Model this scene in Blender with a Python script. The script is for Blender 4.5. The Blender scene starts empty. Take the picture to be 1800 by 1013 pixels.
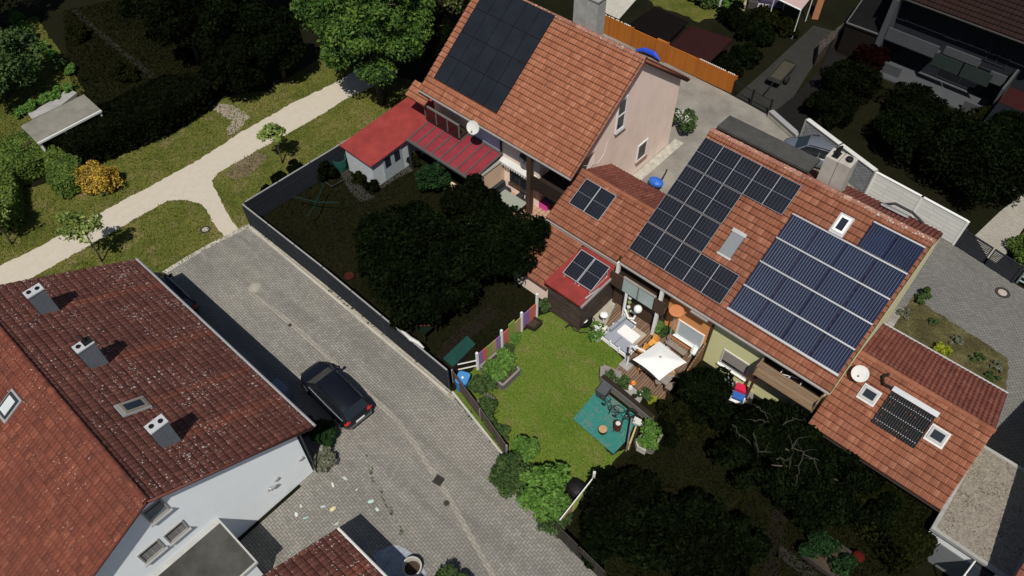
import bpy, math, random
import numpy as np
from mathutils import Vector, Matrix, Euler
R = random.Random(7)
NP = np.random.default_rng(7)
sc = bpy.context.scene
col = sc.collection
pi = math.pi
# ---------------------------------------------------------------- camera (calibrated on the photograph)
CF, CH = 1330.0, 35.0
WM = Matrix(((0.74489028, -0.51725871, 0.42140467), (0.66715489, 0.58366826, -0.46285604), (-0.00654421, 0.62591915, 0.77986049)))
cd = bpy.data.cameras.new('camera'); cam = bpy.data.objects.new('camera', cd); col.objects.link(cam)
M4 = WM.to_4x4(); M4.translation = (0, 0, CH); cam.matrix_world = M4
cd.sensor_width = 36; cd.lens = 36 * CF / 1800; cd.clip_end = 2000; cd.clip_start = .5
sc.camera = cam
def ray(px, py): return WM @ Vector(((px - 900) / CF, -(py - 506.5) / CF, -1.0))
def G(px, py, z=0.0):
    d = ray(px, py); s = (z - CH) / d.z
    return Vector((d.x * s, d.y * s, z))
def GY(px, py, Y):
    d = ray(px, py); s = Y / d.y
    return Vector((d.x * s, Y, CH + d.z * s))
def GX(px, py, X):
    d = ray(px, py); s = X / d.x
    return Vector((X, d.y * s, CH + d.z * s))
# ---------------------------------------------------------------- world and sun
w = bpy.data.worlds.new('World'); sc.world = w; w.use_nodes = True
nt = w.node_tree; bg = nt.nodes['Background']
sky = nt.nodes.new('ShaderNodeTexSky'); sky.sky_type = 'NISHITA'; sky.sun_disc = False
SUN = Vector((.36, -.48, 1)).normalized()
sky.sun_elevation = math.asin(SUN.z); sky.sun_rotation = math.atan2(SUN.x, SUN.y)
nt.links.new(sky.outputs[0], bg.inputs[0]); bg.inputs[1].default_value = .05
sd = bpy.data.lights.new('sun', 'SUN'); so = bpy.data.objects.new('sun', sd); col.objects.link(so)
sd.energy = 4.2; sd.angle = math.radians(.5); sd.color = (1, .95, .87)
so.rotation_euler = SUN.to_track_quat('Z', 'Y').to_euler(); so.location = (10, -20, 60)
sc.view_settings.view_transform = 'Standard'; sc.view_settings.look = 'None'; sc.view_settings.exposure = 0.12
# ---------------------------------------------------------------- materials
class NT:
    def __init__(s, name):
        s.m = bpy.data.materials.new(name); s.m.use_nodes = True
        s.t = s.m.node_tree; s.b = s.t.nodes['Principled BSDF']
    def n(s, typ, **kw):
        nd = s.t.nodes.new(typ)
        for k, v in kw.items():
            if k.startswith('i_'):
                key = k[2:]; key = int(key) if key.isdigit() else key.replace('_', ' ')
                if isinstance(v, bpy.types.NodeSocket): s.t.links.new(v, nd.inputs[key])
                else: nd.inputs[key].default_value = v
            else: setattr(nd, k, v)
        return nd
    def l(s, a, b): s.t.links.new(a, b)
    def math(s, op, a, b=0.0, c=None):
        nd = s.t.nodes.new('ShaderNodeMath'); nd.operation = op
        for i, v in enumerate((a, b, c)):
            if v is None: continue
            if isinstance(v, bpy.types.NodeSocket): s.t.links.new(v, nd.inputs[i])
            else: nd.inputs[i].default_value = v
        return nd.outputs[0]
    def mix(s, f, a, b):
        nd = s.t.nodes.new('ShaderNodeMix'); nd.data_type = 'RGBA'
        for i, v in ((0, f), (6, a), (7, b)):
            if isinstance(v, bpy.types.NodeSocket): s.t.links.new(v, nd.inputs[i])
            elif i == 0: nd.inputs[0].default_value = v
            else: nd.inputs[i].default_value = (*v, 1) if len(v) == 3 else v
        return nd.outputs[2]
    def noise(s, scale, detail=3, rough=.55, vec=None):
        nd = s.n('ShaderNodeTexNoise', i_Scale=scale, i_Detail=detail, i_Roughness=rough)
        s.l(vec if vec is not None else s.pos(), nd.inputs['Vector']); return nd.outputs['Fac']
    def pos(s):
        if not hasattr(s, '_p'): s._p = s.n('ShaderNodeTexCoord').outputs['Object']
        return s._p
    def ramp(s, f, stops, interp='LINEAR'):
        nd = s.n('ShaderNodeValToRGB', i_Fac=f); cr = nd.color_ramp; cr.interpolation = interp
        while len(cr.elements) < len(stops): cr.elements.new(.5)
        for e, (p, c) in zip(cr.elements, stops):
            e.position = p; e.color = (*c, 1) if len(c) == 3 else c
        return nd.outputs['Color']
    def step(s, f, a, b):
        nd = s.n('ShaderNodeMapRange', i_Value=f, i_1=a, i_2=b); nd.clamp = True; return nd.outputs[0]
    def bump(s, h, strength=.4, dist=.02):
        nd = s.n('ShaderNodeBump', i_Height=h, i_Strength=strength, i_Distance=dist); s.l(nd.outputs[0], s.b.inputs['Normal'])
    def out(s, c=None, rough=.8, spec=.3, metal=0):
        if c is not None:
            if isinstance(c, bpy.types.NodeSocket): s.l(c, s.b.inputs['Base Color'])
            else: s.b.inputs['Base Color'].default_value = (*c, 1)
        s.b.inputs['Roughness'].default_value = rough; s.b.inputs['Specular IOR Level'].default_value = spec
        s.b.inputs['Metallic'].default_value = metal
        return s.m
def mul(c, k): return tuple(x * k for x in c)
_cache = {}
def M(c, rough=.75, var=.25, scale=6.0, spec=.3, metal=0, bump=.15, name=None):
    """plain painted / cast surface with a little mottling"""
    key = (tuple(c), rough, var, scale, spec, metal, bump)
    if key in _cache: return _cache[key]
    t = NT(name or 'surface')
    f = t.noise(scale, 5, .65); f2 = t.noise(scale * .17, 3, .5)
    k = t.math('MULTIPLY_ADD', f, .6, t.math('MULTIPLY', f2, .4))
    cc = t.ramp(k, ((.3, mul(c, 1 - var)), (.7, mul(c, 1 + var * .6))))
    if bump: t.bump(f, bump, .01)
    _cache[key] = t.out(cc, rough, spec, metal); return _cache[key]
def grass_mat(name, cols, big=.35, dry=None, dk=.5):
    t = NT(name)
    a = t.noise(big, 4, .6); b = t.noise(2.6, 4, .65); c = t.noise(11, 4, .75); d = t.noise(26, 3, .7)
    f = t.math('ADD', t.math('MULTIPLY', a, .55), t.math('ADD', t.math('MULTIPLY', b, .3), t.math('MULTIPLY', c, .15)))
    cc = t.ramp(f, tuple((.36 + .28 * i / (len(cols) - 1), q) for i, q in enumerate(cols)))
    if dry:
        s = t.step(t.noise(.8, 5, .7), .52, .66)
        cc = t.mix(t.math('MULTIPLY', s, .8), cc, dry)
    fine = t.math('ADD', t.math('MULTIPLY', c, .55), t.math('MULTIPLY', d, .45))
    g = t.step(fine, .4, .6)
    cc2 = t.n('ShaderNodeMix', data_type='RGBA', blend_type='MULTIPLY', i_0=1.0)
    t.l(cc, cc2.inputs[6]); t.l(t.ramp(g, ((0, (dk, dk, dk)), (1, (1.3, 1.3, 1.25)))), cc2.inputs[7])
    t.bump(fine, .8, .06)
    return t.out(cc2.outputs[2], .95, .1)
def tile_mat(name, c1, c2, c3, lichen=0.0, dirt=.3, dirtc=(.05, .035, .03), lich=(.55, .5, .45), edge=.6, streaks=None, moss=.3, chan=.5):
    t = NT(name)
    at = t.n('ShaderNodeAttribute', attribute_name='tile')
    sp = t.n('ShaderNodeSeparateXYZ'); t.l(at.outputs['Vector'], sp.inputs[0])
    cb = t.n('ShaderNodeCombineXYZ', i_0=sp.outputs[0], i_1=sp.outputs[1], i_2=.37)
    wn = t.n('ShaderNodeTexWhiteNoise', noise_dimensions='3D', i_Vector=cb.outputs[0])
    big = t.noise(.35, 5, .6); fine = t.noise(9, 4, .7); mid = t.noise(1.7, 4, .6)
    v = t.math('MULTIPLY_ADD', wn.outputs['Value'], .1, t.math('MULTIPLY_ADD', fine, .25, t.math('MULTIPLY', mid, .3)))
    cc = t.ramp(v, ((.2, c1), (.325, c2), (.47, c3)))
    cc = t.mix(t.math('MULTIPLY', t.math('GREATER_THAN', wn.outputs['Value'], .95), .35), cc, mul(c3, 1.15)); cc = t.mix(t.math('MULTIPLY', t.math('LESS_THAN', wn.outputs['Value'], .05), .35), cc, mul(c1, .6))
    if streaks:
        px_ = t.n('ShaderNodeSeparateXYZ'); t.l(t.pos(), px_.inputs[0]); m = None
        for x0, wd, y0 in streaks:
            a = t.math('ABSOLUTE', t.math('SUBTRACT', px_.outputs[0], x0))
            k = t.math('MULTIPLY', t.step(a, wd, wd * .4), t.math('GREATER_THAN', px_.outputs[1], y0)); m = k if m is None else t.math('MAXIMUM', m, k)
        cc = t.mix(t.math('MULTIPLY', m, t.math('MULTIPLY', .65, t.step(fine, .35, .6))), cc, (.3, .085, .042))
    k = t.step(t.math('MULTIPLY_ADD', big, .6, t.math('MULTIPLY', fine, .4)), .42, .66)
    cc = t.mix(t.math('MULTIPLY', k, dirt), cc, dirtc)
    if lichen:
        nz = t.noise(.6, 4, .7); th = t.math('MULTIPLY', t.step(nz, .05, .7), lichen)
        spots = None
        for scl, ff in ((4.6, .8), (8.0, 1.0), (13.0, .95)):
            v_ = t.n('ShaderNodeTexVoronoi', feature='F1', i_Scale=scl, i_Randomness=1.0); t.l(t.pos(), v_.inputs['Vector'])
            rnd = t.n('ShaderNodeSeparateXYZ'); t.l(v_.outputs['Color'], rnd.inputs[0])
            s_ = t.math('LESS_THAN', t.math('ADD', v_.outputs['Distance'], t.math('MULTIPLY', fine, .15)), t.math('MULTIPLY', t.math('MULTIPLY', th, ff), rnd.outputs[0]))
            spots = s_ if spots is None else t.math('MAXIMUM', spots, s_)
        ms = t.math('LESS_THAN', t.noise(6.5, 3, .6), .37)
        cc = t.mix(t.math('MULTIPLY', ms, moss), cc, (.03, .026, .02))
        cc = t.mix(t.math('MULTIPLY', spots, .85), cc, lich)
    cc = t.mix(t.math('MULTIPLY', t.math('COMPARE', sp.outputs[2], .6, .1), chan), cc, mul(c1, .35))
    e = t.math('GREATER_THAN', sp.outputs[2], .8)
    cc = t.mix(t.math('MULTIPLY', e, edge), cc, mul(c1, .3))  # course edges darkened: overlap shade painted in, along with dirt and algae
    t.bump(fine, .3, .02)
    return t.out(cc, .85, .2)
def herring_mat(name, c1, c2, c3, joint, cell=.14, rot=0.0, dirt=(.13, .125, .12)):
    t = NT(name)
    mp = t.n('ShaderNodeMapping', i_Scale=(1 / cell, 1 / cell, 1), i_Rotation=(0, 0, rot)); t.l(t.pos(), mp.inputs['Vector'])
    sp = t.n('ShaderNodeSeparateXYZ'); t.l(mp.outputs[0], sp.inputs[0])
    x, y = sp.outputs[0], sp.outputs[1]
    i, j = t.math('FLOOR', x), t.math('FLOOR', y)
    u, v = t.math('SUBTRACT', x, i), t.math('SUBTRACT', y, j)
    d = t.math('SUBTRACT', i, j); k = t.math('SUBTRACT', d, t.math('MULTIPLY', 4, t.math('FLOOR', t.math('DIVIDE', d, 4))))
    eq = lambda n: t.math('COMPARE', k, float(n), .1)
    k0, k1, k2, k3 = eq(0), eq(1), eq(2), eq(3)
    e = .075
    lo = lambda q: t.math('LESS_THAN', q, e)
    hi = lambda q: t.math('GREATER_THAN', q, 1 - e)
    no = lambda q: t.math('SUBTRACT', 1, q)
    J = t.math('MAXIMUM', t.math('MAXIMUM', t.math('MULTIPLY', no(k1), lo(u)), t.math('MULTIPLY', no(k0), hi(u))),
               t.math('MAXIMUM', t.math('MULTIPLY', no(k2), lo(v)), t.math('MULTIPLY', no(k3), hi(v))))
    cb = t.n('ShaderNodeCombineXYZ', i_0=t.math('SUBTRACT', i, k1), i_1=t.math('SUBTRACT', j, k2))
    wn = t.n('ShaderNodeTexWhiteNoise', noise_dimensions='3D', i_Vector=cb.outputs[0])
    cc = t.ramp(wn.outputs['Value'], ((0, c1), (.55, c2), (1, c3)))
    big = t.noise(.22, 5, .62); mid = t.noise(1.3, 5, .7)
    cc = t.mix(t.math('MULTIPLY', t.step(big, .4, .68), .55), cc, dirt)
    cc = t.mix(t.math('MULTIPLY', t.step(mid, .5, .72), .45), cc, mul(c3, 1.1)); cc = t.mix(t.math('MULTIPLY', t.step(t.noise(.16, 4, .6), .45, .62), .2), cc, (.29, .265, .21))
    cc = t.mix(t.math('MULTIPLY', t.step(t.noise(.9, 5, .75), .58, .74), .5), cc, mul(dirt, .7))
    mp2 = t.n('ShaderNodeMapping', i_Scale=(.14, 1.1, 1), i_Rotation=(0, 0, .04)); t.l(t.pos(), mp2.inputs['Vector']); tr = t.noise(1.0, 4, .6, mp2.outputs[0])
    cc = t.mix(t.math('MULTIPLY', t.step(tr, .5, .66), .4), cc, mul(dirt, .72)); cc = t.mix(t.math('MULTIPLY', t.step(tr, .46, .34), .3), cc, mul(c3, 1.12))
    cc = t.mix(J, cc, joint)
    t.bump(t.math('SUBTRACT', 1, J), .5, .01)
    return t.out(cc, .85, .2)
def brick_mat(name, c1, c2, joint, bw, bh, jw=.06, dirt=.4, plane='XY', rot=0., off=.5, bump=.5):
    t = NT(name)
    p = t.pos()
    if plane != 'XY':
        sp = t.n('ShaderNodeSeparateXYZ'); t.l(p, sp.inputs[0])
        cb = t.n('ShaderNodeCombineXYZ', i_0=sp.outputs['XYZ'.index(plane[0])], i_1=sp.outputs['XYZ'.index(plane[1])]); p = cb.outputs[0]
    mp = t.n('ShaderNodeMapping', i_Rotation=(0, 0, rot)); t.l(p, mp.inputs['Vector'])
    b = t.n('ShaderNodeTexBrick', offset=off, i_Color1=(*c1, 1), i_Color2=(*c2, 1), i_Mortar=(*joint, 1), i_Scale=1.0,
            i_Mortar_Size=jw * bh, i_Brick_Width=bw, i_Row_Height=bh)
    b.inputs['Mortar Smooth'].default_value = .2
    t.l(mp.outputs[0], b.inputs['Vector'])
    k = t.step(t.math('MULTIPLY_ADD', t.noise(.5, 5, .65), .5, t.math('MULTIPLY', t.noise(5, 4, .7), .5)), .38, .66)
    cc = t.mix(t.math('MULTIPLY', k, dirt), b.outputs['Color'], mul(c1, .5))
    t.bump(t.math('SUBTRACT', 1, b.outputs['Fac']), bump, .015)
    return t.out(cc, .85, .2)
def wood_mat(name, c1, c2, pw=.14, axis='Y', gap=(.02, .015, .01), e=.09, grey=(.22, .2, .18), gr=.4):
    """boards laid side by side across `axis`"""
    t = NT(name)
    sp = t.n('ShaderNodeSeparateXYZ'); t.l(t.pos(), sp.inputs[0])
    a = t.math('DIVIDE', sp.outputs['XYZ'.index(axis)], pw); i = t.math('FLOOR', a); f = t.math('SUBTRACT', a, i)
    wn = t.n('ShaderNodeTexWhiteNoise', noise_dimensions='1D', i_W=i)
    cc = t.ramp(wn.outputs['Value'], ((0, c1), (1, c2)))
    sc_ = {'X': (14, 1.2, 14), 'Y': (1.2, 14, 14), 'Z': (1.2, 1.2, 14)}[axis]
    mp = t.n('ShaderNodeMapping', i_Scale=sc_); t.l(t.pos(), mp.inputs['Vector'])
    g = t.noise(1.6, 4, .7, mp.outputs[0])
    cc = t.mix(t.math('MULTIPLY', t.step(g, .4, .65), gr), cc, grey)
    J = t.math('MAXIMUM', t.math('LESS_THAN', f, e), t.math('GREATER_THAN', f, 1 - e))
    cc = t.mix(J, cc, gap)
    t.bump(t.math('SUBTRACT', g, J), .4, .01)
    return t.out(cc, .8, .2)
def leaf_mat(name, c1, c2, c3, trans=.25, big=.8):
    t = NT(name)
    ge = t.n('ShaderNodeNewGeometry')
    cl = t.noise(big, 3, .6)
    f = t.math('MULTIPLY_ADD', ge.outputs['Random Per Island'], .55, t.math('MULTIPLY', t.step(cl, .3, .7), .45))
    cc = t.ramp(f, ((.05, c1), (.5, c2), (.95, c3)))
    t.out(cc, .65, .2)
    if trans:
        tr = t.n('ShaderNodeBsdfTranslucent'); t.l(cc, tr.inputs['Color'])
        mx = t.n('ShaderNodeMixShader', i_0=trans); t.l(t.b.outputs[0], mx.inputs[1]); t.l(tr.outputs[0], mx.inputs[2])
        t.l(mx.outputs[0], t.t.nodes['Material Output'].inputs['Surface'])
    else: t.out(None, 1.0, .0)
    return t.m
def pv_mat(name, cell, line, nx=6, ny=12, lw=.03, mid=.012, midc=(.5, .52, .55), bus=.35, spec=.5):
    t = NT(name)
    uv = t.n('ShaderNodeUVMap'); sp = t.n('ShaderNodeSeparateXYZ'); t.l(uv.outputs[0], sp.inputs[0])
    u, v = sp.outputs[0], sp.outputs[1]
    fr = lambda q, n: t.math('ABSOLUTE', t.math('SUBTRACT', t.math('FRACT', t.math('MULTIPLY', q, float(n))), .5))
    lx = t.math('GREATER_THAN', fr(u, nx), .5 - lw * nx * .5 * .6)
    ly = t.math('GREATER_THAN', fr(v, ny), .5 - lw * ny * .25 * .3)
    b = t.math('MULTIPLY', t.math('GREATER_THAN', fr(u, nx * 2), .44), bus)
    mm = t.math('LESS_THAN', t.math('ABSOLUTE', t.math('SUBTRACT', v, .5)), mid)
    wn = t.n('ShaderNodeTexNoise', i_Scale=.9, i_Detail=2.0); t.l(t.pos(), wn.inputs['Vector'])
    cc = t.ramp(wn.outputs['Fac'], ((.3, cell), (.7, mul(cell, 1.5))))
    cc = t.mix(t.math('MAXIMUM', t.math('MAXIMUM', lx, t.math('MULTIPLY', ly, .5)), b), cc, line)
    cc = t.mix(mm, cc, midc)
    return t.out(cc, .28, spec)
# ---------------------------------------------------------------- mesh builder
class MB:
    def __init__(s): s.v = []; s.f = []; s.m = []; s.uv = {}
    def add(s, vs, fs, mi=0, uv=None):
        o = len(s.v); s.v += [tuple(v) for v in vs]
        for k, f in enumerate(fs):
            if uv is not None: s.uv[len(s.f)] = uv[k]
            s.f.append(tuple(i + o for i in f)); s.m.append(mi)
        return s
    def box(s, a, b, mi=0):
        x0, y0, z0 = a; x1, y1, z1 = b
        vs = [(x0, y0, z0), (x1, y0, z0), (x1, y1, z0), (x0, y1, z0), (x0, y0, z1), (x1, y0, z1), (x1, y1, z1), (x0, y1, z1)]
        return s.add(vs, [(0, 3, 2, 1), (4, 5, 6, 7), (0, 1, 5, 4), (1, 2, 6, 5), (2, 3, 7, 6), (3, 0, 4, 7)], mi)
    def cbox(s, c, sx, sy, sz, rz=0, mi=0, bev=0.0):
        """box standing on c, rotated about z; bev chamfers the upright corners"""
        cs, sn = math.cos(rz), math.sin(rz); hx, hy = sx / 2, sy / 2
        if bev: pl = [(-hx + bev, -hy), (hx - bev, -hy), (hx, -hy + bev), (hx, hy - bev), (hx - bev, hy), (-hx + bev, hy), (-hx, hy - bev), (-hx, -hy + bev)]
        else: pl = [(-hx, -hy), (hx, -hy), (hx, hy), (-hx, hy)]
        return s.prism([(c[0] + x * cs - y * sn, c[1] + x * sn + y * cs) for x, y in pl], c[2], c[2] + sz, mi)
    def prism(s, poly, z0, z1, mi=0, mi_top=None):
        n = len(poly)
        ar = sum(poly[i][0] * poly[(i + 1) % n][1] - poly[(i + 1) % n][0] * poly[i][1] for i in range(n))
        if ar < 0: poly = poly[::-1]
        vs = [(p[0], p[1], z0) for p in poly] + [(p[0], p[1], z1) for p in poly]
        s.add(vs, [tuple(range(n - 1, -1, -1))] + [(i, (i + 1) % n, n + (i + 1) % n, n + i) for i in range(n)], mi)
        o = len(s.v) - 2 * n
        s.f.append(tuple(o + n + i for i in range(n))); s.m.append(mi if mi_top is None else mi_top); return s
    def quad(s, a, b, c, d, mi=0, uv=((0, 0), (1, 0), (1, 1), (0, 1))): return s.add([a, b, c, d], [(0, 1, 2, 3)], mi, [uv])
    def slab(s, a, b, c, d, th, mi=0, mi_top=None):
        """quad a-b-c-d (counter-clockwise from above its normal) given thickness th behind it"""
        a, b, c, d = map(Vector, (a, b, c, d)); n = (b - a).cross(d - a).normalized() * th
        vs = [a, b, c, d, a - n, b - n, c - n, d - n]
        s.add(vs[:], [(7, 6, 5, 4), (0, 4, 5, 1), (1, 5, 6, 2), (2, 6, 7, 3), (3, 7, 4, 0)], mi)
        return s.add([a, b, c, d], [(0, 1, 2, 3)], mi if mi_top is None else mi_top, [((0, 0), (1, 0), (1, 1), (0, 1))])
    def tube(s, pts, r, n=8, mi=0, cap=True):
        pts = [Vector(p) for p in pts]; rs = r if isinstance(r, (list, tuple)) else [r] * len(pts)
        o = len(s.v); up = None
        for i, p in enumerate(pts):
            d = (pts[min(i + 1, len(pts) - 1)] - pts[max(i - 1, 0)])
            d = d.normalized() if d.length > 1e-9 else Vector((0, 0, 1))
            if up is None: up = d.orthogonal().normalized()
            up = (up - d * up.dot(d)); up = up.normalized() if up.length > 1e-6 else d.orthogonal().normalized()
            q = d.cross(up)
            for k in range(n):
                a = 2 * pi * k / n; s.v.append(tuple(p + (up * math.cos(a) + q * math.sin(a)) * rs[i]))
        for i in range(len(pts) - 1):
            for k in range(n):
                s.f.append((o + i * n + k, o + i * n + (k + 1) % n, o + (i + 1) * n + (k + 1) % n, o + (i + 1) * n + k)); s.m.append(mi)
        if cap:
            s.f.append(tuple(o + k for k in range(n - 1, -1, -1))); s.m.append(mi)
            s.f.append(tuple(o + (len(pts) - 1) * n + k for k in range(n))); s.m.append(mi)
        return s
    def lathe(s, c, prof, n=16, mi=0, sx=1, sy=1, close=True):
        """prof: (r, z) list, bottom to top"""
        o = len(s.v)
        for r, z in prof:
            for k in range(n):
                a = 2 * pi * k / n; s.v.append((c[0] + r * math.cos(a) * sx, c[1] + r * math.sin(a) * sy, c[2] + z))
        for i in range(len(prof) - 1):
            for k in range(n):
                s.f.append((o + i * n + k, o + i * n + (k + 1) % n, o + (i + 1) * n + (k + 1) % n, o + (i + 1) * n + k)); s.m.append(mi)
        if close:
            s.f.append(tuple(o + k for k in range(n - 1, -1, -1))); s.m.append(mi)
            s.f.append(tuple(o + (len(prof) - 1) * n + k for k in range(n))); s.m.append(mi)
        return s
    def ball(s, c, rx, ry=None, rz=None, n=12, mi=0):
        ry = ry or rx; rz = rz or rx
        return s.lathe((c[0], c[1], c[2]), [(max(1e-3, math.sin(pi * i / 8)) * rx, -math.cos(pi * i / 8) * rz) for i in range(9)], n, mi, 1, ry / rx)
    def build(s, name, mats, parent=None, loc=None, smooth=False, world=True):
        """verts in world space (or local if world=False); parts are stored relative to their thing"""
        off = Vector((0, 0, 0))
        if parent is not None and world: off = wloc(parent)
        elif parent is None:
            if loc is None:
                a = np.array(s.v); off = Vector(((a[:, 0].min() + a[:, 0].max()) / 2, (a[:, 1].min() + a[:, 1].max()) / 2, a[:, 2].min()))
            else: off = Vector(loc)
        me = bpy.data.meshes.new(name)
        me.from_pydata([(v[0] - off.x, v[1] - off.y, v[2] - off.z) for v in s.v], [], s.f)
        for m in (mats if isinstance(mats, (list, tuple)) else [mats]): me.materials.append(m)
        if any(s.m): me.polygons.foreach_set('material_index', s.m)
        if s.uv:
            ul = me.uv_layers.new(name='UVMap')
            for fi, u in s.uv.items():
                for li, q in zip(me.polygons[fi].loop_indices, u): ul.data[li].uv = q
        if smooth: me.polygons.foreach_set('use_smooth', [True] * len(me.polygons))
        me.update()
        ob = bpy.data.objects.new(name, me); col.objects.link(ob)
        if parent is not None: ob.parent = parent
        else: ob.location = off
        return ob
def wloc(o):
    p = Vector(o.location)
    while o.parent: o = o.parent; p = p + Vector(o.location)
    return p
def tag(o, label, cat, group=None, kind=None):
    o['label'] = label; o['category'] = cat
    if group: o['group'] = group
    if kind: o['kind'] = kind
    return o
def T(name, label, cat, loc, group=None):
    o = bpy.data.objects.new(name, None); col.objects.link(o); o.location = loc; o.empty_display_size = .2
    return tag(o, label, cat, group)
def ST(o): o['kind'] = 'structure'; return o
def dup(src, loc, rz=0, label=None, sc_=None):
    r = src.copy(); col.objects.link(r); r.location = loc; r.rotation_euler = (0, 0, rz)
    if label: r['label'] = label
    if sc_: r.scale = (sc_,) * 3
    for ch in list(src.children):
        c = ch.copy(); col.objects.link(c); c.parent = r
        for g in list(ch.children):
            d = g.copy(); col.objects.link(d); d.parent = c
    return r
def sheet(name, poly, z, mat, kind='structure', sub=0):
    b = MB(); pts = [(p[0], p[1]) for p in poly]
    n = len(pts); ar = sum(pts[i][0] * pts[(i + 1) % n][1] - pts[(i + 1) % n][0] * pts[i][1] for i in range(n))
    if ar < 0: pts = pts[::-1]
    b.add([(x, y, z) for x, y in pts], [tuple(range(n))])
    o = b.build(name, mat, loc=(0, 0, 0)); o['kind'] = kind; return o
def px(l, z=0.0): return [G(x, y, z) for x, y in l]
def rough_edge(poly, amp=.1, step=.35, seed=1):
    """break a clean outline into a ragged one"""
    r = random.Random(seed); out = []
    n = len(poly)
    for i in range(n):
        a, b = Vector(poly[i][:2]), Vector(poly[(i + 1) % n][:2]); L = (b - a).length; k = max(1, min(200, int(L / step)))
        nrm = Vector((-(b - a).y, (b - a).x)).normalized() if L > 1e-6 else Vector((0, 0))
        for j in range(k):
            p = a.lerp(b, j / k) + nrm * r.uniform(-amp, amp); out.append((p.x, p.y))
    return out
def npmesh(name, V, F, mats, parent=None, loc=(0, 0, 0), attr=None, mi=None):
    me = bpy.data.meshes.new(name)
    V = np.asarray(V, np.float32) - np.array(wloc(parent) if parent is not None else loc, np.float32); F = np.asarray(F, np.int32)
    k = F.shape[1]
    me.vertices.add(len(V)); me.vertices.foreach_set('co', V.ravel())
    me.loops.add(F.size); me.loops.foreach_set('vertex_index', F.ravel())
    me.polygons.add(len(F)); me.polygons.foreach_set('loop_start', np.arange(0, F.size, k, dtype=np.int32))
    for m in (mats if isinstance(mats, (list, tuple)) else [mats]): me.materials.append(m)
    if mi is not None: me.polygons.foreach_set('material_index', np.asarray(mi, np.int32))
    me.update(calc_edges=True)
    if attr is not None:
        a = me.attributes.new('tile', 'FLOAT_VECTOR', 'FACE'); a.data.foreach_set('vector', np.asarray(attr, np.float32).ravel())
    me.validate()
    ob = bpy.data.objects.new(name, me); col.objects.link(ob)
    if parent is not None: ob.parent = parent
    else: ob.location = loc
    return ob
# ---------------------------------------------------------------- tiled roof slopes (real overlapping courses)
_seed = [0]
def roof_slope(name, eL, eR, rR, rL, mat, parent, course=.37, tw=.2, amp=.042, lift=.055, roll=True, under=.14):
    """eL,eR: eave left/right seen from outside; rL,rR: ridge. Courses step down to the eave."""
    eL, eR, rL, rR = (np.array(p, float) for p in (eL, eR, rL, rR))
    _seed[0] += 1
    W = np.linalg.norm(rR - rL); Lh = np.linalg.norm(eL - rL)
    ux = (rR - rL) / W; dn = (eL - rL) / Lh; nn = np.cross(ux, -dn); nn /= np.linalg.norm(nn)
    if nn[2] < 0: nn = -nn
    nc = max(1, round(W / tw)); nr = max(1, round(Lh / course)); tw = W / nc; cs = Lh / nr
    pu = np.array([0, .22, .45, .6, .75, .9]); ph = np.array([.0, 0, .0, .8, 1.0, .75]) * amp if roll else np.array([.0, .0, .0, .0, .0, .0])
    us = (np.arange(nc)[:, None] * tw + pu[None] * tw).ravel(); hs = np.tile(ph, nc)
    us = np.append(us, W); hs = np.append(hs, 0); nu = len(us)
    rng = np.random.default_rng(_seed[0])
    V = []; F = []; A = []
    tcol = np.minimum((np.arange(nu - 1) // 6), nc - 1)
    for r in range(nr):
        jit = np.repeat(rng.uniform(-.008, .008, nc), 6); jit = np.append(jit, jit[-1])
        prof = [(0, .0), (.885, lift), (1.0, lift - .04), (.9, .004)]
        base = len(V) * nu if False else sum(len(x) for x in V)
        for q, h in prof:
            vv = (r + q) * cs
            hh = hs * (1 if h > .01 or q == 0 else .6) + h + (jit if q > .88 and h > .01 else 0)
            V.append(rL[None] + us[:, None] * ux[None] + vv * dn[None] + hh[:, None] * nn[None])
        k = np.arange(nu - 1)
        for a in range(3):
            F.append(np.stack([base + a * nu + k, base + (a + 1) * nu + k, base + (a + 1) * nu + k + 1, base + a * nu + k + 1], 1))
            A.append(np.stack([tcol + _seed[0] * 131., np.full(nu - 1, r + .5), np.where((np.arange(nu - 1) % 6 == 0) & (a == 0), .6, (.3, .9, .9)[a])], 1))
    # underside board
    base = sum(len(x) for x in V)
    c = np.array([rL, rR, eR, eL]); V.append(np.concatenate([c - nn * .005, c - nn * under]))
    b = base
    F.append(np.array([[b + 4, b + 5, b + 6, b + 7], [b, b + 1, b + 5, b + 4], [b + 1, b + 2, b + 6, b + 5], [b + 2, b + 3, b + 7, b + 6], [b + 3, b, b + 4, b + 7], [b + 3, b + 2, b + 1, b]]))
    A.append(np.full((6, 3), .3))
    return npmesh(name, np.concatenate(V), np.concatenate(F), mat, parent, attr=np.concatenate(A))
def ridge_caps(a, b, mat, parent, r=.13, step=.38, name='ridge_tiles'):
    a, b = np.array(a, float), np.array(b, float); L = np.linalg.norm(b - a); n = max(1, int(L / step)); d = (b - a) / L
    side = np.cross(d, [0, 0, 1]); side /= np.linalg.norm(side); V = []; F = []; A = []
    rng = np.random.default_rng(5)
    for i in range(n):
        p0 = a + d * (L * i / n); p1 = a + d * (L * (i + 1) / n + .03); o = i * 12
        for p, rr in ((p0, r * .92), (p1, r * 1.08)):
            for k in range(6):
                an = pi * k / 5; V.append(p + side * math.cos(an) * rr * 1.15 + np.array([0, 0, math.sin(an) * rr + .02 + rng.uniform(-.004, .004)]))
        for k in range(5): F.append([o + k, o + k + 1, o + 7 + k, o + 6 + k]); A.append([i + 900, 7, .3])
    return npmesh(name, V, F, mat, parent, attr=A)
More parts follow.
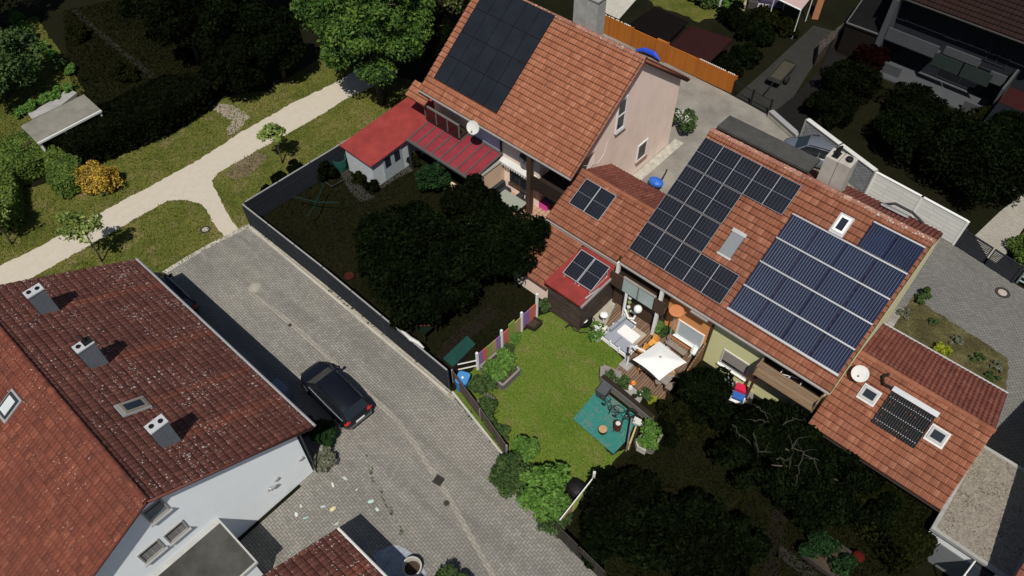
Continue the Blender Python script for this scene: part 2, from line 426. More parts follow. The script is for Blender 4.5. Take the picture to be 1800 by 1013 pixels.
# ---------------------------------------------------------------- foliage
def leafcloud(blobs, n, size, seed=0, shell=.35, up=.25, flat=.55):
    """blobs: (x,y,z,rx,ry,rz). returns quads scattered through the outer shell of each"""
    rng = np.random.default_rng(seed); B = np.array(blobs, float)
    wgt = (B[:, 3] * B[:, 4] * B[:, 5]) ** (2 / 3); wgt /= wgt.sum()
    idx = rng.choice(len(B), n, p=wgt)
    d = rng.normal(size=(n, 3)); d[:, 2] = np.where(d[:, 2] < -.55, -d[:, 2], d[:, 2]); d /= np.linalg.norm(d, axis=1)[:, None]
    r = 1 - shell * rng.random(n) ** 1.6 + rng.normal(0, .04, n)
    P = B[idx, :3] + d * B[idx, 3:] * r[:, None]
    nrm = d * (1 - flat) + rng.normal(0, .55, (n, 3)) + np.array([0, 0, up]); nrm /= np.linalg.norm(nrm, axis=1)[:, None]
    t = np.cross(nrm, rng.normal(size=(n, 3))); t /= np.linalg.norm(t, axis=1)[:, None]; q = np.cross(nrm, t)
    s = size * rng.uniform(.55, 1.35, n)[:, None]
    P[:, 2] = np.maximum(P[:, 2], .03)
    V = np.stack([P - t * s, P - q * s * .5 + t * s * .1, P + t * s, P + q * s * .5 + t * s * .1], 1).reshape(-1, 3)
    return V, np.arange(4 * n).reshape(n, 4)
def scatter(name, poly, n, size, mat, excl=(), seed=0, z=.0, label=None):
    """short upright grass tufts over a ground polygon: uncountable, one object"""
    rng = np.random.default_rng(seed); pl = np.array([(p[0], p[1]) for p in poly]); lo, hi = pl.min(0), pl.max(0)
    def inside(P, q):
        q = np.array([(p[0], p[1]) for p in q]); r = np.zeros(len(P), bool); j = len(q) - 1
        for i in range(len(q)):
            c = ((q[i, 1] > P[:, 1]) != (q[j, 1] > P[:, 1])) & (P[:, 0] < (q[j, 0] - q[i, 0]) * (P[:, 1] - q[i, 1]) / (q[j, 1] - q[i, 1] + 1e-9) + q[i, 0]); r ^= c; j = i
        return r
    P = rng.uniform(lo, hi, (n * 2, 2)); k = inside(P, pl)
    for e in excl: k &= ~inside(P, e)
    P = P[k][:n]; n = len(P); a = rng.uniform(0, 2 * pi, n); s = size * rng.uniform(.5, 1.5, n); u = np.column_stack([np.cos(a), np.sin(a)]) * (s * .45)[:, None]; ln = rng.normal(0, .5, (n, 2)) * s[:, None]
    zz = np.full(n, z); V = np.stack([np.column_stack([P - u, zz]), np.column_stack([P + u, zz]), np.column_stack([P + u * .5 + ln, zz + s]), np.column_stack([P - u * .5 + ln, zz + s])], 1).reshape(-1, 3)
    o = npmesh(name, V, np.arange(4 * n).reshape(n, 4), mat); o['kind'] = 'stuff'; o['label'] = label; o['category'] = 'grass'; return o
def clumps(c, rx, ry, rz, n, cr, seed, low=-.35):
    """n smaller clumps over and inside an uneven crown"""
    r = random.Random(seed); out = []
    for i in range(n):
        while True:
            d = Vector((r.gauss(0, 1), r.gauss(0, 1), r.gauss(0, 1))).normalized()
            if d.z > low: break
        k = r.uniform(.55, 1.0) if i % 4 else r.uniform(.2, .6)
        k *= 1 + .16 * math.sin(3 * math.atan2(d.y, d.x) + seed) * (1 - abs(d.z))
        s = cr * r.uniform(.65, 1.3)
        out.append((c[0] + d.x * rx * k, c[1] + d.y * ry * k, c[2] + d.z * rz * k, s, s, s * .8))
    return out
def stems(b, base, top, r0, n, spread, seed, segs=4):
    rr = random.Random(seed); base = Vector(base); top = Vector(top)
    pts = [base.lerp(top, i / segs) + Vector((rr.uniform(-1, 1), rr.uniform(-1, 1), 0)) * r0 * .5 * (0 < i < segs) for i in range(segs + 1)]
    b.tube(pts, [r0 * (1.25 - .75 * i / segs) for i in range(segs + 1)], 8)
    for i in range(n):
        k = rr.uniform(.35, 1); p = base.lerp(top, k); a = 2 * pi * (i + rr.random() * .6) / n
        L = spread * rr.uniform(.6, 1); e = p + Vector((math.cos(a) * L, math.sin(a) * L, L * rr.uniform(.25, .7)))
        m = p.lerp(e, .5) + Vector((rr.uniform(-.1, .1), rr.uniform(-.1, .1), .08)) * L
        b.tube([p, m, e], [r0 * .5, r0 * .3, r0 * .1], 6)
BARK = None
def tree(name, label, cat, base, h, rx, ry, rz, mat, n=9000, size=.16, nc=60, cr=None, seed=1, trunk=.16, group=None, limbs=8, czk=None, lean=(0, 0), part='crown', shell=.35, low=-.35):
    t = T(name, label, cat, base, group); c = (base[0] + lean[0], base[1] + lean[1], (h - rz) if czk is None else czk)
    b = MB(); stems(b, base, (c[0], c[1], c[2] + rz * .3), trunk, limbs, min(rx, ry) * .75, seed); b.build('trunk', MT['bark'], t, smooth=True)
    bl = clumps(c, rx, ry, rz, nc, cr or min(rx, ry) * .26, seed, low)
    V, F = leafcloud(bl, n, size, seed, shell); npmesh(part, V, F, mat, t); return t
def bush(name, label, cat, base, rx, ry, h, mat, n=2500, size=.09, nc=18, seed=1, group=None, cr=None, shell=.4):
    t = T(name, label, cat, base, group)
    b = MB(); rr = random.Random(seed)
    for i in range(5):
        a = 2 * pi * i / 5 + rr.random(); b.tube([base, (base[0] + math.cos(a) * rx * .5, base[1] + math.sin(a) * ry * .5, base[2] + h * .6)], [.03, .012], 5)
    b.build('stem', MT['bark'], t)
    bl = clumps((base[0], base[1], base[2] + h * .45), rx * .8, ry * .8, h * .5, nc, cr or min(rx, ry, h) * .33, seed, -.6)
    V, F = leafcloud(bl, n, size, seed, shell); npmesh('foliage', V, F, mat, t); return t
MT = {}
MT['bark'] = M((.09, .07, .055), .9, .4, 9, .1, name='bark')
MT['darkbark'] = M((.02, .017, .014), .9, .3, 9, .05, name='dark_bark')
MT['white'] = M((.72, .72, .7), .6, .06, 5, name='white_paint')
MT['offwhite'] = M((.55, .55, .52), .7, .15, 4, name='aged_white')
MT['concrete'] = M((.3, .295, .28), .9, .3, 3, name='concrete')
MT['concrete_l'] = M((.42, .4, .35), .9, .25, 3, name='pale_concrete')
MT['concrete_d'] = M((.1, .1, .095), .9, .4, 1.6, name='dark_concrete')
MT['zinc'] = M((.36, .36, .36), .5, .15, 4, .5, .3, name='zinc')
MT['gutter'] = M((.3, .27, .25), .6, .2, 4, .4, .2, name='gutter_metal')
MT['alu'] = M((.55, .56, .58), .4, .08, 4, .5, .5, name='aluminium')
MT['anthracite'] = M((.022, .026, .034), .55, .15, 4, .4, name='anthracite')
MT['black'] = M((.006, .006, .007), .6, .1, 5, .3, name='black')
MT['glass'] = M((.015, .02, .028), .08, .2, 2, .8, 0, 0, name='window_glass')
MT['brown'] = M((.06, .035, .022), .7, .3, 8, name='brown_wood')
MT['dbrown'] = M((.022, .013, .009), .75, .3, 8, name='dark_brown')
MT['pink'] = M((.78, .62, .53), .9, .07, 1.3, .1, 0, .25, name='pink_render')
MT['beige'] = M((.62, .45, .32), .9, .08, 1.3, .1, 0, .25, name='beige_render')
MT['lhwhite'] = M((.72, .77, .8), .9, .06, 1.0, .1, 0, .25, name='white_render')
MT['orange'] = M((.62, .27, .1), .9, .1, 1.3, .1, 0, .25, name='orange_render')
MT['green'] = M((.58, .56, .3), .9, .08, 1.3, .1, 0, .25, name='pale_yellow_render')
MT['yellow'] = M((.66, .63, .4), .9, .08, 1.3, .1, 0, .25, name='cream_render')
MT['red_sheet'] = M((.26, .035, .03), .7, .4, 1.3, .35, name='red_roof_sheet')
MT['red_glass'] = M((.24, .034, .045), .3, .4, .9, .5, 0, 0, name='red_glazing')
MT['teal'] = M((.02, .2, .17), .8, .3, 2.2, .2, name='teal_mat')
MT['orange_plastic'] = M((.7, .22, .04), .5, .1, 5, .4, name='orange_plastic')
MT['red_plastic'] = M((.5, .03, .03), .5, .1, 5, .4, name='red_plastic')
MT['cushion'] = M((.27, .29, .33), .95, .1, 14, .1, name='grey_cushion')
MT['canvas'] = M((.7, .7, .68), .9, .03, 3, .1, name='canvas')
MT['soil'] = M((.06, .045, .03), .95, .5, 8, .05, 0, .8, name='soil')
MT['dsoil'] = M((.008, .0065, .005), .95, .5, 8, .02, 0, .5, name='black_soil')
MT['grey_wood'] = wood_mat('grey_sleepers', (.13, .12, .11), (.2, .18, .165), .22, 'Z', grey=(.28, .26, .24))
MT['rubber'] = M((.012, .012, .012), .8, .2, 6, .2, name='rubber')
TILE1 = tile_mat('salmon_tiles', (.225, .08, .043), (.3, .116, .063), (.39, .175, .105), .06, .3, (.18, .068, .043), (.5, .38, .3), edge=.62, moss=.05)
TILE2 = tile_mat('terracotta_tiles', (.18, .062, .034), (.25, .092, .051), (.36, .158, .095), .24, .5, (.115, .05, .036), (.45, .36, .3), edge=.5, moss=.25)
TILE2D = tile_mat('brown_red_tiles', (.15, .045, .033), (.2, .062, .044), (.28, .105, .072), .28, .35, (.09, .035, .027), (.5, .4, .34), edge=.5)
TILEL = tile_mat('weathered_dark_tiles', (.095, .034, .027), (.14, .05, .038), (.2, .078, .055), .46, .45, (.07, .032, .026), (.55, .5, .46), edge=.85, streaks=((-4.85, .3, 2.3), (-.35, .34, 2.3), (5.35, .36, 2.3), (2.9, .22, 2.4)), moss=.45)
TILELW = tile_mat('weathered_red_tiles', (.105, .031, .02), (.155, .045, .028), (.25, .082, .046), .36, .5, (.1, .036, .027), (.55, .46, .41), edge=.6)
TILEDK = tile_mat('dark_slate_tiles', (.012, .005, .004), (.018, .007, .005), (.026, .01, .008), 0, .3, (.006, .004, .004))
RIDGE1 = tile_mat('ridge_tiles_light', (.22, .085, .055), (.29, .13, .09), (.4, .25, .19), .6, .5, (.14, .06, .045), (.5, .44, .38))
# foliage
LF = lambda n, a, b, c, t=.25, big=.8: leaf_mat(n, a, b, c, t, big)
MT['maple'] = LF('maple_leaves', (.015, .038, .008), (.045, .1, .016), (.16, .25, .04), .25, .6)
MT['maple2'] = LF('ash_leaves', (.03, .045, .012), (.08, .1, .03), (.2, .22, .07), .3)
MT['bright'] = LF('bright_leaves', (.04, .1, .015), (.1, .21, .035), (.2, .33, .07), .3)
MT['mid'] = LF('mid_leaves', (.02, .045, .012), (.05, .09, .024), (.1, .16, .045), .25)
MT['lime'] = LF('lime_leaves', (.1, .13, .01), (.26, .3, .02), (.42, .45, .05), .3)
MT['sapling'] = LF('sapling_leaves', (.06, .1, .02), (.18, .25, .055), (.38, .42, .14), .3)
MT['gold'] = LF('golden_leaves', (.07, .06, .014), (.38, .25, .035), (.62, .4, .06), .15)
MT['hedge'] = LF('hedge_leaves', (.025, .05, .01), (.075, .12, .018), (.15, .21, .04), .2)
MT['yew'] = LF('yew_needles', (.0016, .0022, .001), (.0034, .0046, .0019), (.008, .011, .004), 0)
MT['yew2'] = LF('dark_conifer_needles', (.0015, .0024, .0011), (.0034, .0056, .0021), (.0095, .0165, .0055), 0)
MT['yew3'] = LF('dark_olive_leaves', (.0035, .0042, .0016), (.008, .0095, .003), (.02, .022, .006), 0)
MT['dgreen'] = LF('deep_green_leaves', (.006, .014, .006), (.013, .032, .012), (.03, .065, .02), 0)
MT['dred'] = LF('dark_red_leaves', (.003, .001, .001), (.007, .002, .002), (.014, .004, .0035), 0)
MT['silver'] = LF('silver_leaves', (.06, .07, .045), (.14, .15, .1), (.26, .26, .19), .2)
MT['petal'] = LF('white_petals', (.5, .5, .45), (.7, .7, .65), (.85, .85, .8), .2)
# ------------------------------------------------------------------------------------------------ ground
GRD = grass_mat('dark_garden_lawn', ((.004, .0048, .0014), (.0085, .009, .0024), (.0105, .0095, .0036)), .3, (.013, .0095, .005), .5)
GRV = grass_mat('verge_grass', ((.058, .075, .012), (.105, .115, .022), (.16, .14, .045)), .3, (.2, .155, .075), .55)
GRL = grass_mat('lawn_grass', ((.075, .128, .015), (.108, .162, .022), (.15, .185, .038)), .35, (.18, .16, .06), .55)
GRA = grass_mat('allotment_grass', ((.05, .066, .01), (.085, .095, .018), (.13, .12, .03)), .4, (.14, .11, .04), .55)
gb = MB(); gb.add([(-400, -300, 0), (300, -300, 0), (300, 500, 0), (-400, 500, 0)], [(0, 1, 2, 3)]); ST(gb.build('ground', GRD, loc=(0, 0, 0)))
Z = .004
verge = px([(-150, 640), (-150, 300), (0, 330), (60, 330), (120, 310), (170, 285), (260, 255), (330, 220), (375, 180), (420, 165), (470, 160), (560, 105), (760, 150)]) + [Vector((-34.6, 28.6, 0)), Vector((-34.9, 13.6, 0)), G(440, 397), G(285, 482), Vector((-34, 5, 0)), Vector((-34, -12, 0))]
sheet('grass_verge', rough_edge(verge, .06, .5), Z, GRV)
allot = px([(-60, 90), (62, 28), (80, 55), (150, 160), (60, 225), (70, 285), (-40, 345), (-80, 330)])
sheet('allotment_lawn', rough_edge(allot, .12, .4, 3), Z * 1.5, GRA)
PATHM = NT('gravel_path'); _f = PATHM.noise(2.5, 5, .7); _g = PATHM.noise(40, 2, .6)
_c = PATHM.ramp(PATHM.math('MULTIPLY_ADD', _f, .6, PATHM.math('MULTIPLY', _g, .4)), ((.3, (.4, .36, .29)), (.7, (.49, .445, .365)))); PATHM.bump(_g, .4, .01); PATHM = PATHM.out(_c, .95, .1)
path = px([(-60, 497), (0, 468), (57, 440), (100, 417), (200, 362), (300, 308), (345, 284), (385, 258), (425, 232), (470, 207), (520, 178), (560, 160), (600, 140), (660, 100), (700, 130), (650, 155), (610, 173), (560, 205), (495, 241), (450, 266), (408, 290), (384, 304), (372, 318), (380, 335), (388, 352), (400, 373), (410, 390), (420, 404), (395, 416), (384, 406), (375, 393), (368, 379), (360, 366), (350, 357), (322, 351), (295, 354), (270, 366), (225, 393), (155, 433), (100, 464), (57, 489), (0, 505), (-60, 540)])
sheet('gravel_path', rough_edge(path, .07, .25, 5), Z * 3, PATHM)
sheet('gravel_patch', rough_edge(px([(372, 190), (385, 180), (410, 186), (440, 205), (415, 232), (398, 238), (405, 212)]), .15, .25, 6), Z * 2, M((.3, .255, .2), .95, .5, 7, .1, 0, .8, name='rubble_gravel'))
sheet('bare_earth', rough_edge(px([(425, 270), (450, 262), (470, 278), (440, 310), (415, 320), (395, 308)]), .2, .3, 8), Z * 2, M((.16, .12, .075), .95, .5, 5, .1, 0, .6, name='dry_earth'))
# streets
HB = herring_mat('herringbone_pavers', (.187, .178, .16), (.222, .211, .19), (.262, .249, .224), (.062, .058, .05), dirt=(.155, .147, .135))
street = [Vector((-34.6, 4.6, 0)), G(285, 481), G(315, 463), G(360, 436), G(400, 414), G(438, 396), Vector((-27.1, 13.42, 0)), Vector((-16.6, 13.2, 0)), G(890, 803), G(975, 936), G(1053, 1014), Vector((0, 10.6, 0)), Vector((12, 10, 0)), Vector((12, -30, 0)), Vector((-18.3, -30, 0)), Vector((-18.3, 4.6, 0))]
sheet('street', street, Z * 4, HB)
GUT = brick_mat('gutter_stones', (.27, .25, .215), (.32, .295, .25), (.12, .11, .1), .3, .16, .08, .4)
def strip(name, pts, wd, z, mat, kind='structure'):
    b = MB(); n = len(pts); L = []; Rr = []
    for i, p in enumerate(pts):
        d = (Vector(pts[min(i + 1, n - 1)]) - Vector(pts[max(i - 1, 0)])); d.z = 0; d.normalize(); q = Vector((-d.y, d.x, 0)) * wd / 2
        L.append(p + q); Rr.append(p - q)
    b.add([(v.x, v.y, z) for v in Rr + L], [(i, i + 1, n + i + 1, n + i) for i in range(n - 1)]); o = b.build(name, mat, loc=(0, 0, 0)); o['kind'] = kind; return o
strip('drain_channel', px([(438, 512), (510, 568), (590, 641), (650, 694), (700, 742), (735, 790), (770, 845), (800, 895), (832, 952), (870, 1018), (900, 1080)]), .27, Z * 5, GUT)
strip('edging_stones', px([(437, 399), (500, 446), (575, 508), (640, 564), (700, 613), (745, 653), (790, 693), (800, 700)]), .35, Z * 5, brick_mat('pale_edging', (.34, .31, .25), (.4, .365, .3), (.16, .15, .13), .3, .17, .08, .5))
kb = MB()
for a, c in ((G(795, 690), G(888, 806)), (G(978, 938), G(1053, 1012)), (Vector((-34.7, 13.38, 0)), Vector((-16.6, 13.1, 0)))):
    d = (c - a); q = Vector((-d.y, d.x, 0)).normalized() * .06; kb.prism([a - q, c - q, c + q, a + q], 0, .1)
ST(kb.build('kerb', MT['concrete_l'], loc=(0, 0, 0)))
strip('verge_edging', px([(288, 480), (315, 463), (345, 445), (380, 426), (415, 408), (440, 396)]), .3, Z * 5, M((.42, .39, .33), .95, .55, 6, .1, 0, .9, name='pale_rubble'))
# rear drive
ASP = NT('old_concrete_drive'); _f = ASP.noise(.5, 6, .65); _g = ASP.noise(22, 3, .7)
_c = ASP.ramp(ASP.math('MULTIPLY_ADD', _f, .6, ASP.math('MULTIPLY', _g, .4)), ((.34, (.13, .12, .105)), (.5, (.21, .195, .17)), (.68, (.3, .28, .245)))); ASP.bump(_g, .4, .01); ASP = ASP.out(_c, .92, .15)
sheet('rear_drive', [Vector((-33, 29, 0)), Vector((-33, 45.6, 0)), Vector((-19, 45.3, 0)), G(1350, 203), G(1401, 250), G(1520, 343), Vector((-6.8, 30, 0))], Z * 2, ASP)
HB2 = brick_mat('grey_block_paving', (.15, .146, .138), (.205, .198, .185), (.085, .082, .075), .22, .13, .14, .4)
sheet('paved_yard', [Vector((-6.8, 29.5, 0)), G(1520, 343), G(1676, 430), G(1785, 500), G(1900, 565), G(2000, 640), Vector((14, 26.5, 0)), Vector((-1, 26.5, 0))], Z * 3, HB2)
sheet('garden_path', px([(1713, 415), (1760, 370), (1815, 330), (1830, 350), (1800, 400), (1770, 445), (1745, 468)]), Z * 2, brick_mat('pale_pavers', (.33, .31, .26), (.4, .37, .32), (.2, .19, .16), .2, .12, .12, .3))
sheet('hedge_bed', px([(1788, 420), (1830, 380), (1860, 500), (1790, 465)]), Z * 2, GRA)
sheet('weedy_bed', rough_edge(px([(1604, 522), (1640, 545), (1700, 583), (1772, 630), (1768, 690), (1660, 640), (1560, 575)]), .08, .3, 9), Z * 4, grass_mat('weedy_soil', ((.045, .04, .018), (.075, .065, .03), (.1, .1, .03)), .8, (.13, .11, .06), .45))
strip('pebble_strip', [Vector((-1.05, 30.4, 0)), Vector((-1.0, 32, 0)), Vector((-1.05, 33.5, 0)), Vector((-1.1, 34.6, 0))], .4, Z * 5, M((.27, .255, .23), .95, .6, 12, .1, 0, .9, name='pebbles'))
sheet('pebble_edge', [Vector((-19.3, 31.3, 0)), Vector((-18.6, 31.3, 0)), Vector((-18.6, 38.4, 0)), Vector((-19.3, 38.4, 0))], Z * 3, M((.42, .4, .34), .95, .5, 16, .1, 0, .9, name='pebbles'))
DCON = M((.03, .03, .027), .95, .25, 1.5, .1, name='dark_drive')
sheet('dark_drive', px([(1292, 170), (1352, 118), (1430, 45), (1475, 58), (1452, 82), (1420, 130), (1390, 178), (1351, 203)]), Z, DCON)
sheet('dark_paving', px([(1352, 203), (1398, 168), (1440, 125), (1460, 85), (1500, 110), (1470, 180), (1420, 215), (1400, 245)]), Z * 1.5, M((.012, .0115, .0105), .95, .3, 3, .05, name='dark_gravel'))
sheet('pale_apron', px([(1056, -10), (1140, -25), (1088, 34), (1062, 22)]), Z * 2, MT['concrete_l'])
sheet('grass_strip', rough_edge(px([(1110, -20), (1250, -25), (1300, 20), (1230, 38), (1150, 10)]), .2, .5, 12), Z, GRA)
# lawn of the solar house
lawn = [G(797, 690), G(835, 645), G(870, 615), G(925, 578), G(950, 555), G(985, 545), G(1012, 552), G(1048, 588), G(1096, 632), G(1085, 652), G(1058, 682), G(1008, 736), G(1076, 800), G(1098, 790), G(1062, 832), G(1038, 850), G(1020, 880), G(972, 930), G(890, 803)]
sheet('lawn', rough_edge(lawn, .05, .3, 13), Z, GRL)
sheet('planting_soil', px([(800, 700), (840, 640), (880, 690), (905, 760), (900, 800), (890, 806)]), Z * .5, MT['soil'])
sheet('soil_strip', px([(885, 800), (900, 790), (990, 880), (1010, 870), (985, 930), (972, 932)]), Z * 1.5, MT['soil'])
sheet('terrace_slabs', px([(1030, 560), (1082, 500), (1110, 500), (1125, 530), (1058, 590), (1045, 588)]), Z * 3, M((.36, .33, .27), .95, .35, 2.2, .1, name='terrace_concrete'))
TEALM = NT('teal_rubber_flags'); _f = TEALM.noise(1.1, 5, .7); _g = TEALM.noise(9, 4, .7)
_s = TEALM.step(TEALM.math('MULTIPLY_ADD', _f, .6, TEALM.math('MULTIPLY', _g, .4)), .5, .58)
TEALM.bump(_g, .2, .01); TEALM = TEALM.out(TEALM.mix(TEALM.math('MULTIPLY', _s, .8), TEALM.ramp(_g, ((.3, (.022, .14, .12)), (.7, (.035, .2, .17)))), (.13, .15, .13)), .85, .2)
MT['tealm'] = TEALM
pb = MB(); pb.prism(px([(1007, 737), (1054, 682), (1128, 740), (1101, 775), (1078, 799)]), 0, .05); o = ST(pb.build('patio', TEALM, loc=(0, 0, 0)))
DECK = wood_mat('deck_boards', (.13, .072, .042), (.21, .125, .077), .145, 'X', e=.1, grey=(.24, .19, .155), gr=.5)
db = MB(); db.prism([Vector((-13.9, 24.4)), G(1085, 530), G(1058, 588), G(1108, 628), G(1078, 654), G(1128, 692), G(1168, 705), Vector((-8.0, 20.9)), Vector((-7.75, 24.4))], .01, .14); ST(db.build('deck', DECK, loc=(0, 0, 0)))
LATT = brick_mat('terracotta_terrace', (.42, .2, .13), (.36, .17, .11), (.4, .36, .28), .3, .3, .12, .25, off=0)
sheet('tiled_terrace', [Vector((-25.0, 22.6, 0)), Vector((-19.6, 21.6, 0)), Vector((-19.4, 29, 0)), Vector((-25.0, 27, 0))], Z * 2, LATT)
sheet('stone_floor', px([(1283, 640), (1330, 668), (1320, 715), (1262, 690)]), Z * 3, M((.2, .19, .18), .95, .3, 3, .1, name='terrace_stone'))
# dark garden details on the ground
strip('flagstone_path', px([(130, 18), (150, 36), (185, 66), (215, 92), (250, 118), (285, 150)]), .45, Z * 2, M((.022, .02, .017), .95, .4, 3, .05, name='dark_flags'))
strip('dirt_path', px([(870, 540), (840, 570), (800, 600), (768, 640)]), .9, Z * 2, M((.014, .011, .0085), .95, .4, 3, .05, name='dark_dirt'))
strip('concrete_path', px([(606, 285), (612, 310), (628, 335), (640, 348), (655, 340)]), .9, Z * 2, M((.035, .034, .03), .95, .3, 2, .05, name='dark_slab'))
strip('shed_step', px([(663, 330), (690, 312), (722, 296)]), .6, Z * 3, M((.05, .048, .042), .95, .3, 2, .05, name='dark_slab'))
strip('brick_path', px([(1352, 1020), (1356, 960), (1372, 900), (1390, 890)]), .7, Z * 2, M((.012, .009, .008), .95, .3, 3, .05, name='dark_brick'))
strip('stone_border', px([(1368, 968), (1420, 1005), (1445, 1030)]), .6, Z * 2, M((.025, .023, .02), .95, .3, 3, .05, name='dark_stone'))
# ------------------------------------------------------------------------------------------------ building helpers
def gbody(b, x0, x1, y0, y1, yr, zr, m0, m1, drop=.16, mi=0):
    """gabled body: roof planes run z=zr-m*(|y-yr|); walls stop just below them"""
    pr = [(y0, 0), (y1, 0), (y1, zr - m1 * (y1 - yr) - drop), (yr, zr - drop), (y0, zr - m0 * (yr - y0) - drop)]
    vs = [(x0, y, z) for y, z in pr] + [(x1, y, z) for y, z in pr]
    b.add(vs, [(4, 3, 2, 1, 0), (5, 6, 7, 8, 9)] + [(i, (i + 1) % 5, 5 + (i + 1) % 5, 5 + i) for i in range(5)], mi)
def roofpt(yr, zr, m): return lambda x, y, h=0: Vector((x, y, zr - m * abs(y - yr))) + Vector((0, -m if y < yr else m, 1)).normalized() * h
def on_slope(f, x0, x1, ya, yb, h0):
    return f(x0, ya, h0), f(x1, ya, h0), f(x1, yb, h0), f(x0, yb, h0)
def pv(parent, f, x0, x1, ya, yb, h, cellm, framem, name='solar_panel', fr=.035, th=.045):
    b = MB(); a, c, d, e = on_slope(f, x0, x1, ya, yb, h); b.slab(a, c, d, e, th, 1, 1)
    n = (c - a).cross(e - a).normalized() * .003
    ux = (c - a).normalized() * fr; uy = (e - a).normalized() * fr
    b.quad(a + ux + uy + n, c - ux + uy + n, d - ux - uy + n, e + ux - uy + n, 0)
    return b.build(name, [cellm, framem], parent)
def tubes_panel(parent, f, x0, x1, ya, yb, h, tubem, backm, headm, pitch=.125, r=.05, name='solar_collector', header=.065):
    b = MB(); a, c, d, e = on_slope(f, x0 + .02, x1 - .02, ya, yb, h); b.slab(a, c, d, e, .03, 1, 1)
    n = max(2, int((x1 - x0) / pitch))
    for i in range(n):
        x = x0 + (i + .5) * (x1 - x0) / n
        b.tube([f(x, ya + .02, h + r + .012), f(x, yb - .03, h + r + .012)], r, 6, 0)
    a, c, d, e = on_slope(f, x0, x1, yb - header, yb, h + .12); b.slab(a, c, d, e, .08, 2, 2)
    return b.build(name, [tubem, backm, headm], parent)
def skylight(parent, f, x0, x1, ya, yb, framem, glassm, h=.12, fr=.1, name='skylight', flash=.09):
    b = MB(); a, c, d, e = on_slope(f, x0 - flash, x1 + flash, ya - flash * 1.4, yb + flash, .095); b.slab(a, c, d, e, .08, 2, 2)
    a, c, d, e = on_slope(f, x0, x1, ya, yb, h + .03); b.slab(a, c, d, e, .12, 0, 0)
    o = b.build(name, [framem, framem, MT['zinc']], parent)
    g = MB(); a, c, d, e = on_slope(f, x0 + fr, x1 - fr, ya + fr, yb - fr, h + .034); g.quad(a, c, d, e); g.build('pane', glassm, o)
    return o
def wall_window(parent, p0, p1, z0, z1, nrm, framem, glassm, sill=None, mull=1, fr=.08, name='window', dep=.05, inner=None):
    """upright window on a wall between ground points p0,p1 (seen from outside left to right)"""
    p0, p1, nrm = Vector((*p0[:2], 0)), Vector((*p1[:2], 0)), Vector((*nrm, 0)).normalized(); u = (p1 - p0).normalized(); L = (p1 - p0).length
    b = MB()
    def bar(a, c, za, zb, d=dep, mi=0):
        A, B = p0 + u * a, p0 + u * c
        b.prism([A - nrm * .02, B - nrm * .02, B + nrm * d, A + nrm * d], za, zb, mi)
    bar(0, fr, z0, z1); bar(L - fr, L, z0, z1); bar(fr, L - fr, z0, z0 + fr); bar(fr, L - fr, z1 - fr, z1)
    for k in range(1, mull): bar(L * k / mull - fr * .4, L * k / mull + fr * .4, z0 + fr, z1 - fr)
    o = b.build(name, [framem], parent)
    g = MB(); A, B = p0 + u * fr + nrm * .012, p1 - u * fr + nrm * .012
    g.quad((A.x, A.y, z0 + fr), (B.x, B.y, z0 + fr), (B.x, B.y, z1 - fr), (A.x, A.y, z1 - fr)); g.build('pane', glassm, o)
    if sill:
        s = MB(); A, B = p0 - u * .06, p1 + u * .06; s.prism([A - nrm * .02, B - nrm * .02, B + nrm * .16, A + nrm * .16], z0 - .05, z0 - .002); s.build('sill', sill, o)
    return o
def gutter(parent, a, c, r=.075, mat=None, name='gutter'):
    b = MB(); b.tube([a, c], r, 8); return b.build(name, mat or MT['gutter'], parent, smooth=False)
def dish(parent, c, aim, r, mat, arm=None, name='satellite_dish'):
    aim = Vector(aim).normalized(); x = aim.orthogonal().normalized(); y = aim.cross(x); b = MB(); c = Vector(c)
    rings = [(0, 0), (.35, .02), (.7, .07), (1.0, .16)]
    o = len(b.v); n = 20
    for k, (q, h) in enumerate(rings):
        for i in range(n):
            an = 2 * pi * i / n; b.v.append(tuple(c + (x * math.cos(an) + y * math.sin(an)) * q * r + aim * h * r))
    for k in range(3):
        for i in range(n): b.f.append((o + k * n + i, o + k * n + (i + 1) % n, o + (k + 1) * n + (i + 1) % n, o + (k + 1) * n + i)); b.m.append(0)
    lo = c + (aim * .16 - Vector((0, 0, 1)) * .9) * r; tip = c + aim * r * .95 - Vector((0, 0, r * .45))
    b.tube([lo, tip], .022, 5); b.tube([tip, tip + aim * -.12], .05, 6)
    if arm: b.tube([c, c - aim * .12, Vector(arm)], .03, 6)
    return b.build(name, mat, parent)

# renders get faint rain streaks and patches instead of one even tone
def render_mat(c, name, k=.13):
    t = NT(name); mp = t.n('ShaderNodeMapping', i_Scale=(1.6, 1.6, .45)); t.l(t.pos(), mp.inputs['Vector']); a = t.noise(1.0, 5, .65, mp.outputs[0]); b = t.noise(.5, 4, .6); g = t.noise(30, 2, .6)
    f = t.math('MULTIPLY_ADD', a, .35, t.math('MULTIPLY', b, .65)); t.bump(g, .25, .008)
    return t.out(t.ramp(f, ((.32, mul(c, 1 - k)), (.5, c), (.68, mul(c, 1 + k * .4)))), .9, .1)
MT['pink'] = render_mat((.8, .64, .55), 'pink_render'); MT['lhwhite'] = render_mat((.8, .84, .86), 'white_render', .08); MT['orange'] = render_mat((.62, .27, .1), 'orange_render'); MT['green'] = render_mat((.58, .56, .3), 'pale_yellow_render'); MT['beige'] = render_mat((.62, .45, .32), 'beige_render')
GT_V = leaf_mat('verge_blades', (.035, .055, .009), (.095, .118, .022), (.21, .185, .07), .15, .5); GT_L = leaf_mat('lawn_blades', (.05, .095, .01), (.095, .155, .02), (.18, .205, .05), .15, .5)
scatter('verge_tufts', verge, 70000, .06, GT_V, [path], 901, .004, 'short patchy grass on the verge beside the gravel path')
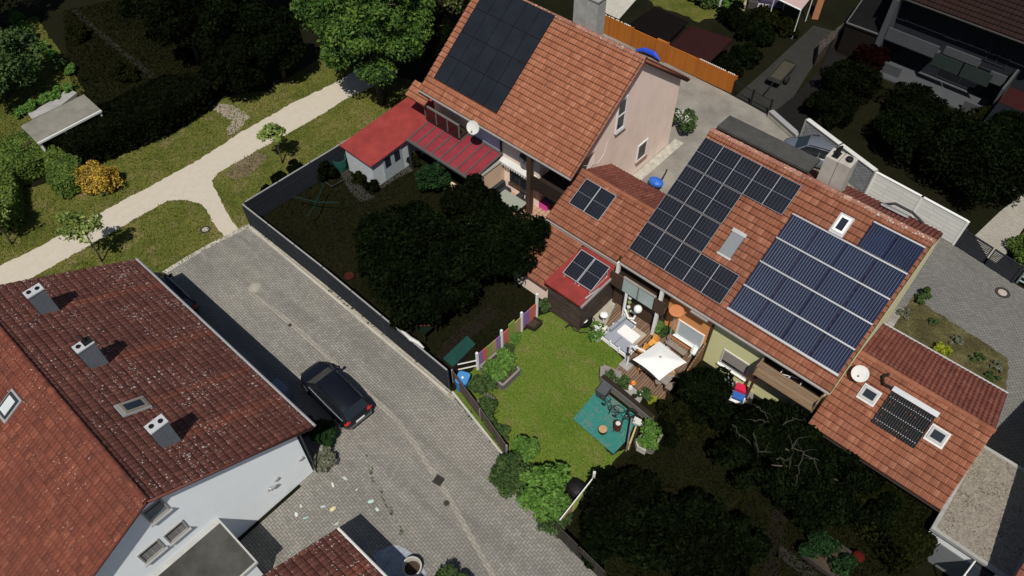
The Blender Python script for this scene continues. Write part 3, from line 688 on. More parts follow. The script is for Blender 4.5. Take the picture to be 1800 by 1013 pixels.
scatter('lawn_tufts', lawn, 45000, .035, GT_L, (), 902, .004, 'mown grass of the lawn beside the teal patio')
scatter('allotment_tufts', allot, 14000, .07, GT_V, (), 903, .006, 'grass of the allotment lawn at the left edge')
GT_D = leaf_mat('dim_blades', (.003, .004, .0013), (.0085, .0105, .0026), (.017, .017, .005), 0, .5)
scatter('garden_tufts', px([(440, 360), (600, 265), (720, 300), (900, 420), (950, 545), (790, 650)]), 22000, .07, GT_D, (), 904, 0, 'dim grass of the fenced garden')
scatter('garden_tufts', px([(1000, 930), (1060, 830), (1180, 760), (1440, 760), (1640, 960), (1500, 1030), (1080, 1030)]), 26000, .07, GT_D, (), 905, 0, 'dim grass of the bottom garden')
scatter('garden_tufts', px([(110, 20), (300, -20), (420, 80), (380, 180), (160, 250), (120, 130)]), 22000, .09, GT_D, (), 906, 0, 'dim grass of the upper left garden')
def edge_weeds(pts, n, seed, wd=.12):
    r = random.Random(seed); out = []
    for i in range(n):
        k = r.randrange(len(pts) - 1); p = Vector(pts[k]).lerp(Vector(pts[k + 1]), r.random() ** .8)
        if math.sin(p.x * 1.9 + seed) + math.sin(p.x * .7) > -.2: out.append((p.x + r.uniform(-wd, wd), p.y + r.uniform(-wd, wd), .03, .07, .07, .05))
    V, F = leafcloud(out, n * 9, .035, seed); o = npmesh('joint_weeds', V, F, MT['mid']); o['kind'] = 'stuff'; o['label'] = 'weeds growing in the paving joints'; o['category'] = 'weeds'
edge_weeds([G(795, 694), G(845, 750), G(889, 806)], 60, 911); edge_weeds([G(440, 400), G(575, 508), G(700, 612), G(792, 692)], 50, 912, .1); edge_weeds([G(640, 800), G(660, 850), G(690, 905), G(720, 960)], 40, 913, .1); edge_weeds([G(975, 938), G(1053, 1012)], 30, 914, .1)
# ------------------------------------------------------------------------------------------------ left house (white gable)
PVD = pv_mat('black_solar_cells', (.009, .0105, .014), (.004, .0045, .006), 2, 2, .012, .006, (.006, .007, .009), .05)
PVL = pv_mat('striped_solar_cells', (.006, .0072, .0125), (.075, .08, .09), 6, 10, .024, .005, (.2, .215, .24), .2, spec=.2)
TUBE = M((.007, .016, .056), .5, .5, .9, .06, 0, 0, name='blue_vacuum_tube')
TUBEB = M((.006, .0075, .011), .5, .3, 2, .12, 0, 0, name='black_vacuum_tube')
BACK = M((.17, .19, .23), .8, .1, 3, .2, 0, name='reflector_sheet')
LEAD = M((.2, .21, .22), .6, .2, 4, .4, .2, name='lead')
lh = T('white_gabled_house', 'white gabled house with weathered dark red tile roof and three chimneys beside the street', 'house', (-25.6, -.7, 0))
b = MB(); gbody(b, -32.8, -18.5, -7.1, 5.5, -.7, 8.07, .543, .543); b.build('wall', MT['lhwhite'], lh)
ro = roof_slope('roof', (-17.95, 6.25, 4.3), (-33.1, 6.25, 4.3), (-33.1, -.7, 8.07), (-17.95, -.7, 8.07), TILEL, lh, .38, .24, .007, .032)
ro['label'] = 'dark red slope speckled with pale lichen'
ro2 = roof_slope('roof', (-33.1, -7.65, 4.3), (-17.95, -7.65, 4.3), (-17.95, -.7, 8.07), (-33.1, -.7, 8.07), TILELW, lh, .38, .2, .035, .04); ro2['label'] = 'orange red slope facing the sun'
ridge_caps((-33.1, -.7, 8.05), (-17.95, -.7, 8.05), TILELW, lh)
gutter(lh, (-33.1, 6.29, 4.28), (-17.95, 6.29, 4.28), .08, MT['zinc'])
b = MB()
for s in (1, -1): b.slab((-17.99, -.7, 7.99), (-17.955, -.7, 7.99), (-17.955, -.7 + s * 6.9, 4.25), (-17.99, -.7 + s * 6.9, 4.25), .1)
b.build('verge_board', M((.12, .05, .04), .8, .2, 5, name='verge_tile'), lh)
fL = roofpt(-.7, 8.07, .543)
for x0, x1 in ((-30.64, -30.2), (-26.2, -25.76), (-20.5, -20.05)):
    c = MB(); z0 = fL(0, 1.7).z - .3; c.box((x0, .95, z0), (x1, 1.68, 8.38)); o = c.build('chimney', M((.12, .14, .16), .7, .2, 5, name='chimney_sheet'), ro)
    # cap and pots
    k = MB(); k.box((x0 - .03, .92, 8.38), (x1 + .03, 1.71, 8.45), 0)
    for i, yy in enumerate((1.13, 1.5)): k.lathe(((x0 + x1) / 2 + (.03 if i else -.03), yy, 8.445), [(.1, 0), (.1, .05), (.075, .05), (.075, .0)], 12, 1, close=False); k.lathe(((x0 + x1) / 2 + (.03 if i else -.03), yy, 8.45), [(.075, .004), (.001, .005)], 12, 1, close=False)
    k.build('chimney_cap', [M((.4, .42, .44), .8, .2, 5, name='cap_concrete'), MT['black']], ro)
    s = MB(); s.box((x1 + .001, 1.3, z0), (x1 + .008, 1.32, 8.38)); s.box((x0 - .06, .9, z0 + .05), (x1 + .04, 1.72, z0 + .3), 0); s.build('flashing', LEAD, ro)
# pot stand on the middle chimney
k = MB(); k.box((-26.2, 1.32, 8.45), (-25.8, 1.7, 8.5)); k.tube([(-26.0, 1.5, 8.5), (-26.05, 1.45, 8.75), (-26.2, 1.3, 8.85)], .06, 7); k.build('cowl', MT['black'], ro)
# warm cleaned runs of newer tiles below the chimneys stay part of the roof
skylight(ro, fL, -23.05, -22.45, .75, 1.62, M((.2, .17, .13), .6, .2, 5, name='skylight_frame'), MT['glass'])
skylight(ro2, fL, -26.9, -26.2, -2.65, -1.82, MT['anthracite'], M((.5, .53, .54), .3, .1, 2, .6, name='lit_glass'))
CURT = wood_mat('pleated_curtain', (.2, .19, .185), (.3, .285, .275), .085, 'Y', gap=(.1, .1, .1), e=.12, gr=.1)  # fold shade of the curtain painted as dark stripes on a flat pane
WF = MT['offwhite']
for y0, y1, z0, z1, gm in ((-1.12, -.27, 5.82, 6.85, M((.16, .19, .21), .15, .5, 1.5, .7, name='sky_glass')), (-1.14, -.22, 3.7, 4.53, CURT), (-2.28, -1.34, 3.74, 4.64, CURT)):
    o = wall_window(lh, (-18.5, y0), (-18.5, y1), z0, z1, (1, 0), M((.3, .29, .27), .6, .2, 5, name='window_frame'), gm, MT['zinc'], 1, .07)
    m = MB(); m.box((-18.485, y0 + .02, z1 - .2), (-18.47, y1 - .02, z1 - .08)); m.build('shadow_gap', MT['black'], o).name = 'painted_shadow_gap'  # black strip painted in as the shadow under the window head
b = MB(); p = GX(475, 855, -18.5); b.tube([p + Vector((0, -.18, .02)), p + Vector((.14, -.05, 0)), p + Vector((.16, .2, -.03))], [.05, .09, .05], 8); b.ball(p + Vector((.1, -.2, .02)), .08); b.build('wall_lamp', MT['zinc'], lh)
for q in ((485, 843), (528, 807)):
    p = GX(*q, -18.5); b = MB(); b.cbox((p.x + .05, p.y, p.z), .1, .22, .1); b.build('wall_vent', MT['zinc'], lh)
b = MB(); b.tube([(-18.3, 5.62, 4.2), (-18.3, 5.6, .1)], .05, 8); b.build('downpipe', MT['anthracite'], lh)
# flat garage against the white house
ga = T('flat_roof_garage', 'garage with dark flat concrete roof and white rim against the white gable wall', 'garage', (-17, -4, 0))
b = MB(); b.box((-18.48, -9, 0), (-15.75, .75, 2.5)); b.build('wall', MT['lhwhite'], ga)
b = MB(); b.box((-18.48, -9, 2.5), (-15.6, .88, 2.66), 0); b.box((-18.25, -8.9, 2.662), (-15.69, .8, 2.668), 1); b.build('roof', [M((.38, .38, .36), .8, .2, 4, name='rim_sheet'), M((.06, .06, .054), .95, .55, 1.2, .1, name='weathered_felt')], ga)
# small tiled garage at the bottom edge
gt = T('tiled_garage', 'small garage with dark red lichen-speckled tile roof at the bottom edge', 'garage', (-11.5, 0, 0))
b = MB(); gbody(b, -13.7, -9.2, -3.4, 3.5, 0, 5.2, .5, .5); b.build('wall', MT['lhwhite'], gt)
roof_slope('roof', (-9.0, 4.0, 3.2), (-13.95, 4.0, 3.2), (-13.95, 0, 5.2), (-9.0, 0, 5.2), TILEL, gt, .42, .24, .007, .035)
roof_slope('roof', (-13.95, -4, 3.2), (-9.0, -4, 3.2), (-9.0, 0, 5.2), (-13.95, 0, 5.2), TILELW, gt, .38)
gutter(gt, (-13.95, 4.04, 3.18), (-9.0, 4.04, 3.18), .075, MT['offwhite'])
# ------------------------------------------------------------------------------------------------ salmon roofed house
h1 = T('salmon_roof_house', 'pink gabled house with salmon tile roof and black solar panels', 'house', (-25.3, 32, 0))
m1 = (9.85 - 5.05) / 6.2; f1 = roofpt(32.2, 9.85, m1)
b = MB(); gbody(b, -31.3, -22.1, 26.9, 37.6, 32.2, 9.85, m1, m1); gbody(b, -22.1, -19.35, 28.7, 37.6, 32.2, 9.85, m1, m1)
b.add([(-19.6, 26.5, 5.2), (-19.6, 28.7, 5.2), (-19.6, 28.7, 6.95), (-19.6, 26.5, 5.28), (-19.36, 26.5, 5.2), (-19.36, 28.7, 5.2), (-19.36, 28.7, 6.95), (-19.36, 26.5, 5.28)], [(0, 3, 2, 1), (4, 5, 6, 7), (0, 1, 5, 4), (2, 3, 7, 6), (3, 0, 4, 7), (1, 2, 6, 5)])
b.build('wall', MT['pink'], h1)
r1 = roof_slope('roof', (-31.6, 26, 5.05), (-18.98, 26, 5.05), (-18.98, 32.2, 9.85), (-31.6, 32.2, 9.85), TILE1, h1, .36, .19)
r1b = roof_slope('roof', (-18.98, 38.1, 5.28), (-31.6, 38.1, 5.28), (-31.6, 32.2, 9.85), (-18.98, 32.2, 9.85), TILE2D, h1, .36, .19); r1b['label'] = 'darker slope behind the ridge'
ridge_caps((-31.6, 32.2, 9.83), (-18.98, 32.2, 9.83), RIDGE1, h1)
b = MB()
for s, e in ((-1, 26.05), (1, 38.05)): b.slab((-19.08, 32.2, 9.78), (-19.03, 32.2, 9.78), (-19.03, e, 9.78 - m1 * abs(e - 32.2)), (-19.08, e, 9.78 - m1 * abs(e - 32.2)), .16)
b.build('verge_board', MT['brown'], h1)
gutter(h1, (-31.6, 25.96, 5.0), (-18.98, 25.96, 5.0)); gutter(h1, (-31.6, 38.14, 5.25), (-18.98, 38.14, 5.25))
for i in range(5):
    for j in range(4):
        x = -30.95 + i * 1.09; y = 26.88 + j * 1.33
        pv(h1, f1, x + .012, x + 1.078, y + .012, y + 1.318, .16, PVD, MT['black'], fr=.012)
b = MB(); b.box((-24.85, 33.0, 8.2), (-24.0, 33.8, 11.5)); b.box((-23.95, 33.0, 8.2), (-23.1, 33.8, 11.3)); b.box((-24.0, 33.05, 8.2), (-23.95, 33.75, 11.2))
o = b.build('chimney', M((.34, .34, .32), .9, .3, 2.2, .1, 0, .4, name='concrete_chimney'), h1)
k = MB(); k.box((-24.9, 32.95, 11.5), (-23.95, 33.85, 11.6)); k.box((-23.98, 32.95, 11.3), (-23.05, 33.85, 11.4)); k.lathe((-24.4, 33.4, 11.6), [(.16, 0), (.14, .25), (.2, .26), (.02, .4)], 10, 1); k.lathe((-23.5, 33.4, 11.4), [(.2, 0), (.2, .12), (.15, .12), (.15, .02)], 10, 1); k.build('chimney_cap', [MT['concrete'], MT['black']], o)
w1 = wall_window(h1, (-19.35, 30.55), (-19.35, 31.45), 5.35, 7.65, (1, 0), MT['white'], MT['glass'], MT['zinc'], 1, .1)
m = MB(); m.box((-19.33, 30.65, 6.45), (-19.3, 31.35, 6.53)); m.build('transom', MT['white'], w1)
wall_window(h1, (-19.35, 33.55), (-19.35, 34.65), .98, 2.42, (1, 0), MT['white'], MT['glass'], M((.2, .1, .06), .7, .2, 5, name='clay_sill'), 1, .1)
m = MB(); m.tube([GX(1068, 248, -19.35) + Vector((.01, 0, 0)), GX(1062, 270, -19.35) + Vector((.01, 0, 0)), GX(1050, 288, -19.35) + Vector((.01, 0, 0)), GX(1025, 292, -19.35) + Vector((.01, 0, 0))], .016, 5); m.build('cable', MT['offwhite'], h1)
# balcony with dark glass, blue wall panel, loggia
b = MB(); b.box((-31.2, 25.95, 2.9), (-28.1, 26.9, 3.05)); b.build('balcony_floor', MT['dbrown'], h1)
for i in range(3):
    x = -31.15 + i * 1.03; b = MB(); b.box((x + .05, 25.93, 3.1), (x + .99, 25.97, 4.05)); o = b.build('balcony_glass', M((.018, .006, .006), .15, .3, 2, .7, name='smoked_glass'), h1)
b = MB()
for i in range(4): b.box((-31.15 + i * 1.03 - .03, 25.9, 3.05), (-31.15 + i * 1.03 + .03, 26.0, 4.1))
b.box((-31.2, 25.88, 4.05), (-28.05, 26.02, 4.12)); b.build('balcony_rail', M((.13, .12, .115), .6, .15, 4, .4, name='dull_rail'), h1)
b = MB(); b.box((-28.05, 26.84, 2.6), (-25.3, 26.895, 4.5)); b.build('wall_panel', M((.42, .5, .62), .8, .05, 2, name='pale_blue_render'), h1)
b = MB(); b.box((-25.3, 26.78, 2.4), (-25.2, 26.89, 4.9)); b.build('downpipe', MT['anthracite'], h1)
wall_window(h1, (-24.55, 26.9), (-22.85, 26.9), .75, 2.2, (0, -1), MT['brown'], MT['glass'], MT['brown'], 2, .09)
b = MB(); b.slab((-25.2, 26.55, 2.42), (-22.3, 26.55, 2.42), (-22.3, 26.9, 2.6), (-25.2, 26.9, 2.6), .05)
for i in range(14): x = -25.2 + i * .207; b.add([(x, 26.54, 2.42), (x + .207, 26.54, 2.42), (x + .17, 26.53, 2.26), (x + .1, 26.53, 2.22), (x + .035, 26.53, 2.26)], [(0, 1, 2, 3, 4)])
b.build('awning', MT['offwhite'], h1)
b = MB(); b.tube([(-22.55, 26.6, .5), (-22.55, 26.6, 2.3)], .14, 10); b.build('rolled_blind', MT['white'], h1)
b = MB(); b.box((-22.35, 25.95, 0), (-22.05, 26.25, 4.95)); b.build('post', MT['brown'], h1)
b = MB(); b.box((-22.05, 26.0, 2.45), (-19.4, 28.7, 2.6)); b.box((-22.05, 26.0, 2.6), (-19.4, 26.07, 3.5)); b.box((-19.47, 26.0, 2.6), (-19.4, 28.7, 3.5)); b.build('loggia', MT['dbrown'], h1)
for k, (q, aim) in enumerate((((832, 224), (.25, -.8, .45)), ((924, 277), (.3, -.8, .4)))):
    p = GY(*q, 25.75 if k == 0 else 26.55); dish(h1, p, aim, .43 if k == 0 else .4, MT['offwhite'] if k == 0 else MT['anthracite'], p + Vector((.1, .4 if k == 0 else .3, -.5)))
b = MB(); gv = [(-31.55, 25.2, 4.3), (-30.6, 25.2, 4.3)]; 
roof_slope('porch_roof', (-32.6, 25.6, 4.35), (-30.85, 25.6, 4.35), (-30.85, 26.6, 5.0), (-32.6, 26.6, 5.0), TILE1, h1)
# winter garden with red glazing
pg = T('red_glazed_pergola', 'lean-to pergola with red glazed panes and dark grey rafters under the salmon roof', 'pergola', (-28, 25.5, 0))
pl = lambda x, y, h=0: Vector((x, y, 2.45 + (y - 24.0) * .155 + h))
for i in range(8):
    x0 = -31.0 + i * .73; y1 = 26.7 if i > 3 else 26.35
    b = MB(); b.slab(pl(x0 + .05, 24.12), pl(x0 + .68, 24.12), pl(x0 + .68, y1), pl(x0 + .05, y1), .02); b.build('pane', MT['red_glass'], pg)
b = MB()
for i in range(9): x0 = -31.0 + i * .73; b.slab(pl(x0 - .045, 24.0, .05), pl(x0 + .045, 24.0, .05), pl(x0 + .045, 26.8, .05), pl(x0 - .045, 26.8, .05), .12)
b.slab(pl(-31.05, 23.95, .06), pl(-25.1, 23.95, .06), pl(-25.1, 24.12, .06), pl(-31.05, 24.12, .06), .16); b.slab(pl(-31.05, 26.7, .06), pl(-25.1, 26.7, .06), pl(-25.1, 26.85, .06), pl(-31.05, 26.85, .06), .16)
b.build('rafters', M((.075, .07, .068), .6, .2, 5, .4, name='grey_aluminium'), pg)
b = MB(); b.box((-25.25, 24.05, 0), (-25.05, 26.88, 2.35)); b.box((-27.2, 24.05, 0), (-25.25, 24.2, 1.0)); b.build('side_wall', MT['beige'], pg)
b = MB(); b.box((-25.3, 23.95, 2.35), (-25.0, 26.88, 2.43)); b.build('wall_coping', MT['concrete'], pg)
for x in (-31.0, -28.2, -25.4):
    b = MB(); b.box((x - .06, 24.0, 0), (x + .06, 24.12, 2.4)); b.build('post', MT['anthracite'], pg)
# shed
sh = T('garden_shed', 'white garden shed with red sheet roof and glazed double door', 'shed', (-32.7, 24.5, 0))
b = MB(); b.box((-34.0, 21.1, 0), (-31.35, 28.3, 2.1)); b.build('wall', M((.45, .48, .5), .8, .15, 3, name='white_boards'), sh)
b = MB(); b.slab((-34.2, 20.9, 2.22), (-31.15, 20.9, 2.16), (-31.15, 28.6, 2.6), (-34.2, 28.6, 2.66), .09); b.build('roof', MT['red_sheet'], sh)
for y0 in (22.0, 22.82):
    d = MB(); d.box((-31.35, y0, .05), (-31.3, y0 + .8, 2.0)); o = d.build('door', M((.3, .33, .35), .7, .15, 4, name='door_paint'), sh)
    g = MB(); g.box((-31.3, y0 + .16, 1.05), (-31.29, y0 + .64, 1.85)); g.build('pane', MT['glass'], o)
# ------------------------------------------------------------------------------------------------ link garage
g1 = T('link_garage', 'low tiled garage with one solar panel between the two houses', 'garage', (-16.6, 27.4, 0))
mg1 = .52; fg1 = roofpt(27.5, 4.5, mg1)
b = MB(); gbody(b, -19.3, -13.75, 24.7, 30.1, 27.5, 4.5, mg1, mg1, .13); b.build('wall', MT['pink'], g1)
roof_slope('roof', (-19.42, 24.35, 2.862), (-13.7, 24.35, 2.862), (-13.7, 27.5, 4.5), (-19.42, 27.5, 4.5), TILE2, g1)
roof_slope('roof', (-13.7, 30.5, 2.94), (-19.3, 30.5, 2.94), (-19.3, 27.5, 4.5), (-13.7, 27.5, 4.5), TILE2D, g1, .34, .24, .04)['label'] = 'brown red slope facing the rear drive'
ridge_caps((-19.4, 27.5, 4.48), (-13.7, 27.5, 4.48), TILE2, g1)
gutter(g1, (-19.4, 24.27, 2.84), (-13.9, 24.27, 2.84), .06)
for i in range(2): pv(g1, fg1, -18.72 + i * 1.1, -17.64 + i * 1.1, 25.62, 27.2, .14, PVL, MT['alu'], fr=.022)
lt = T('lean_to', 'lower lean-to with worn terracotta tiles next to the red shed roof', 'lean-to', (-17.9, 22.6, 0))
roof_slope('roof', (-19.35, 21.0, 1.62), (-16.55, 21.0, 1.62), (-16.55, 24.2, 2.72), (-19.35, 24.2, 2.72), TILE2, lt)
b = MB(); b.box((-19.2, 21.3, 0), (-16.6, 24.15, 1.5)); b.build('wall', MT['pink'], lt)
rs = T('red_roof_shed', 'dark timber shed with flat red roof under two tilted solar panels', 'shed', (-15.2, 22.6, 0))
b = MB(); b.box((-16.35, 20.95, 0), (-14.0, 24.2, 2.45)); b.build('wall', wood_mat('dark_boards', (.035, .018, .012), (.05, .028, .018), .16, 'Z'), rs)
b = MB(); b.box((-16.5, 20.75, 2.46), (-13.88, 24.28, 2.58), 0); b.box((-13.88, 20.7, 2.46), (-13.8, 24.28, 2.63), 1); b.build('roof', [MT['red_sheet'], MT['zinc']], rs)
ft = lambda x, y, h=0: Vector((x, y, 2.82 + (y - 21.75) * .38 + h))
for i in range(2):
    t_ = T('tilted_solar_panel', ('left' if i == 0 else 'right') + ' of two tilted solar panels standing on the flat red shed roof', 'solar panel', (-15.5 + i, 22.4, 2.6), 'solar panels on the red shed roof')
    x0 = -16.0 + i * 1.02; pv(t_, ft, x0, x0 + .98, 21.75, 23.35, .03, PVL, MT['alu'], fr=.03, name='module')
    b = MB()
    for x in (x0 + .1, x0 + .88): b.tube([(x, 23.3, 2.58), (x, 23.3, 3.36)], .02, 5); b.tube([(x, 21.8, 2.58), (x, 21.8, 2.8)], .02, 5); b.tube([(x, 21.75, 2.6), (x, 23.4, 2.6)], .02, 5)
    b.build('stand', MT['alu'], t_)
# ------------------------------------------------------------------------------------------------ solar house
h2 = T('solar_house', 'two-family house whose terracotta roof carries solar panels and blue tube collectors', 'house', (-7.3, 30, 0))
m2 = .603; YR, ZR = 30.85, 8.6; f2 = roofpt(YR, ZR, m2)
b = MB(); gbody(b, -13.3, -7.72, 23.95, 33.3, YR, ZR, m2, m2, .2, 0); gbody(b, -7.7, -1.275, 23.95, 33.3, YR, ZR, m2, m2, .2, 1)
b.build('wall', [MT['orange'], MT['green']], h2)
b = MB(); b.add([(-1.268, 23.95, 0), (-1.268, 33.3, 0), (-1.268, 33.3, 6.92), (-1.268, YR, 8.35), (-1.268, 23.95, 4.22)], [(0, 1, 2, 3, 4)]); b.build('gable_wall', MT['yellow'], h2)
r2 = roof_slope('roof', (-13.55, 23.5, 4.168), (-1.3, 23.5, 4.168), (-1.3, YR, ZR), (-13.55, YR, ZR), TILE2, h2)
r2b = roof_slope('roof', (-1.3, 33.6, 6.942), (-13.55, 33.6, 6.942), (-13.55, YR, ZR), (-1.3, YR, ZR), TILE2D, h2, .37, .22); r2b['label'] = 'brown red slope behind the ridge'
ridge_caps((-13.55, YR, ZR - .02), (-1.3, YR, ZR - .02), RIDGE1, h2)
gutter(h2, (-13.55, 23.45, 4.1), (-1.3, 23.45, 4.1), .075)
b = MB(); b.slab((-1.33, YR, ZR - .06), (-1.285, YR, ZR - .06), (-1.285, 23.5, 4.1), (-1.33, 23.5, 4.1), .14); b.slab((-1.33, YR, ZR - .06), (-1.285, YR, ZR - .06), (-1.285, 33.6, 6.88), (-1.33, 33.6, 6.88), .14); b.build('verge_board', MT['brown'], h2)
rows = [(24.2, 5), (25.7, 3), (27.2, 3), (28.88, 5)]
ys = [(24.2, 25.7), (25.73, 27.23), (27.26, 28.84), (28.87, 30.4)]
for (ya, yb), n in zip(ys, (5, 3, 3, 5)):
    for i in range(n):
        x = -13.5 + i * 1.135; pv(h2, f2, x + .004, x + 1.131, ya + .006, yb - .006, .17, PVL, M((.3, .31, .33), .45, .1, 4, .4, .3, name='module_frame'), fr=.015)
hd = M((.31, .32, .34), .45, .08, 3, .5, .2, name='header_pipe')
for j in range(4):
    for i in range(4):
        x = -7.42 + i * 1.49; y = 24.28 + j * 1.225; tubes_panel(h2, f2, x, x + 1.49, y, y + 1.215, .1, TUBE, BACK, hd)
for i in range(2): x = -4.02 + i * 1.27; tubes_panel(h2, f2, x, x + 1.27, 29.22, 30.45, .1, TUBE, BACK, hd)
b = MB(); b.slab(*on_slope(f2, -7.45, -1.42, 24.2, 24.3, .16), .08); b.build('collector_rail', hd, h2)
skylight(r2, f2, -5.45, -4.9, 29.35, 30.1, MT['white'], MT['glass'])
b = MB(); b.slab(*on_slope(f2, -9.42, -8.72, 26.15, 27.3, .15), .15); o = b.build('shuttered_skylight', M((.17, .185, .2), .5, .1, 4, .4, .3, name='grey_shutter'), r2)
b = MB(); b.slab(*on_slope(f2, -9.47, -8.67, 27.22, 27.4, .2), .1); b.build('shutter_box', MT['zinc'], o); b = MB(); b.slab(*on_slope(f2, -9.47, -8.67, 26.05, 26.16, .13), .05); b.build('sill', MT['zinc'], o)
zt = GY(1450, 274, 31.15).z
b = MB(); b.box((-7.5, 31.15, 7.6), (-6.87, 32.0, zt)); b.box((-6.83, 31.15, 7.6), (-6.2, 32.0, zt)); b.box((-6.87, 31.2, 7.6), (-6.83, 31.95, zt - .08))
o = b.build('chimney', M((.4, .37, .33), .9, .25, 2.2, .1, 0, .4, name='pale_chimney'), h2)
k = MB(); k.box((-7.3, 31.3, zt), (-6.98, 31.85, zt + .03)); k.tube([(-7.15, 31.6, zt), (-7.15, 31.6, zt + .3), (-7.05, 31.6, zt + .6)], [.16, .13, .05], 9); k.build('chimney_pot', MT['black'], o); k = MB(); k.lathe((-6.5, 31.6, zt), [(.17, 0), (.17, .16), (.1, .2)], 10); k.build('chimney_pot', MT['black'], o)
# flat dormer behind the ridge and dark awning window
DOR = M((.06, .06, .055), .9, .4, 1.5, .2, name='roofing_felt')
b = MB(); b.slab((-13.4, 31.2, 8.72), (-8.0, 31.2, 8.72), (-8.0, 32.5, 8.66), (-13.4, 32.5, 8.66), .14, 0, 0); o = b.build('dormer_roof', DOR, r2b)
b = MB(); b.box((-13.2, 31.3, 7.0), (-8.2, 32.4, 8.5)); b.build('dormer_wall', MT['anthracite'], r2b)
b = MB(); b.slab(*[f2(x, y, .13) for x, y in ((-3.0, 32.75), (-4.4, 32.75), (-4.4, 32.4), (-3.0, 32.4))][::-1], .1); b.build('vent_panel', MT['zinc'], r2b)
b = MB(); b.tube([f2(-4.4, 32.9, .1), f2(-3.9, 33.0, .4), f2(-3.0, 33.1, .36), f2(-2.3, 33.2, .1)], .07, 6); b.build('roof_hose', MT['black'], r2b)
# front: balcony with frosted glass, windows, posts
b = MB(); b.box((-13.9, 23.35, 2.2), (-10.35, 23.88, 2.35)); b.box((-13.9, 23.35, 2.35), (-13.0, 23.42, 3.3)); b.box((-11.0, 23.35, 2.35), (-10.35, 23.42, 3.3)); b.box((-13.85, 23.88, 0), (-10.4, 23.94, 4.1)); b.build('balcony', MT['brown'], h2)
for x0 in (-13.02, -11.98):
    b = MB(); b.box((x0, 23.3, 2.3), (x0 + .95, 23.34, 3.35)); b.build('balcony_glass', M((.33, .4, .39), .3, .08, 2, .5, name='frosted_glass'), h2)
b = MB(); b.box((-13.05, 23.28, 3.36), (-10.95, 23.42, 3.42)); b.box((-12.03, 23.3, 2.3), (-11.97, 23.4, 3.36)); b.build('balcony_rail', MT['gutter'], h2)
for x in (-13.55, -10.72):
    b = MB(); b.box((x - .09, 23.38, 0 if x > -12 else 3.3), (x + .09, 23.56, 4.1)); b.build('post', MT['white'], h2)
b = MB(); b.ball((-11.7, 23.05, 2.0), .24); b.build('ball_lamp', MT['white'], h2)
o = wall_window(h2, (-9.62, 23.95), (-7.97, 23.95), .68, 2.05, (0, -1), MT['white'], M((.42, .47, .5), .5, .06, 2, .4, name='closed_shutter'), MT['white'], 1, .1)
o = wall_window(h2, (-6.78, 23.95), (-5.18, 23.95), .72, 2.0, (0, -1), MT['offwhite'], MT['glass'], MT['white'], 1, .08)
b = MB(); b.box((-6.7, 23.9, 1.15), (-5.26, 23.925, 1.93)); b.build('shutter', M((.27, .25, .23), .7, .1, 6, name='taupe_shutter'), o)
b = MB(); b.box((-7.74, 23.8, 0), (-7.66, 23.94, 4.2)); b.build('downpipe', MT['brown'], h2)
b = MB(); b.slab((-8.9, 23.3, 4.0), (-7.9, 23.3, 4.0), (-7.9, 23.42, 4.02), (-8.9, 23.42, 4.02), .1); b.build('awning_case', MT['gutter'], h2)
WB = wood_mat('balcony_boards', (.14, .085, .045), (.22, .14, .08), .2, 'Z', grey=(.25, .2, .15), gr=.5, e=.03, gap=(.06, .04, .025))
yb_ = 23.35; zt_ = GY(1348, 638, yb_).z; zb_ = GY(1330, 668, yb_).z
b = MB(); b.slab((-4.75, yb_ - .32, 2.75), (-1.5, yb_ - .32, 2.75), (-1.5, yb_ + .05, 3.5), (-4.75, yb_ + .05, 3.5), .06); b.box((-4.75, yb_ - .3, 2.6), (-4.69, 23.9, 3.45)); b.box((-1.56, yb_ - .3, 2.6), (-1.5, 23.9, 3.45)); b.build('wood_balcony', WB, h2)
b = MB(); b.box((-4.7, yb_ - .25, 2.55), (-1.55, 23.94, 2.68)); b.box((-4.7, 23.89, 2.68), (-1.55, 23.94, 4.05)); b.build('balcony_floor', MT['dbrown'], h2)
b = MB(); b.box((-4.72, yb_, 0), (-4.6, yb_ + .12, 2.6)); b.box((-1.7, yb_, 0), (-1.58, yb_ + .12, 2.6)); b.build('post', MT['brown'], h2)
# right garage
g2 = T('right_garage', 'low terracotta roofed garage with a black tube collector and two small skylights', 'garage', (2, 26.2, 0))
mg = 2 / 3.8; fg2 = roofpt(26.2, 4.6, mg); mgb = 1.6 / 3.8
b = MB(); gbody(b, -1.26, 4.95, 22.7, 29.7, 26.2, 4.6, mg, mgb, .14); b.build('wall', MT['green'], g2)
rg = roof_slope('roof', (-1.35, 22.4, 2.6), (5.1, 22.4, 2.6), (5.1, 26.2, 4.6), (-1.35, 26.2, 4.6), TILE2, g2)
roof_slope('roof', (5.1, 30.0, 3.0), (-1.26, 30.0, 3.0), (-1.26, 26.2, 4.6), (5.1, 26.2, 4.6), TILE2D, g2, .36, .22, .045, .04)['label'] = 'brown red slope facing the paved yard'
ridge_caps((-1.3, 26.2, 4.58), (5.1, 26.2, 4.58), TILE2, g2)
gutter(g2, (-1.2, 30.1, 2.98), (5.1, 30.1, 2.98), .06, MT['zinc']); gutter(g2, (-1.35, 22.34, 2.56), (5.1, 22.34, 2.56), .05, MT['dbrown'])
skylight(rg, fg2, -.24, .48, 24.55, 25.1, M((.36, .36, .35), .6, .15, 4, name='skylight_cladding'), MT['glass'], flash=.07); skylight(rg, fg2, 3.02, 3.74, 24.55, 25.12, M((.36, .36, .35), .6, .15, 4), MT['glass'], flash=.07)
b = MB(); a = on_slope(fg2, .83, 2.88, 23.9, 25.5, .08); b.slab(*a, .03, 1, 1)
for i in range(19):
    x = .86 + i * .111; b.tube([fg2(x, 23.9, .12), fg2(x, 25.45, .12)], .038, 6, 0)
for y in (24.1, 24.62, 25.2): b.slab(*on_slope(fg2, .83, 2.88, y, y + .03, .115), .02, 2, 2)
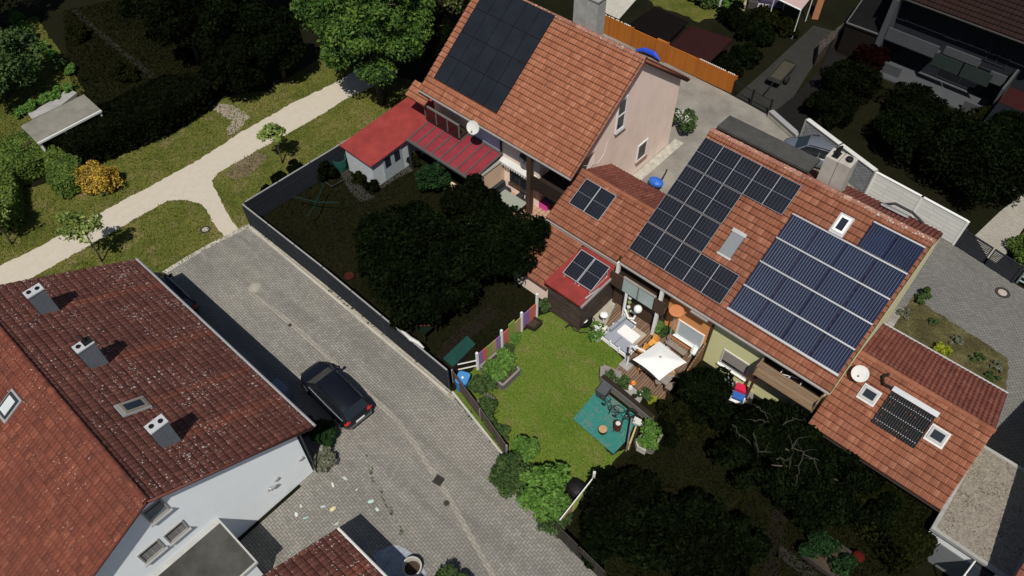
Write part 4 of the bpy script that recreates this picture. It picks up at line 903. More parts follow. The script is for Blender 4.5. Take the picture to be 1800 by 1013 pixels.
b.slab(*on_slope(fg2, .78, 2.95, 25.45, 25.68, .2), .16, 2, 2); b.build('solar_collector', [TUBEB, MT['black'], hd], g2)
b = MB(); b.tube([fg2(.75, 25.55, .12), fg2(.35, 25.5, .22), fg2(.15, 25.75, .18), fg2(.3, 26.0, .1)], .075, 7); b.build('collector_hose', MT['rubber'], g2)
p = fg2(-.72, 25.3, .55); dish(g2, p, (.15, -.55, .75), .4, MT['offwhite'], fg2(-.8, 25.75, .0))
# gravel roofed garage + bottom right house
g3 = T('gravel_roof_garage', 'white garage with grey sectional door and gravel covered flat roof', 'garage', (7, 24, 0))
b = MB(); b.box((5.2, 21.5, 0), (8.6, 26.7, 2.42)); b.build('wall', MT['white'], g3)
b = MB(); b.box((5.12, 21.35, 2.42), (8.62, 26.9, 2.6), 0); b.box((5.3, 21.52, 2.602), (8.5, 26.72, 2.612), 1)
GRVL = NT('roof_gravel'); _v = GRVL.n('ShaderNodeTexVoronoi', i_Scale=13.0); GRVL.l(GRVL.pos(), _v.inputs['Vector']); _n = GRVL.noise(1.2, 5, .7)
_sp = GRVL.math('LESS_THAN', GRVL.noise(11, 4, .75), GRVL.math('MULTIPLY_ADD', _n, .4, .2))
_cc = GRVL.mix(GRVL.math('MULTIPLY', _sp, .85), GRVL.ramp(_v.outputs['Color'], ((.2, (.165, .148, .12)), (.8, (.25, .225, .185)))), (.05, .035, .032)); GRVL.bump(_v.outputs['Distance'], .7, .02); GRVL = GRVL.out(_cc, .95, .1)
b.build('roof', [MT['concrete'], GRVL], g3)
b = MB(); b.box((5.85, 21.44, .03), (7.75, 21.5, 1.8)); b.build('door', M((.17, .185, .19), .5, .15, 2, .4, name='grey_door'), g3)
rb = T('corner_house', 'white walled house with red tile roof cut by the bottom right corner', 'house', (14, 26, 0))
b = MB(); gbody(b, 8.65, 22, 17.0, 36.0, 26.5, 6.6, .4, .4); b.build('wall', MT['lhwhite'], rb)
roof_slope('roof', (8.15, 16.4, 2.56), (22.2, 16.4, 2.56), (22.2, 26.5, 6.6), (8.15, 26.5, 6.6), TILE2D, rb); roof_slope('roof', (22.2, 36.6, 2.56), (8.15, 36.6, 2.56), (8.15, 26.5, 6.6), (22.2, 26.5, 6.6), TILELW, rb)
gc = T('glass_canopy', 'small canopy with dark glass pane and white frame beside the gravel roof garage', 'canopy', tuple(G(1745, 990, 0)))
q = px([(1722, 976), (1762, 998), (1730, 1035), (1695, 1012)], 2.3); b = MB(); b.slab(q[3], q[2], q[1], q[0], .03); b.build('pane', M((.02, .025, .03), .1, .2, 2, .7, 0, 0, name='dark_canopy_glass'), gc)
b = MB()
for i in range(4): b.tube([q[i], q[(i + 1) % 4]], .035, 6)
for v in q: b.tube([v, (v.x, v.y, 0)], .03, 6)
b.build('frame', MT['white'], gc)
# ------------------------------------------------------------------------------------------------ fences and walls
def panel_fence(name, label, cat, pts, h, panel_len, thick, pm, postm, capm=None, group=None, post_w=.07, post_over=.03, z0=.05):
    t = T(name, label, cat, tuple(Vector((pts[0][0], pts[0][1], 0))), group)
    for a, c in zip(pts[:-1], pts[1:]):
        a, c = Vector((a[0], a[1])), Vector((c[0], c[1])); L = (c - a).length; n = max(1, round(L / panel_len)); u = (c - a) / L; q = Vector((-u.y, u.x)) * thick / 2
        for i in range(n):
            p, r = a + u * (L * i / n + post_w / 2), a + u * (L * (i + 1) / n - post_w / 2)
            b = MB(); b.prism([p - q, r - q, r + q, p + q], z0, h); b.build('panel', pm, t)
            if capm: b = MB(); b.prism([p - q * 1.6, r - q * 1.6, r + q * 1.6, p + q * 1.6], h + .002, h + .05); b.build('cap', capm, t)
        for i in range(n + 1):
            p = a + u * (L * i / n); b = MB(); b.cbox((p.x, p.y, 0), post_w, max(post_w, thick * 1.5), h + post_over, math.atan2(u.y, u.x)); b.build('post', postm, t)
    return t
FEN = brick_mat('woven_privacy_strips', (.016, .02, .028), (.03, .037, .048), (.008, .009, .011), 4.0, .095, .2, .2, 'XZ', bump=.4)
FENY = brick_mat('woven_privacy_strips_side', (.016, .02, .028), (.03, .037, .048), (.008, .009, .011), 4.0, .095, .2, .2, 'YZ', bump=.4)
panel_fence('privacy_fence', 'long dark slatted privacy fence running along the paved street', 'fence', [(-34.85, 13.55), (-27.1, 13.58), (-16.75, 13.38)], 1.85, 2.5, .05, FEN, MT['anthracite'], MT['zinc'])
panel_fence('privacy_fence', 'dark privacy fence with pale cap along the grass verge beside the garden shed', 'fence', [(-34.85, 13.75), (-34.6, 21.2), (-34.3, 28.9)], 1.85, 2.5, .05, FENY, MT['anthracite'], MT['zinc'])
WF_ = wood_mat('weathered_pickets', (.075, .05, .045), (.11, .08, .07), .12, 'X', grey=(.16, .14, .13), e=.12)
panel_fence('wooden_fence', 'weathered brown board fence between street and lawn', 'fence', [G(797, 672), G(845, 737), G(891, 803)], 1.2, 2.6, .05, WF_, MT['zinc'])
panel_fence('wooden_fence', 'dark grey board fence at the bottom edge of the street', 'fence', [G(975, 938), G(1014, 977), G(1060, 1022)], 1.25, 2.2, .05, wood_mat('dark_pickets', (.03, .026, .022), (.045, .04, .034), .13, 'X', grey=(.06, .055, .05), e=.14), MT['dbrown'])
# coloured board fence
cf = T('painted_board_fence', 'fence of lilac, coral, green and sand painted boards between white posts', 'fence', tuple(G(839, 650)))
LIL, COR, GRN, SND = M((.25, .13, .33), .8, .15, 6, name='lilac_paint'), M((.5, .13, .1), .8, .15, 6, name='coral_paint'), M((.21, .3, .06), .8, .2, 6, name='green_paint'), M((.36, .27, .13), .8, .2, 6, name='sand_paint')
pp = [Vector((-16.5, 15.3)), Vector((-16.42, 17.15)), Vector((-16.42, 18.8)), Vector((-16.42, 20.1))]
for (a, c), cols in zip(zip(pp[:-1], pp[1:]), ((LIL, COR, GRN, SND, LIL), (COR, GRN, SND), (LIL, COR))):
    u = (c - a).normalized(); L = (c - a).length
    for i, m in enumerate(cols):
        p, r = a + u * (.07 + (L - .14) * i / len(cols)), a + u * (.05 + (L - .14) * (i + 1) / len(cols)); b = MB()
        b.prism([(p.x - .02, p.y), (p.x + .02, p.y), (r.x + .02, r.y), (r.x - .02, r.y)], .12, 1.4 + (.3 if m is GRN and len(cols) == 3 else 0)); b.build('painted_board', m, cf)
for p, h in zip(pp, (1.6, 1.8, 1.75, 2.15)):
    b = MB(); b.cbox((p.x, p.y, 0), .12, .12, h); b.build('post', MT['white'], cf)
b = MB(); b.tube([(-16.5, 15.3, .9), (-17.1, 14.4, .9)], .04, 5); b.tube([(-16.5, 15.3, .4), (-17.1, 14.4, .4)], .04, 5); b.build('rail', MT['offwhite'], cf)
# panel line at the bottom of the lawn
pf = T('painted_board_fence', 'low board fence with white rail and lime and sand panels behind the bright shrub', 'fence', tuple(G(985, 930)))
a, c = G(982, 932), G(1040, 858); u = (c - a).normalized(); L = (c - a).length
for i, m in enumerate((SND, SND, M((.4, .5, .1), .8, .2, 6, name='lime_paint'), M((.4, .5, .1), .8, .2, 6), GRN)):
    p, r = a + u * (L * i / 5 + .03), a + u * (L * (i + 1) / 5 - .03); q = Vector((-u.y, u.x, 0)) * .02; b = MB(); b.prism([p - q, r - q, r + q, p + q], .1, 1.15); b.build('painted_board', m, pf)
b = MB(); q = Vector((-u.y, u.x, 0)) * .022; b.prism([a - q, c - q, c + q, a + q], 1.18, 1.23); b.build('rail', MT['white'], pf)
b = MB(); b.cbox((c.x, c.y, 0), .13, .13, 1.75, .6); b.build('post', MT['offwhite'], pf)
# rear walls and gates
BLK = brick_mat('grey_split_blocks', (.2, .215, .225), (.3, .32, .335), (.09, .095, .1), .3, .13, .15, .3, 'XZ', bump=.8)
panel_fence('block_wall', 'rough grey split block wall behind the solar house chimney', 'wall', [(-12.6, 43.75), (-9.7, 42.85), (-6.85, 41.98)], 2.05, 3.3, .2, BLK, MT['concrete'], MT['offwhite'], post_w=.1)
WBL = brick_mat('white_concrete_slats', (.6, .6, .57), (.66, .66, .63), (.42, .42, .4), 2.0, .3, .05, .1, 'XZ', bump=.5)
panel_fence('concrete_fence', 'white concrete panel fence with coping beside the grey gate', 'fence', [(-6.8, 41.93), (-3.7, 41.7), (-.78, 41.46)], 2.0, 3.1, .1, WBL, MT['white'], MT['white'], post_w=.14)
panel_fence('low_wall', 'low pale stone wall with rail between block wall and black gate', 'wall', [G(1352, 206), G(1399, 248)], .55, 5, .25, M((.34, .33, .29), .95, .4, 5, .1, 0, .7, name='rubble_wall'), MT['concrete'], MT['zinc'])
gte = T('slatted_gate', 'dark grey double gate of horizontal slats by the white concrete fence', 'gate', (1.5, 41, 0))
a, c = Vector((-.6, 41.4)), G(1778, 497).to_2d(); u = (c - a).normalized(); L = (c - a).length; q = Vector((-u.y, u.x)) * .03
for k in range(2):
    p, r = a + u * (L * k / 2 + .05), a + u * (L * (k + 1) / 2 - .05); b = MB()
    b.prism([p - q, r - q, r + q, p + q], .08, .55)
    for i in range(7): b.prism([p - q * .5, r - q * .5, r + q * .5, p + q * .5], .6 + i * .115, .65 + i * .115)
    for e in (p, r - u * .06): b.prism([e - q, e + u * .06 - q, e + u * .06 + q, e + q], .08, 1.42)
    b.prism([p - q, r - q, r + q, p + q], 1.38, 1.43); b.build('gate_leaf', MT['anthracite'], gte)
for e in (a, c):
    b = MB(); b.cbox((e.x, e.y, 0), .12, .12, 1.5); b.build('post', MT['anthracite'], gte)
b = MB(); mt_ = T('metal_railing', 'pale blue grey metal railing at the right edge beyond the slatted gate', 'railing', tuple(G(1785, 495)))
a, c = G(1787, 497), G(1850, 530)
for z in (.25, .6, .95): b.tube([a + Vector((0, 0, z)), c + Vector((0, 0, z))], .06, 6)
for k in (0, .5, 1): b.tube([a.lerp(c, k), a.lerp(c, k) + Vector((0, 0, 1))], .06, 6)
b.build('rails', M((.2, .25, .27), .6, .15, 4, .4, .2, name='blue_grey_steel'), mt_)
bgt = T('black_gate', 'black mesh gate in front of the dark drive with the trailer', 'gate', tuple(G(1318, 185)))
a, c = G(1287, 168), G(1350, 202)
for k in range(2):
    p, r = a.lerp(c, k / 2 + .02), a.lerp(c, k / 2 + .48); b = MB(); b.tube([p, p + Vector((0, 0, 1.2)), r + Vector((0, 0, 1.2)), r, p], .035, 5)
    for i in range(1, 9): e = p.lerp(r, i / 9); b.tube([e, e + Vector((0, 0, 1.2))], .012, 4)
    b.tube([p + Vector((0, 0, .1)), r + Vector((0, 0, .1))], .03, 5); b.build('gate_leaf', MT['black'], bgt)
for e in (a, a.lerp(c, .5), c): b = MB(); b.cbox(e, .1, .1, 1.35); b.build('post', MT['black'], bgt)
ORF = wood_mat('orange_stained_boards', (.32, .1, .012), (.39, .13, .017), .14, 'X', grey=(.34, .12, .02), e=.05, gap=(.24, .075, .012))
of = T('orange_board_fence', 'tall orange stained board fence behind the salmon roofed house', 'fence', (-25, 45.5, 0))
edges = [-33, -30.5, -28.3, -26.0, -25.0, -22.2, -19.0]
for i in range(6):
    x0, x1 = edges[i], edges[i + 1]; h = 1.72 if i == 3 else (1.55 if i > 1 else 1.62); b = MB(); b.box((x0 + .02, 45.42 - (.12 if i == 3 else 0), .02), (x1 - .02, 45.5, h)); b.build('panel', ORF, of)
    b = MB(); b.box((x1 - .06, 45.38, 0), (x1 + .06, 45.52, h + .04)); b.build('post', M((.3, .1, .02), .7, .2, 6, name='orange_post'), of)
    k = MB()
    if i not in (0, 1, 5): continue
    for j in range(int((x1 - x0) / .16)):
        if R.random() < .75: k.ball((x0 + .1 + j * .16, 45.47, h + .03), .07, .06, .05, 6)
    k.build('pebble_trim', MT['offwhite'], of)
# ------------------------------------------------------------------------------------------------ car
def make_car(name, label, loc, rz, paint, length=4.45, width=1.82, roof=1.62):
    t = T(name, label, 'car', (0, 0, 0)); L = length / 2; W = width / 2
    # body: stations along x (front = +x): (x, half width, sill z, shoulder z)
    st = [(-L, .62, .45, .72), (-L + .07, .76, .3, .95), (-L + .3, .86, .24, 1.02), (-L + .95, W, .22, 1.03), (-.2, W, .22, 1.0), (.75, W, .22, .97), (L - .75, W - .03, .24, .92), (L - .35, W - .12, .27, .84), (L - .1, .68, .33, .74), (L, .5, .42, .62)]
    b = MB(); n = 12; o = 0
    for x, hw, z0, z1 in st:
        pr = [(-hw * .9, z0), (-hw, z0 + .12), (-hw, z0 + (z1 - z0) * .55), (-hw * .97, z1 - .07), (-hw * .86, z1), (-hw * .4, z1 + .035), (hw * .4, z1 + .035), (hw * .86, z1), (hw * .97, z1 - .07), (hw, z0 + (z1 - z0) * .55), (hw, z0 + .12), (hw * .9, z0)]
        b.v += [(x, y, z) for y, z in pr]
    for i in range(len(st) - 1):
        for k in range(n): b.f.append((i * n + k, i * n + (k + 1) % n, (i + 1) * n + (k + 1) % n, (i + 1) * n + k)); b.m.append(0)
    b.f.append(tuple(range(n - 1, -1, -1))); b.f.append(tuple((len(st) - 1) * n + k for k in range(n))); b.m += [0, 0]
    body = b.build('body', paint, t, smooth=True)
    # cabin: dark glass house under a painted roof
    gs = [(-L + .12, .66, 1.0), (-L + .5, .66, roof - .1), (-.9, .68, roof), (.1, .68, roof - .01), (.62, .62, roof - .12), (1.28, .6, .98)]
    c = MB(); m = 6
    for i, (x, hw, z) in enumerate(gs):
        zb = 1.0; bw = W - .1
        if i in (0, 5): c.v += [(x, -bw + .02, zb), (x, -bw + .05, zb + .02), (x, -hw, z + .03), (x, hw, z + .03), (x, bw - .05, zb + .02), (x, bw - .02, zb)]
        else: c.v += [(x, -bw, zb), (x, -bw + .04, zb + .15), (x, -hw, z - .03), (x, hw, z - .03), (x, bw - .04, zb + .15), (x, bw, zb)]
    for i in range(5):
        for k in range(5): c.f.append((i * m + k, i * m + k + 1, (i + 1) * m + k + 1, (i + 1) * m + k)); c.m.append(0)
    c.f += [(5, 4, 3, 2, 1, 0), tuple(5 * m + k for k in range(6))]; c.m += [0, 0]
    c.build('cabin_glass', M((.012, .016, .02), .1, .2, 2, .7, 0, 0, name='car_glass'), t)
    r_ = MB(); rp = [(-L + .42, .6, roof - .085), (-1.3, .665, roof - .015), (-.4, .68, roof + .0), (.15, .66, roof - .02), (.58, .6, roof - .1)]
    for x, hw, z in rp: r_.v += [(x, -hw, z - .05), (x, -hw * .9, z + .0), (x, 0, z + .03), (x, hw * .9, z), (x, hw, z - .05)]
    for i in range(4):
        for k in range(4): r_.f.append((i * 5 + k, i * 5 + k + 1, i * 5 + k + 6, i * 5 + k + 5)); r_.m.append(0)
    r_.build('roof', paint, t, smooth=True)
    p_ = MB()
    for s in (-1, 1):
        for (x0, z0, x1, z1) in ((1.28, .99, .6, roof - .1), (-L + .1, 1.0, -L + .48, roof - .1), (-.35, 1.0, -.35, roof - .04)): p_.tube([(x0, s * (W - .12), z0), (x1, s * .63, z1)], .045, 5)
    p_.build('pillars', paint, t)
    for s in (-1, 1): rl = MB(); rl.tube([(-1.5, s * .6, roof + .03), (-.9, s * .63, roof + .07), (.1, s * .62, roof + .05), (.45, s * .58, roof - .02)], .025, 6); rl.build('roof_rail', MT['black'], t)
    ww = []
    for x in (1.38, -1.35):
        for s in (-1, 1):
            k = MB(); k.v = []; y0 = s * (W - .2); y1 = s * (W + .005)
            k.tube([(x, y0, .34), (x, y1, .34)], .34, 18); tyre = k.build('wheel', MT['rubber'], t)
            h = MB(); h.tube([(x, y1 - s * .02, .34), (x, y1 + s * .012, .34)], .22, 10); h.build('rim', MT['alu'], tyre)
            a = MB(); a.tube([(x - .42, s * (W - .005), .3), (x - .3, s * W, .68), (x, s * W, .8), (x + .3, s * W, .68), (x + .42, s * (W - .005), .3)], .035, 5); a.build('wheel_arch', MT['black'], t)
    for s in (-1, 1):
        k = MB(); k.tube([(.85, s * (W - .06), 1.0), (.87, s * (W + .1), 1.03)], [.05, .1], 7); k.ball((.86, s * (W + .1), 1.04), .09, .12, .08, 8); k.build('mirror', paint, t)
        k = MB(); k.ball((-L + .13, s * .66, .88), .13, .22, .1, 8); k.build('tail_light', M((.35, .012, .01), .25, .1, 3, .6, 0, 0, name='tail_light_red'), t)
        k = MB(); k.ball((L - .28, s * .62, .68), .17, .15, .09, 8); k.build('headlight', M((.4, .42, .45), .15, .1, 3, .7, 0, 0, name='headlight_glass'), t)
        k = MB(); k.tube([(-1.9, s * (W - .105), 1.02), (-.4, s * (W - .075), 1.02), (1.0, s * (W - .085), 1.0)], .014, 4); k.build('window_trim', MT['alu'], t)
    k = MB(); k.box((-L - .02, -.27, .62), (-L + .04, .27, .74)); k.build('number_plate', MT['white'], t)
    k = MB(); k.box((-L - .03, -.7, .42), (-L + .05, .7, .56)); k.build('bumper_trim', M((.14, .14, .145), .4, .1, 4, .5, .4, name='dull_chrome'), t)
    t.location = loc; t.rotation_euler = (0, 0, rz); return t
CARP = NT('dark_blue_black_paint'); CARP.b.inputs['Coat Weight'].default_value = .35; CARP = CARP.out((.0045, .005, .009), .35, .35)
c0 = G(590, 712); car = make_car('parked_car', 'dark blue black estate car parked on the paved street beside the white gabled house', (-20.85, 8.95, .016), math.radians(177), CARP)
make_car('parked_car', 'dark car half hidden under the eave of the white gabled house', (-33.1, 6.6, .016), math.radians(180), CARP, 4.3)
# shed boxes in the house shade
t = T('storage_box', 'blue grey storage boxes in the shade along the white gabled house', 'storage box', tuple(G(470, 650)))
BG = M((.07, .1, .13), .7, .15, 4, name='blue_grey_panel')
b = MB(); b.cbox((-24.6, 6.55, 0), 2.2, .8, 1.1); b.build('bench_box', BG, t); b = MB(); b.cbox((-22.9, 6.95, 0), 1.0, .9, 1.3); b.build('lid_box', M((.16, .2, .24), .6, .1, 4), t)
# street furniture
def cover(loc, r, label, ringm, lidm, sq=False, group=None):
    t = T('manhole_cover' if not sq else 'drain_grate', label, 'manhole cover' if not sq else 'drain', (loc.x, loc.y, .02), group); b = MB(); c = (loc.x, loc.y, .016)
    if sq:
        b.cbox(c, r * 2, r * 2, .012, .2); b.build('frame', ringm, t); k = MB()
        for i in range(5): k.cbox((loc.x + (i - 2) * r * .33, loc.y, .03), r * .14, r * 1.5, .006, 0)
        k.build('grate_bars', lidm, t)
    else:
        b.lathe(c, [(r, 0), (r, .012), (r * .62, .014), (r * .62, 0)], 24); b.build('ring', ringm, t); k = MB(); k.lathe(c, [(r * .6, 0), (r * .6, .013)], 24); k.build('lid', lidm, t)
IRON = M((.05, .042, .036), .8, .3, 12, .3, .3, name='rusty_iron')
cover(G(1762, 515), .42, 'round manhole cover with pale lid in the paved yard', IRON, M((.38, .33, .29), .9, .15, 8, name='pale_lid'))
cover(G(361, 404), .34, 'round manhole cover with pale lid in the grass verge', IRON, M((.4, .36, .32), .9, .15, 8, name='pale_lid'))
cover(G(448, 506), .36, 'worn pale manhole cover in the herringbone street', M((.3, .28, .24), .9, .3, 6), M((.33, .31, .26), .9, .3, 6))
cover(G(771, 845), .24, 'square rusty drain grate on the gutter line of the street', IRON, MT['black'], True)
cover(G(785, 885), .15, 'small round iron cap just below the square drain grate', IRON, IRON)
cover(G(510, 572), .11, 'small dark iron cap beside the gutter line below the worn manhole', IRON, IRON)
cover(G(1276, 223), .2, 'small square drain grate in the old concrete rear drive', IRON, MT['black'], True)
cover(G(1149, 316), .26, 'round orange brown cover on the rear drive near the blue cart', M((.42, .14, .07), .9, .2, 5), M((.36, .1, .05), .9, .2, 5))
for i, (q, cc, lab) in enumerate((((585, 853), (.7, .72, .68), 'largest white chalk scribble on the paved court'), ((606, 841), (.55, .62, .58), 'faint mint chalk dash right of the white scribble'), ((529, 890), (.62, .6, .55), 'white chalk dash uppermost of the left group'), ((521, 905), (.7, .72, .68), 'white chalk dash near the white gable wall'), ((537, 911), (.35, .62, .6), 'turquoise chalk blob on the paved court'), ((568, 891), (.62, .68, .75), 'long pale blue chalk stroke on the paved court'), ((585, 895), (.72, .66, .36), 'yellow chalk dash on the paved court'), ((652, 882), (.5, .7, .62), 'mint chalk stroke nearest the drain channel'), ((663, 896), (.55, .68, .58), 'mint chalk dash just below the longer mint stroke'), ((592, 921), (.5, .7, .6), 'mint chalk dash at the corner of the tiled garage'), ((627, 861), (.7, .7, .66), 'tiny white chalk dot on the paved court'))):
    p = G(*q); b = MB(); a = R.uniform(0, pi); n = 10; L = .07 if i == 10 else R.uniform(.11, .17); wd = L * R.uniform(.3, .6)
    pts = [(p.x + math.cos(k * 2 * pi / n) * L * R.uniform(.7, 1.1) * math.cos(a) - math.sin(k * 2 * pi / n) * wd * math.sin(a), p.y + math.cos(k * 2 * pi / n) * L * math.sin(a) + math.sin(k * 2 * pi / n) * wd * R.uniform(.7, 1.1) * math.cos(a), .0205) for k in range(n)]
    b.add(pts, [tuple(range(n))]); tag(b.build('chalk_mark', M(mul(cc, .8), .95, .3, 14, .05, name='chalk'), None), lab, 'chalk drawing', 'chalk drawings on the paved court')
# planter ring and gravel in the bottom shade
sheet('gravel_bed', rough_edge(px([(655, 975), (690, 958), (712, 965), (740, 985), (755, 1030), (690, 1040)]), .05, .2, 21), Z * 6, M((.3, .33, .38), .95, .5, 14, .1, 0, .9, name='blue_gravel'))
t = T('concrete_planter', 'round concrete planter ring on the gravel bed at the bottom edge', 'planter', tuple(G(728, 1004))); p = G(726, 1003)
b = MB(); b.lathe(p, [(.4, 0), (.46, .55), (.39, .55), (.35, .25)], 28, close=False); b.build('ring', MT['concrete_l'], t, smooth=False); b = MB(); b.lathe(p, [(.36, .22), (.36, .26)], 20); b.build('soil', MT['soil'], t)
# ------------------------------------------------------------------------------------------------ trees and shrubs
p = G(672, 182); tree('maple_tree', 'large bright green maple beside the gravel path and the salmon house', 'tree', (p.x, p.y, 0), 9.0, 4.2, 4.0, 3.9, MT['maple'], 48000, .14, 130, .95, 3, .24, czk=5.6, lean=(-1.2, .6), low=-.7)
p = G(812, 95); tree('ash_tree', 'olive green tree with drooping sprays behind the maple', 'tree', (p.x - 1, p.y + 2, 0), 8, 3.4, 3.4, 3.4, MT['maple2'], 14000, .17, 60, .8, 4, .2, czk=4.5)
for i, (q, lab, s) in enumerate((((180, 460), 'young tree with thin trunk beside the weathered tile roof', 1), ((497, 287), 'young tree with thin trunk on the verge beside the privacy fence', .8), ((22, 430), 'young tree with thin trunk at the left edge of the gravel path', .9))):
    p = G(*q); tree('young_tree', lab, 'tree', (p.x, p.y, 0), 3.9 * s, 1.05 * s, 1.05 * s, 1.15 * s, MT['sapling'], 1000, .13, 24, .34, 31 + i, .045, 'young trees on the grass verge', 6, 2.9 * s, (-.15, .1))
p = G(30, 185); tree('garden_tree', 'dark round tree on the allotment lawn at the left edge', 'tree', (p.x - 1.5, p.y, 0), 5.2, 2.9, 2.9, 2.5, MT['mid'], 16000, .14, 60, .8, 41, .15, czk=2.6)
p = G(183, 330); bush('golden_shrub', 'rounded golden orange shrub beside the clipped hedge', 'shrub', (p.x, p.y, 0), 1.35, 1.35, 2.0, MT['gold'], 9000, .085, 60, 51, cr=.42)
# clipped hedges: L around the dark opening
def hedge(name, label, cat, poly, h, mat, n, size, seed, dark=MT['hedge'], group=None):
    t = T(name, label, cat, (sum(p[0] for p in poly) / len(poly), sum(p[1] for p in poly) / len(poly), 0), group); rng = np.random.default_rng(seed)
    b = MB(); c = Vector((sum(p[0] for p in poly) / len(poly), sum(p[1] for p in poly) / len(poly))); b.prism([tuple(Vector(p[:2]).lerp(c, .12)) for p in poly], 0, h - .18); b.build('hedge_core', mat, t)
    pts = np.array([p[:2] for p in poly]); tri = []
    for i in range(1, len(pts) - 1): tri.append((pts[0], pts[i], pts[i + 1]))
    ar = np.array([abs(np.cross(b_ - a_, c_ - a_)) / 2 for a_, b_, c_ in tri]); nt_ = int(n * .55)
    ti = rng.choice(len(tri), nt_, p=ar / ar.sum()); u, v = rng.random((2, nt_)); fl = u + v > 1; u[fl], v[fl] = 1 - u[fl], 1 - v[fl]
    A = np.array([q[0] for q in tri])[ti]; B = np.array([q[1] for q in tri])[ti]; C = np.array([q[2] for q in tri])[ti]
    P2 = A + (B - A) * u[:, None] + (C - A) * v[:, None]; zt = h + .1 * np.sin(P2[:, 0] * 2.1 + seed) * np.sin(P2[:, 1] * 1.7) + rng.normal(0, .05, nt_)
    P = [np.column_stack([P2, zt])]; N_ = [np.tile([0, 0, 1.], (nt_, 1))]
    ed = [(pts[i], pts[(i + 1) % len(pts)]) for i in range(len(pts))]; ln = np.array([np.linalg.norm(d - s) for s, d in ed]); ns = n - nt_
    ei = rng.choice(len(ed), ns, p=ln / ln.sum()); f = rng.random(ns)[:, None]; S = np.array([e[0] for e in ed])[ei]; D = np.array([e[1] for e in ed])[ei]
    Q = S + (D - S) * f; tn = (D - S) / np.linalg.norm(D - S, axis=1)[:, None]; nr = np.column_stack([tn[:, 1], -tn[:, 0]])
    a_ = sum(pts[i][0] * pts[(i + 1) % len(pts)][1] - pts[(i + 1) % len(pts)][0] * pts[i][1] for i in range(len(pts))); nr = nr if a_ > 0 else -nr
    zz = h * rng.random(ns) ** .7; Q = Q + nr * (rng.normal(0, .06, ns) + .04)[:, None]
    P.append(np.column_stack([Q, zz])); N_.append(np.column_stack([nr, np.full(ns, .3)]))
    P = np.concatenate(P); nm = np.concatenate(N_) + rng.normal(0, .55, (n, 3)); nm /= np.linalg.norm(nm, axis=1)[:, None]
    tt = np.cross(nm, rng.normal(size=(n, 3))); tt /= np.linalg.norm(tt, axis=1)[:, None]; qq = np.cross(nm, tt); s = size * rng.uniform(.6, 1.4, n)[:, None]
    V = np.stack([P - tt * s, P - qq * s * .55, P + tt * s, P + qq * s * .55], 1).reshape(-1, 3); npmesh('foliage', V, np.arange(4 * n).reshape(n, 4), mat, t); return t
hedge('clipped_hedge', 'bright green clipped hedge along the allotment lawn at the left edge', 'hedge', px([(-40, 330), (28, 272), (70, 258), (150, 266), (152, 298), (92, 302), (40, 330), (44, 395), (-40, 430)], 0), 1.5, MT['hedge'], 12000, .1, 61)
hedge('clipped_hedge', 'block of clipped hedge between the golden shrub and the dark opening', 'hedge', px([(96, 306), (152, 302), (154, 334), (118, 352), (102, 342)], 0), 1.35, MT['hedge'], 6000, .1, 62)
DH = [(150, 300), (210, 275), (300, 238), (378, 190), (360, 168), (300, 172), (215, 215), (130, 250), (105, 280)]
hedge('dark_hedge', 'long near black hedge curving along the gravel path', 'hedge', px(DH, 0), 1.9, MT['yew'], 15000, .14, 63)
# allotment bits
for i, (q, s) in enumerate((((30, 38), .8), ((44, 56), .9), ((58, 72), .75), ((75, 88), .7), ((92, 104), .75), ((108, 120), .7), ((128, 130), .6))):
    p = G(*q); bush('bean_plant', ('%s leafy plant in the allotment row beside the yellow hose' % ('first second third fourth fifth sixth seventh'.split()[i])), 'plant', (p.x, p.y, 0), s, s * .9, .8, MT['bright'] if i % 3 != 2 else MT['mid'], 700, .13, 10, 70 + i, 'plants in the allotment row')
for i, (q, r, lab) in enumerate((((145, 68), .85, 'left'), ((222, 140), .95, 'right'))):
    p = G(*q); bush('flowering_bush', lab + ' of two dim flowering bushes on the dark garden lawn', 'bush', (p.x, p.y, 0), r, r, 1.3, MT['yew3'], 2200, .12, 20, 80 + i, 'flowering bushes on the dark lawn')
b = MB(); b.tube([G(24, 60, .03), G(40, 78, .03), G(58, 92, .03), G(64, 102, .03), G(58, 110, .03)], .05, 6); tag(b.build('garden_hose', M((.6, .5, .08), .6, .1, 4, name='yellow_hose')), 'yellow garden hose lying on the allotment lawn', 'hose')
t = T('garden_statue', 'white heron like garden statue next to the yellow hose', 'statue', tuple(G(50, 112))); p = G(50, 112)
b = MB(); b.ball(p + Vector((0, 0, .55)), .3, .2, .18); b.tube([p + Vector((.2, .1, .6)), p + Vector((.4, .15, .95)), p + Vector((.3, .1, 1.2)), p + Vector((.45, .15, 1.25))], [.09, .05, .05, .015], 7); b.tube([p, p + Vector((0, .05, .45))], .02, 5); b.tube([p + Vector((.12, 0, 0)), p + Vector((.1, .05, .45))], .02, 5); b.build('body', MT['offwhite'], t)
t = T('garden_shelter', 'open garden shelter with flat weathered roof and pale fascia in the dark garden', 'shelter', tuple(G(110, 240)))
zz = 2.3; q = [G(36, 222, zz), G(66, 252, zz), G(178, 194, zz), G(147, 166, zz)]
b = MB(); b.slab(q[0], q[1], q[2], q[3], .12, 0, 0); b.build('roof', M((.2, .19, .16), .9, .35, 1.5, .1, name='weathered_roof_felt'), t)
b = MB(); b.tube([q[1] + Vector((0, 0, -.05)), q[2] + Vector((0, 0, -.05))], .09, 4); b.build('fascia', MT['offwhite'], t)
for a, m in ((q[0], 'dbrown'), (q[1], 'white'), (q[1].lerp(q[2], .4), 'white'), (q[2], 'white'), (q[3], 'dbrown')):
    c_ = a.lerp((q[0] + q[2]) / 2, .06); b = MB(); b.cbox((c_.x, c_.y, 0), .12, .12, 2.2); b.build('post', MT[m], t)
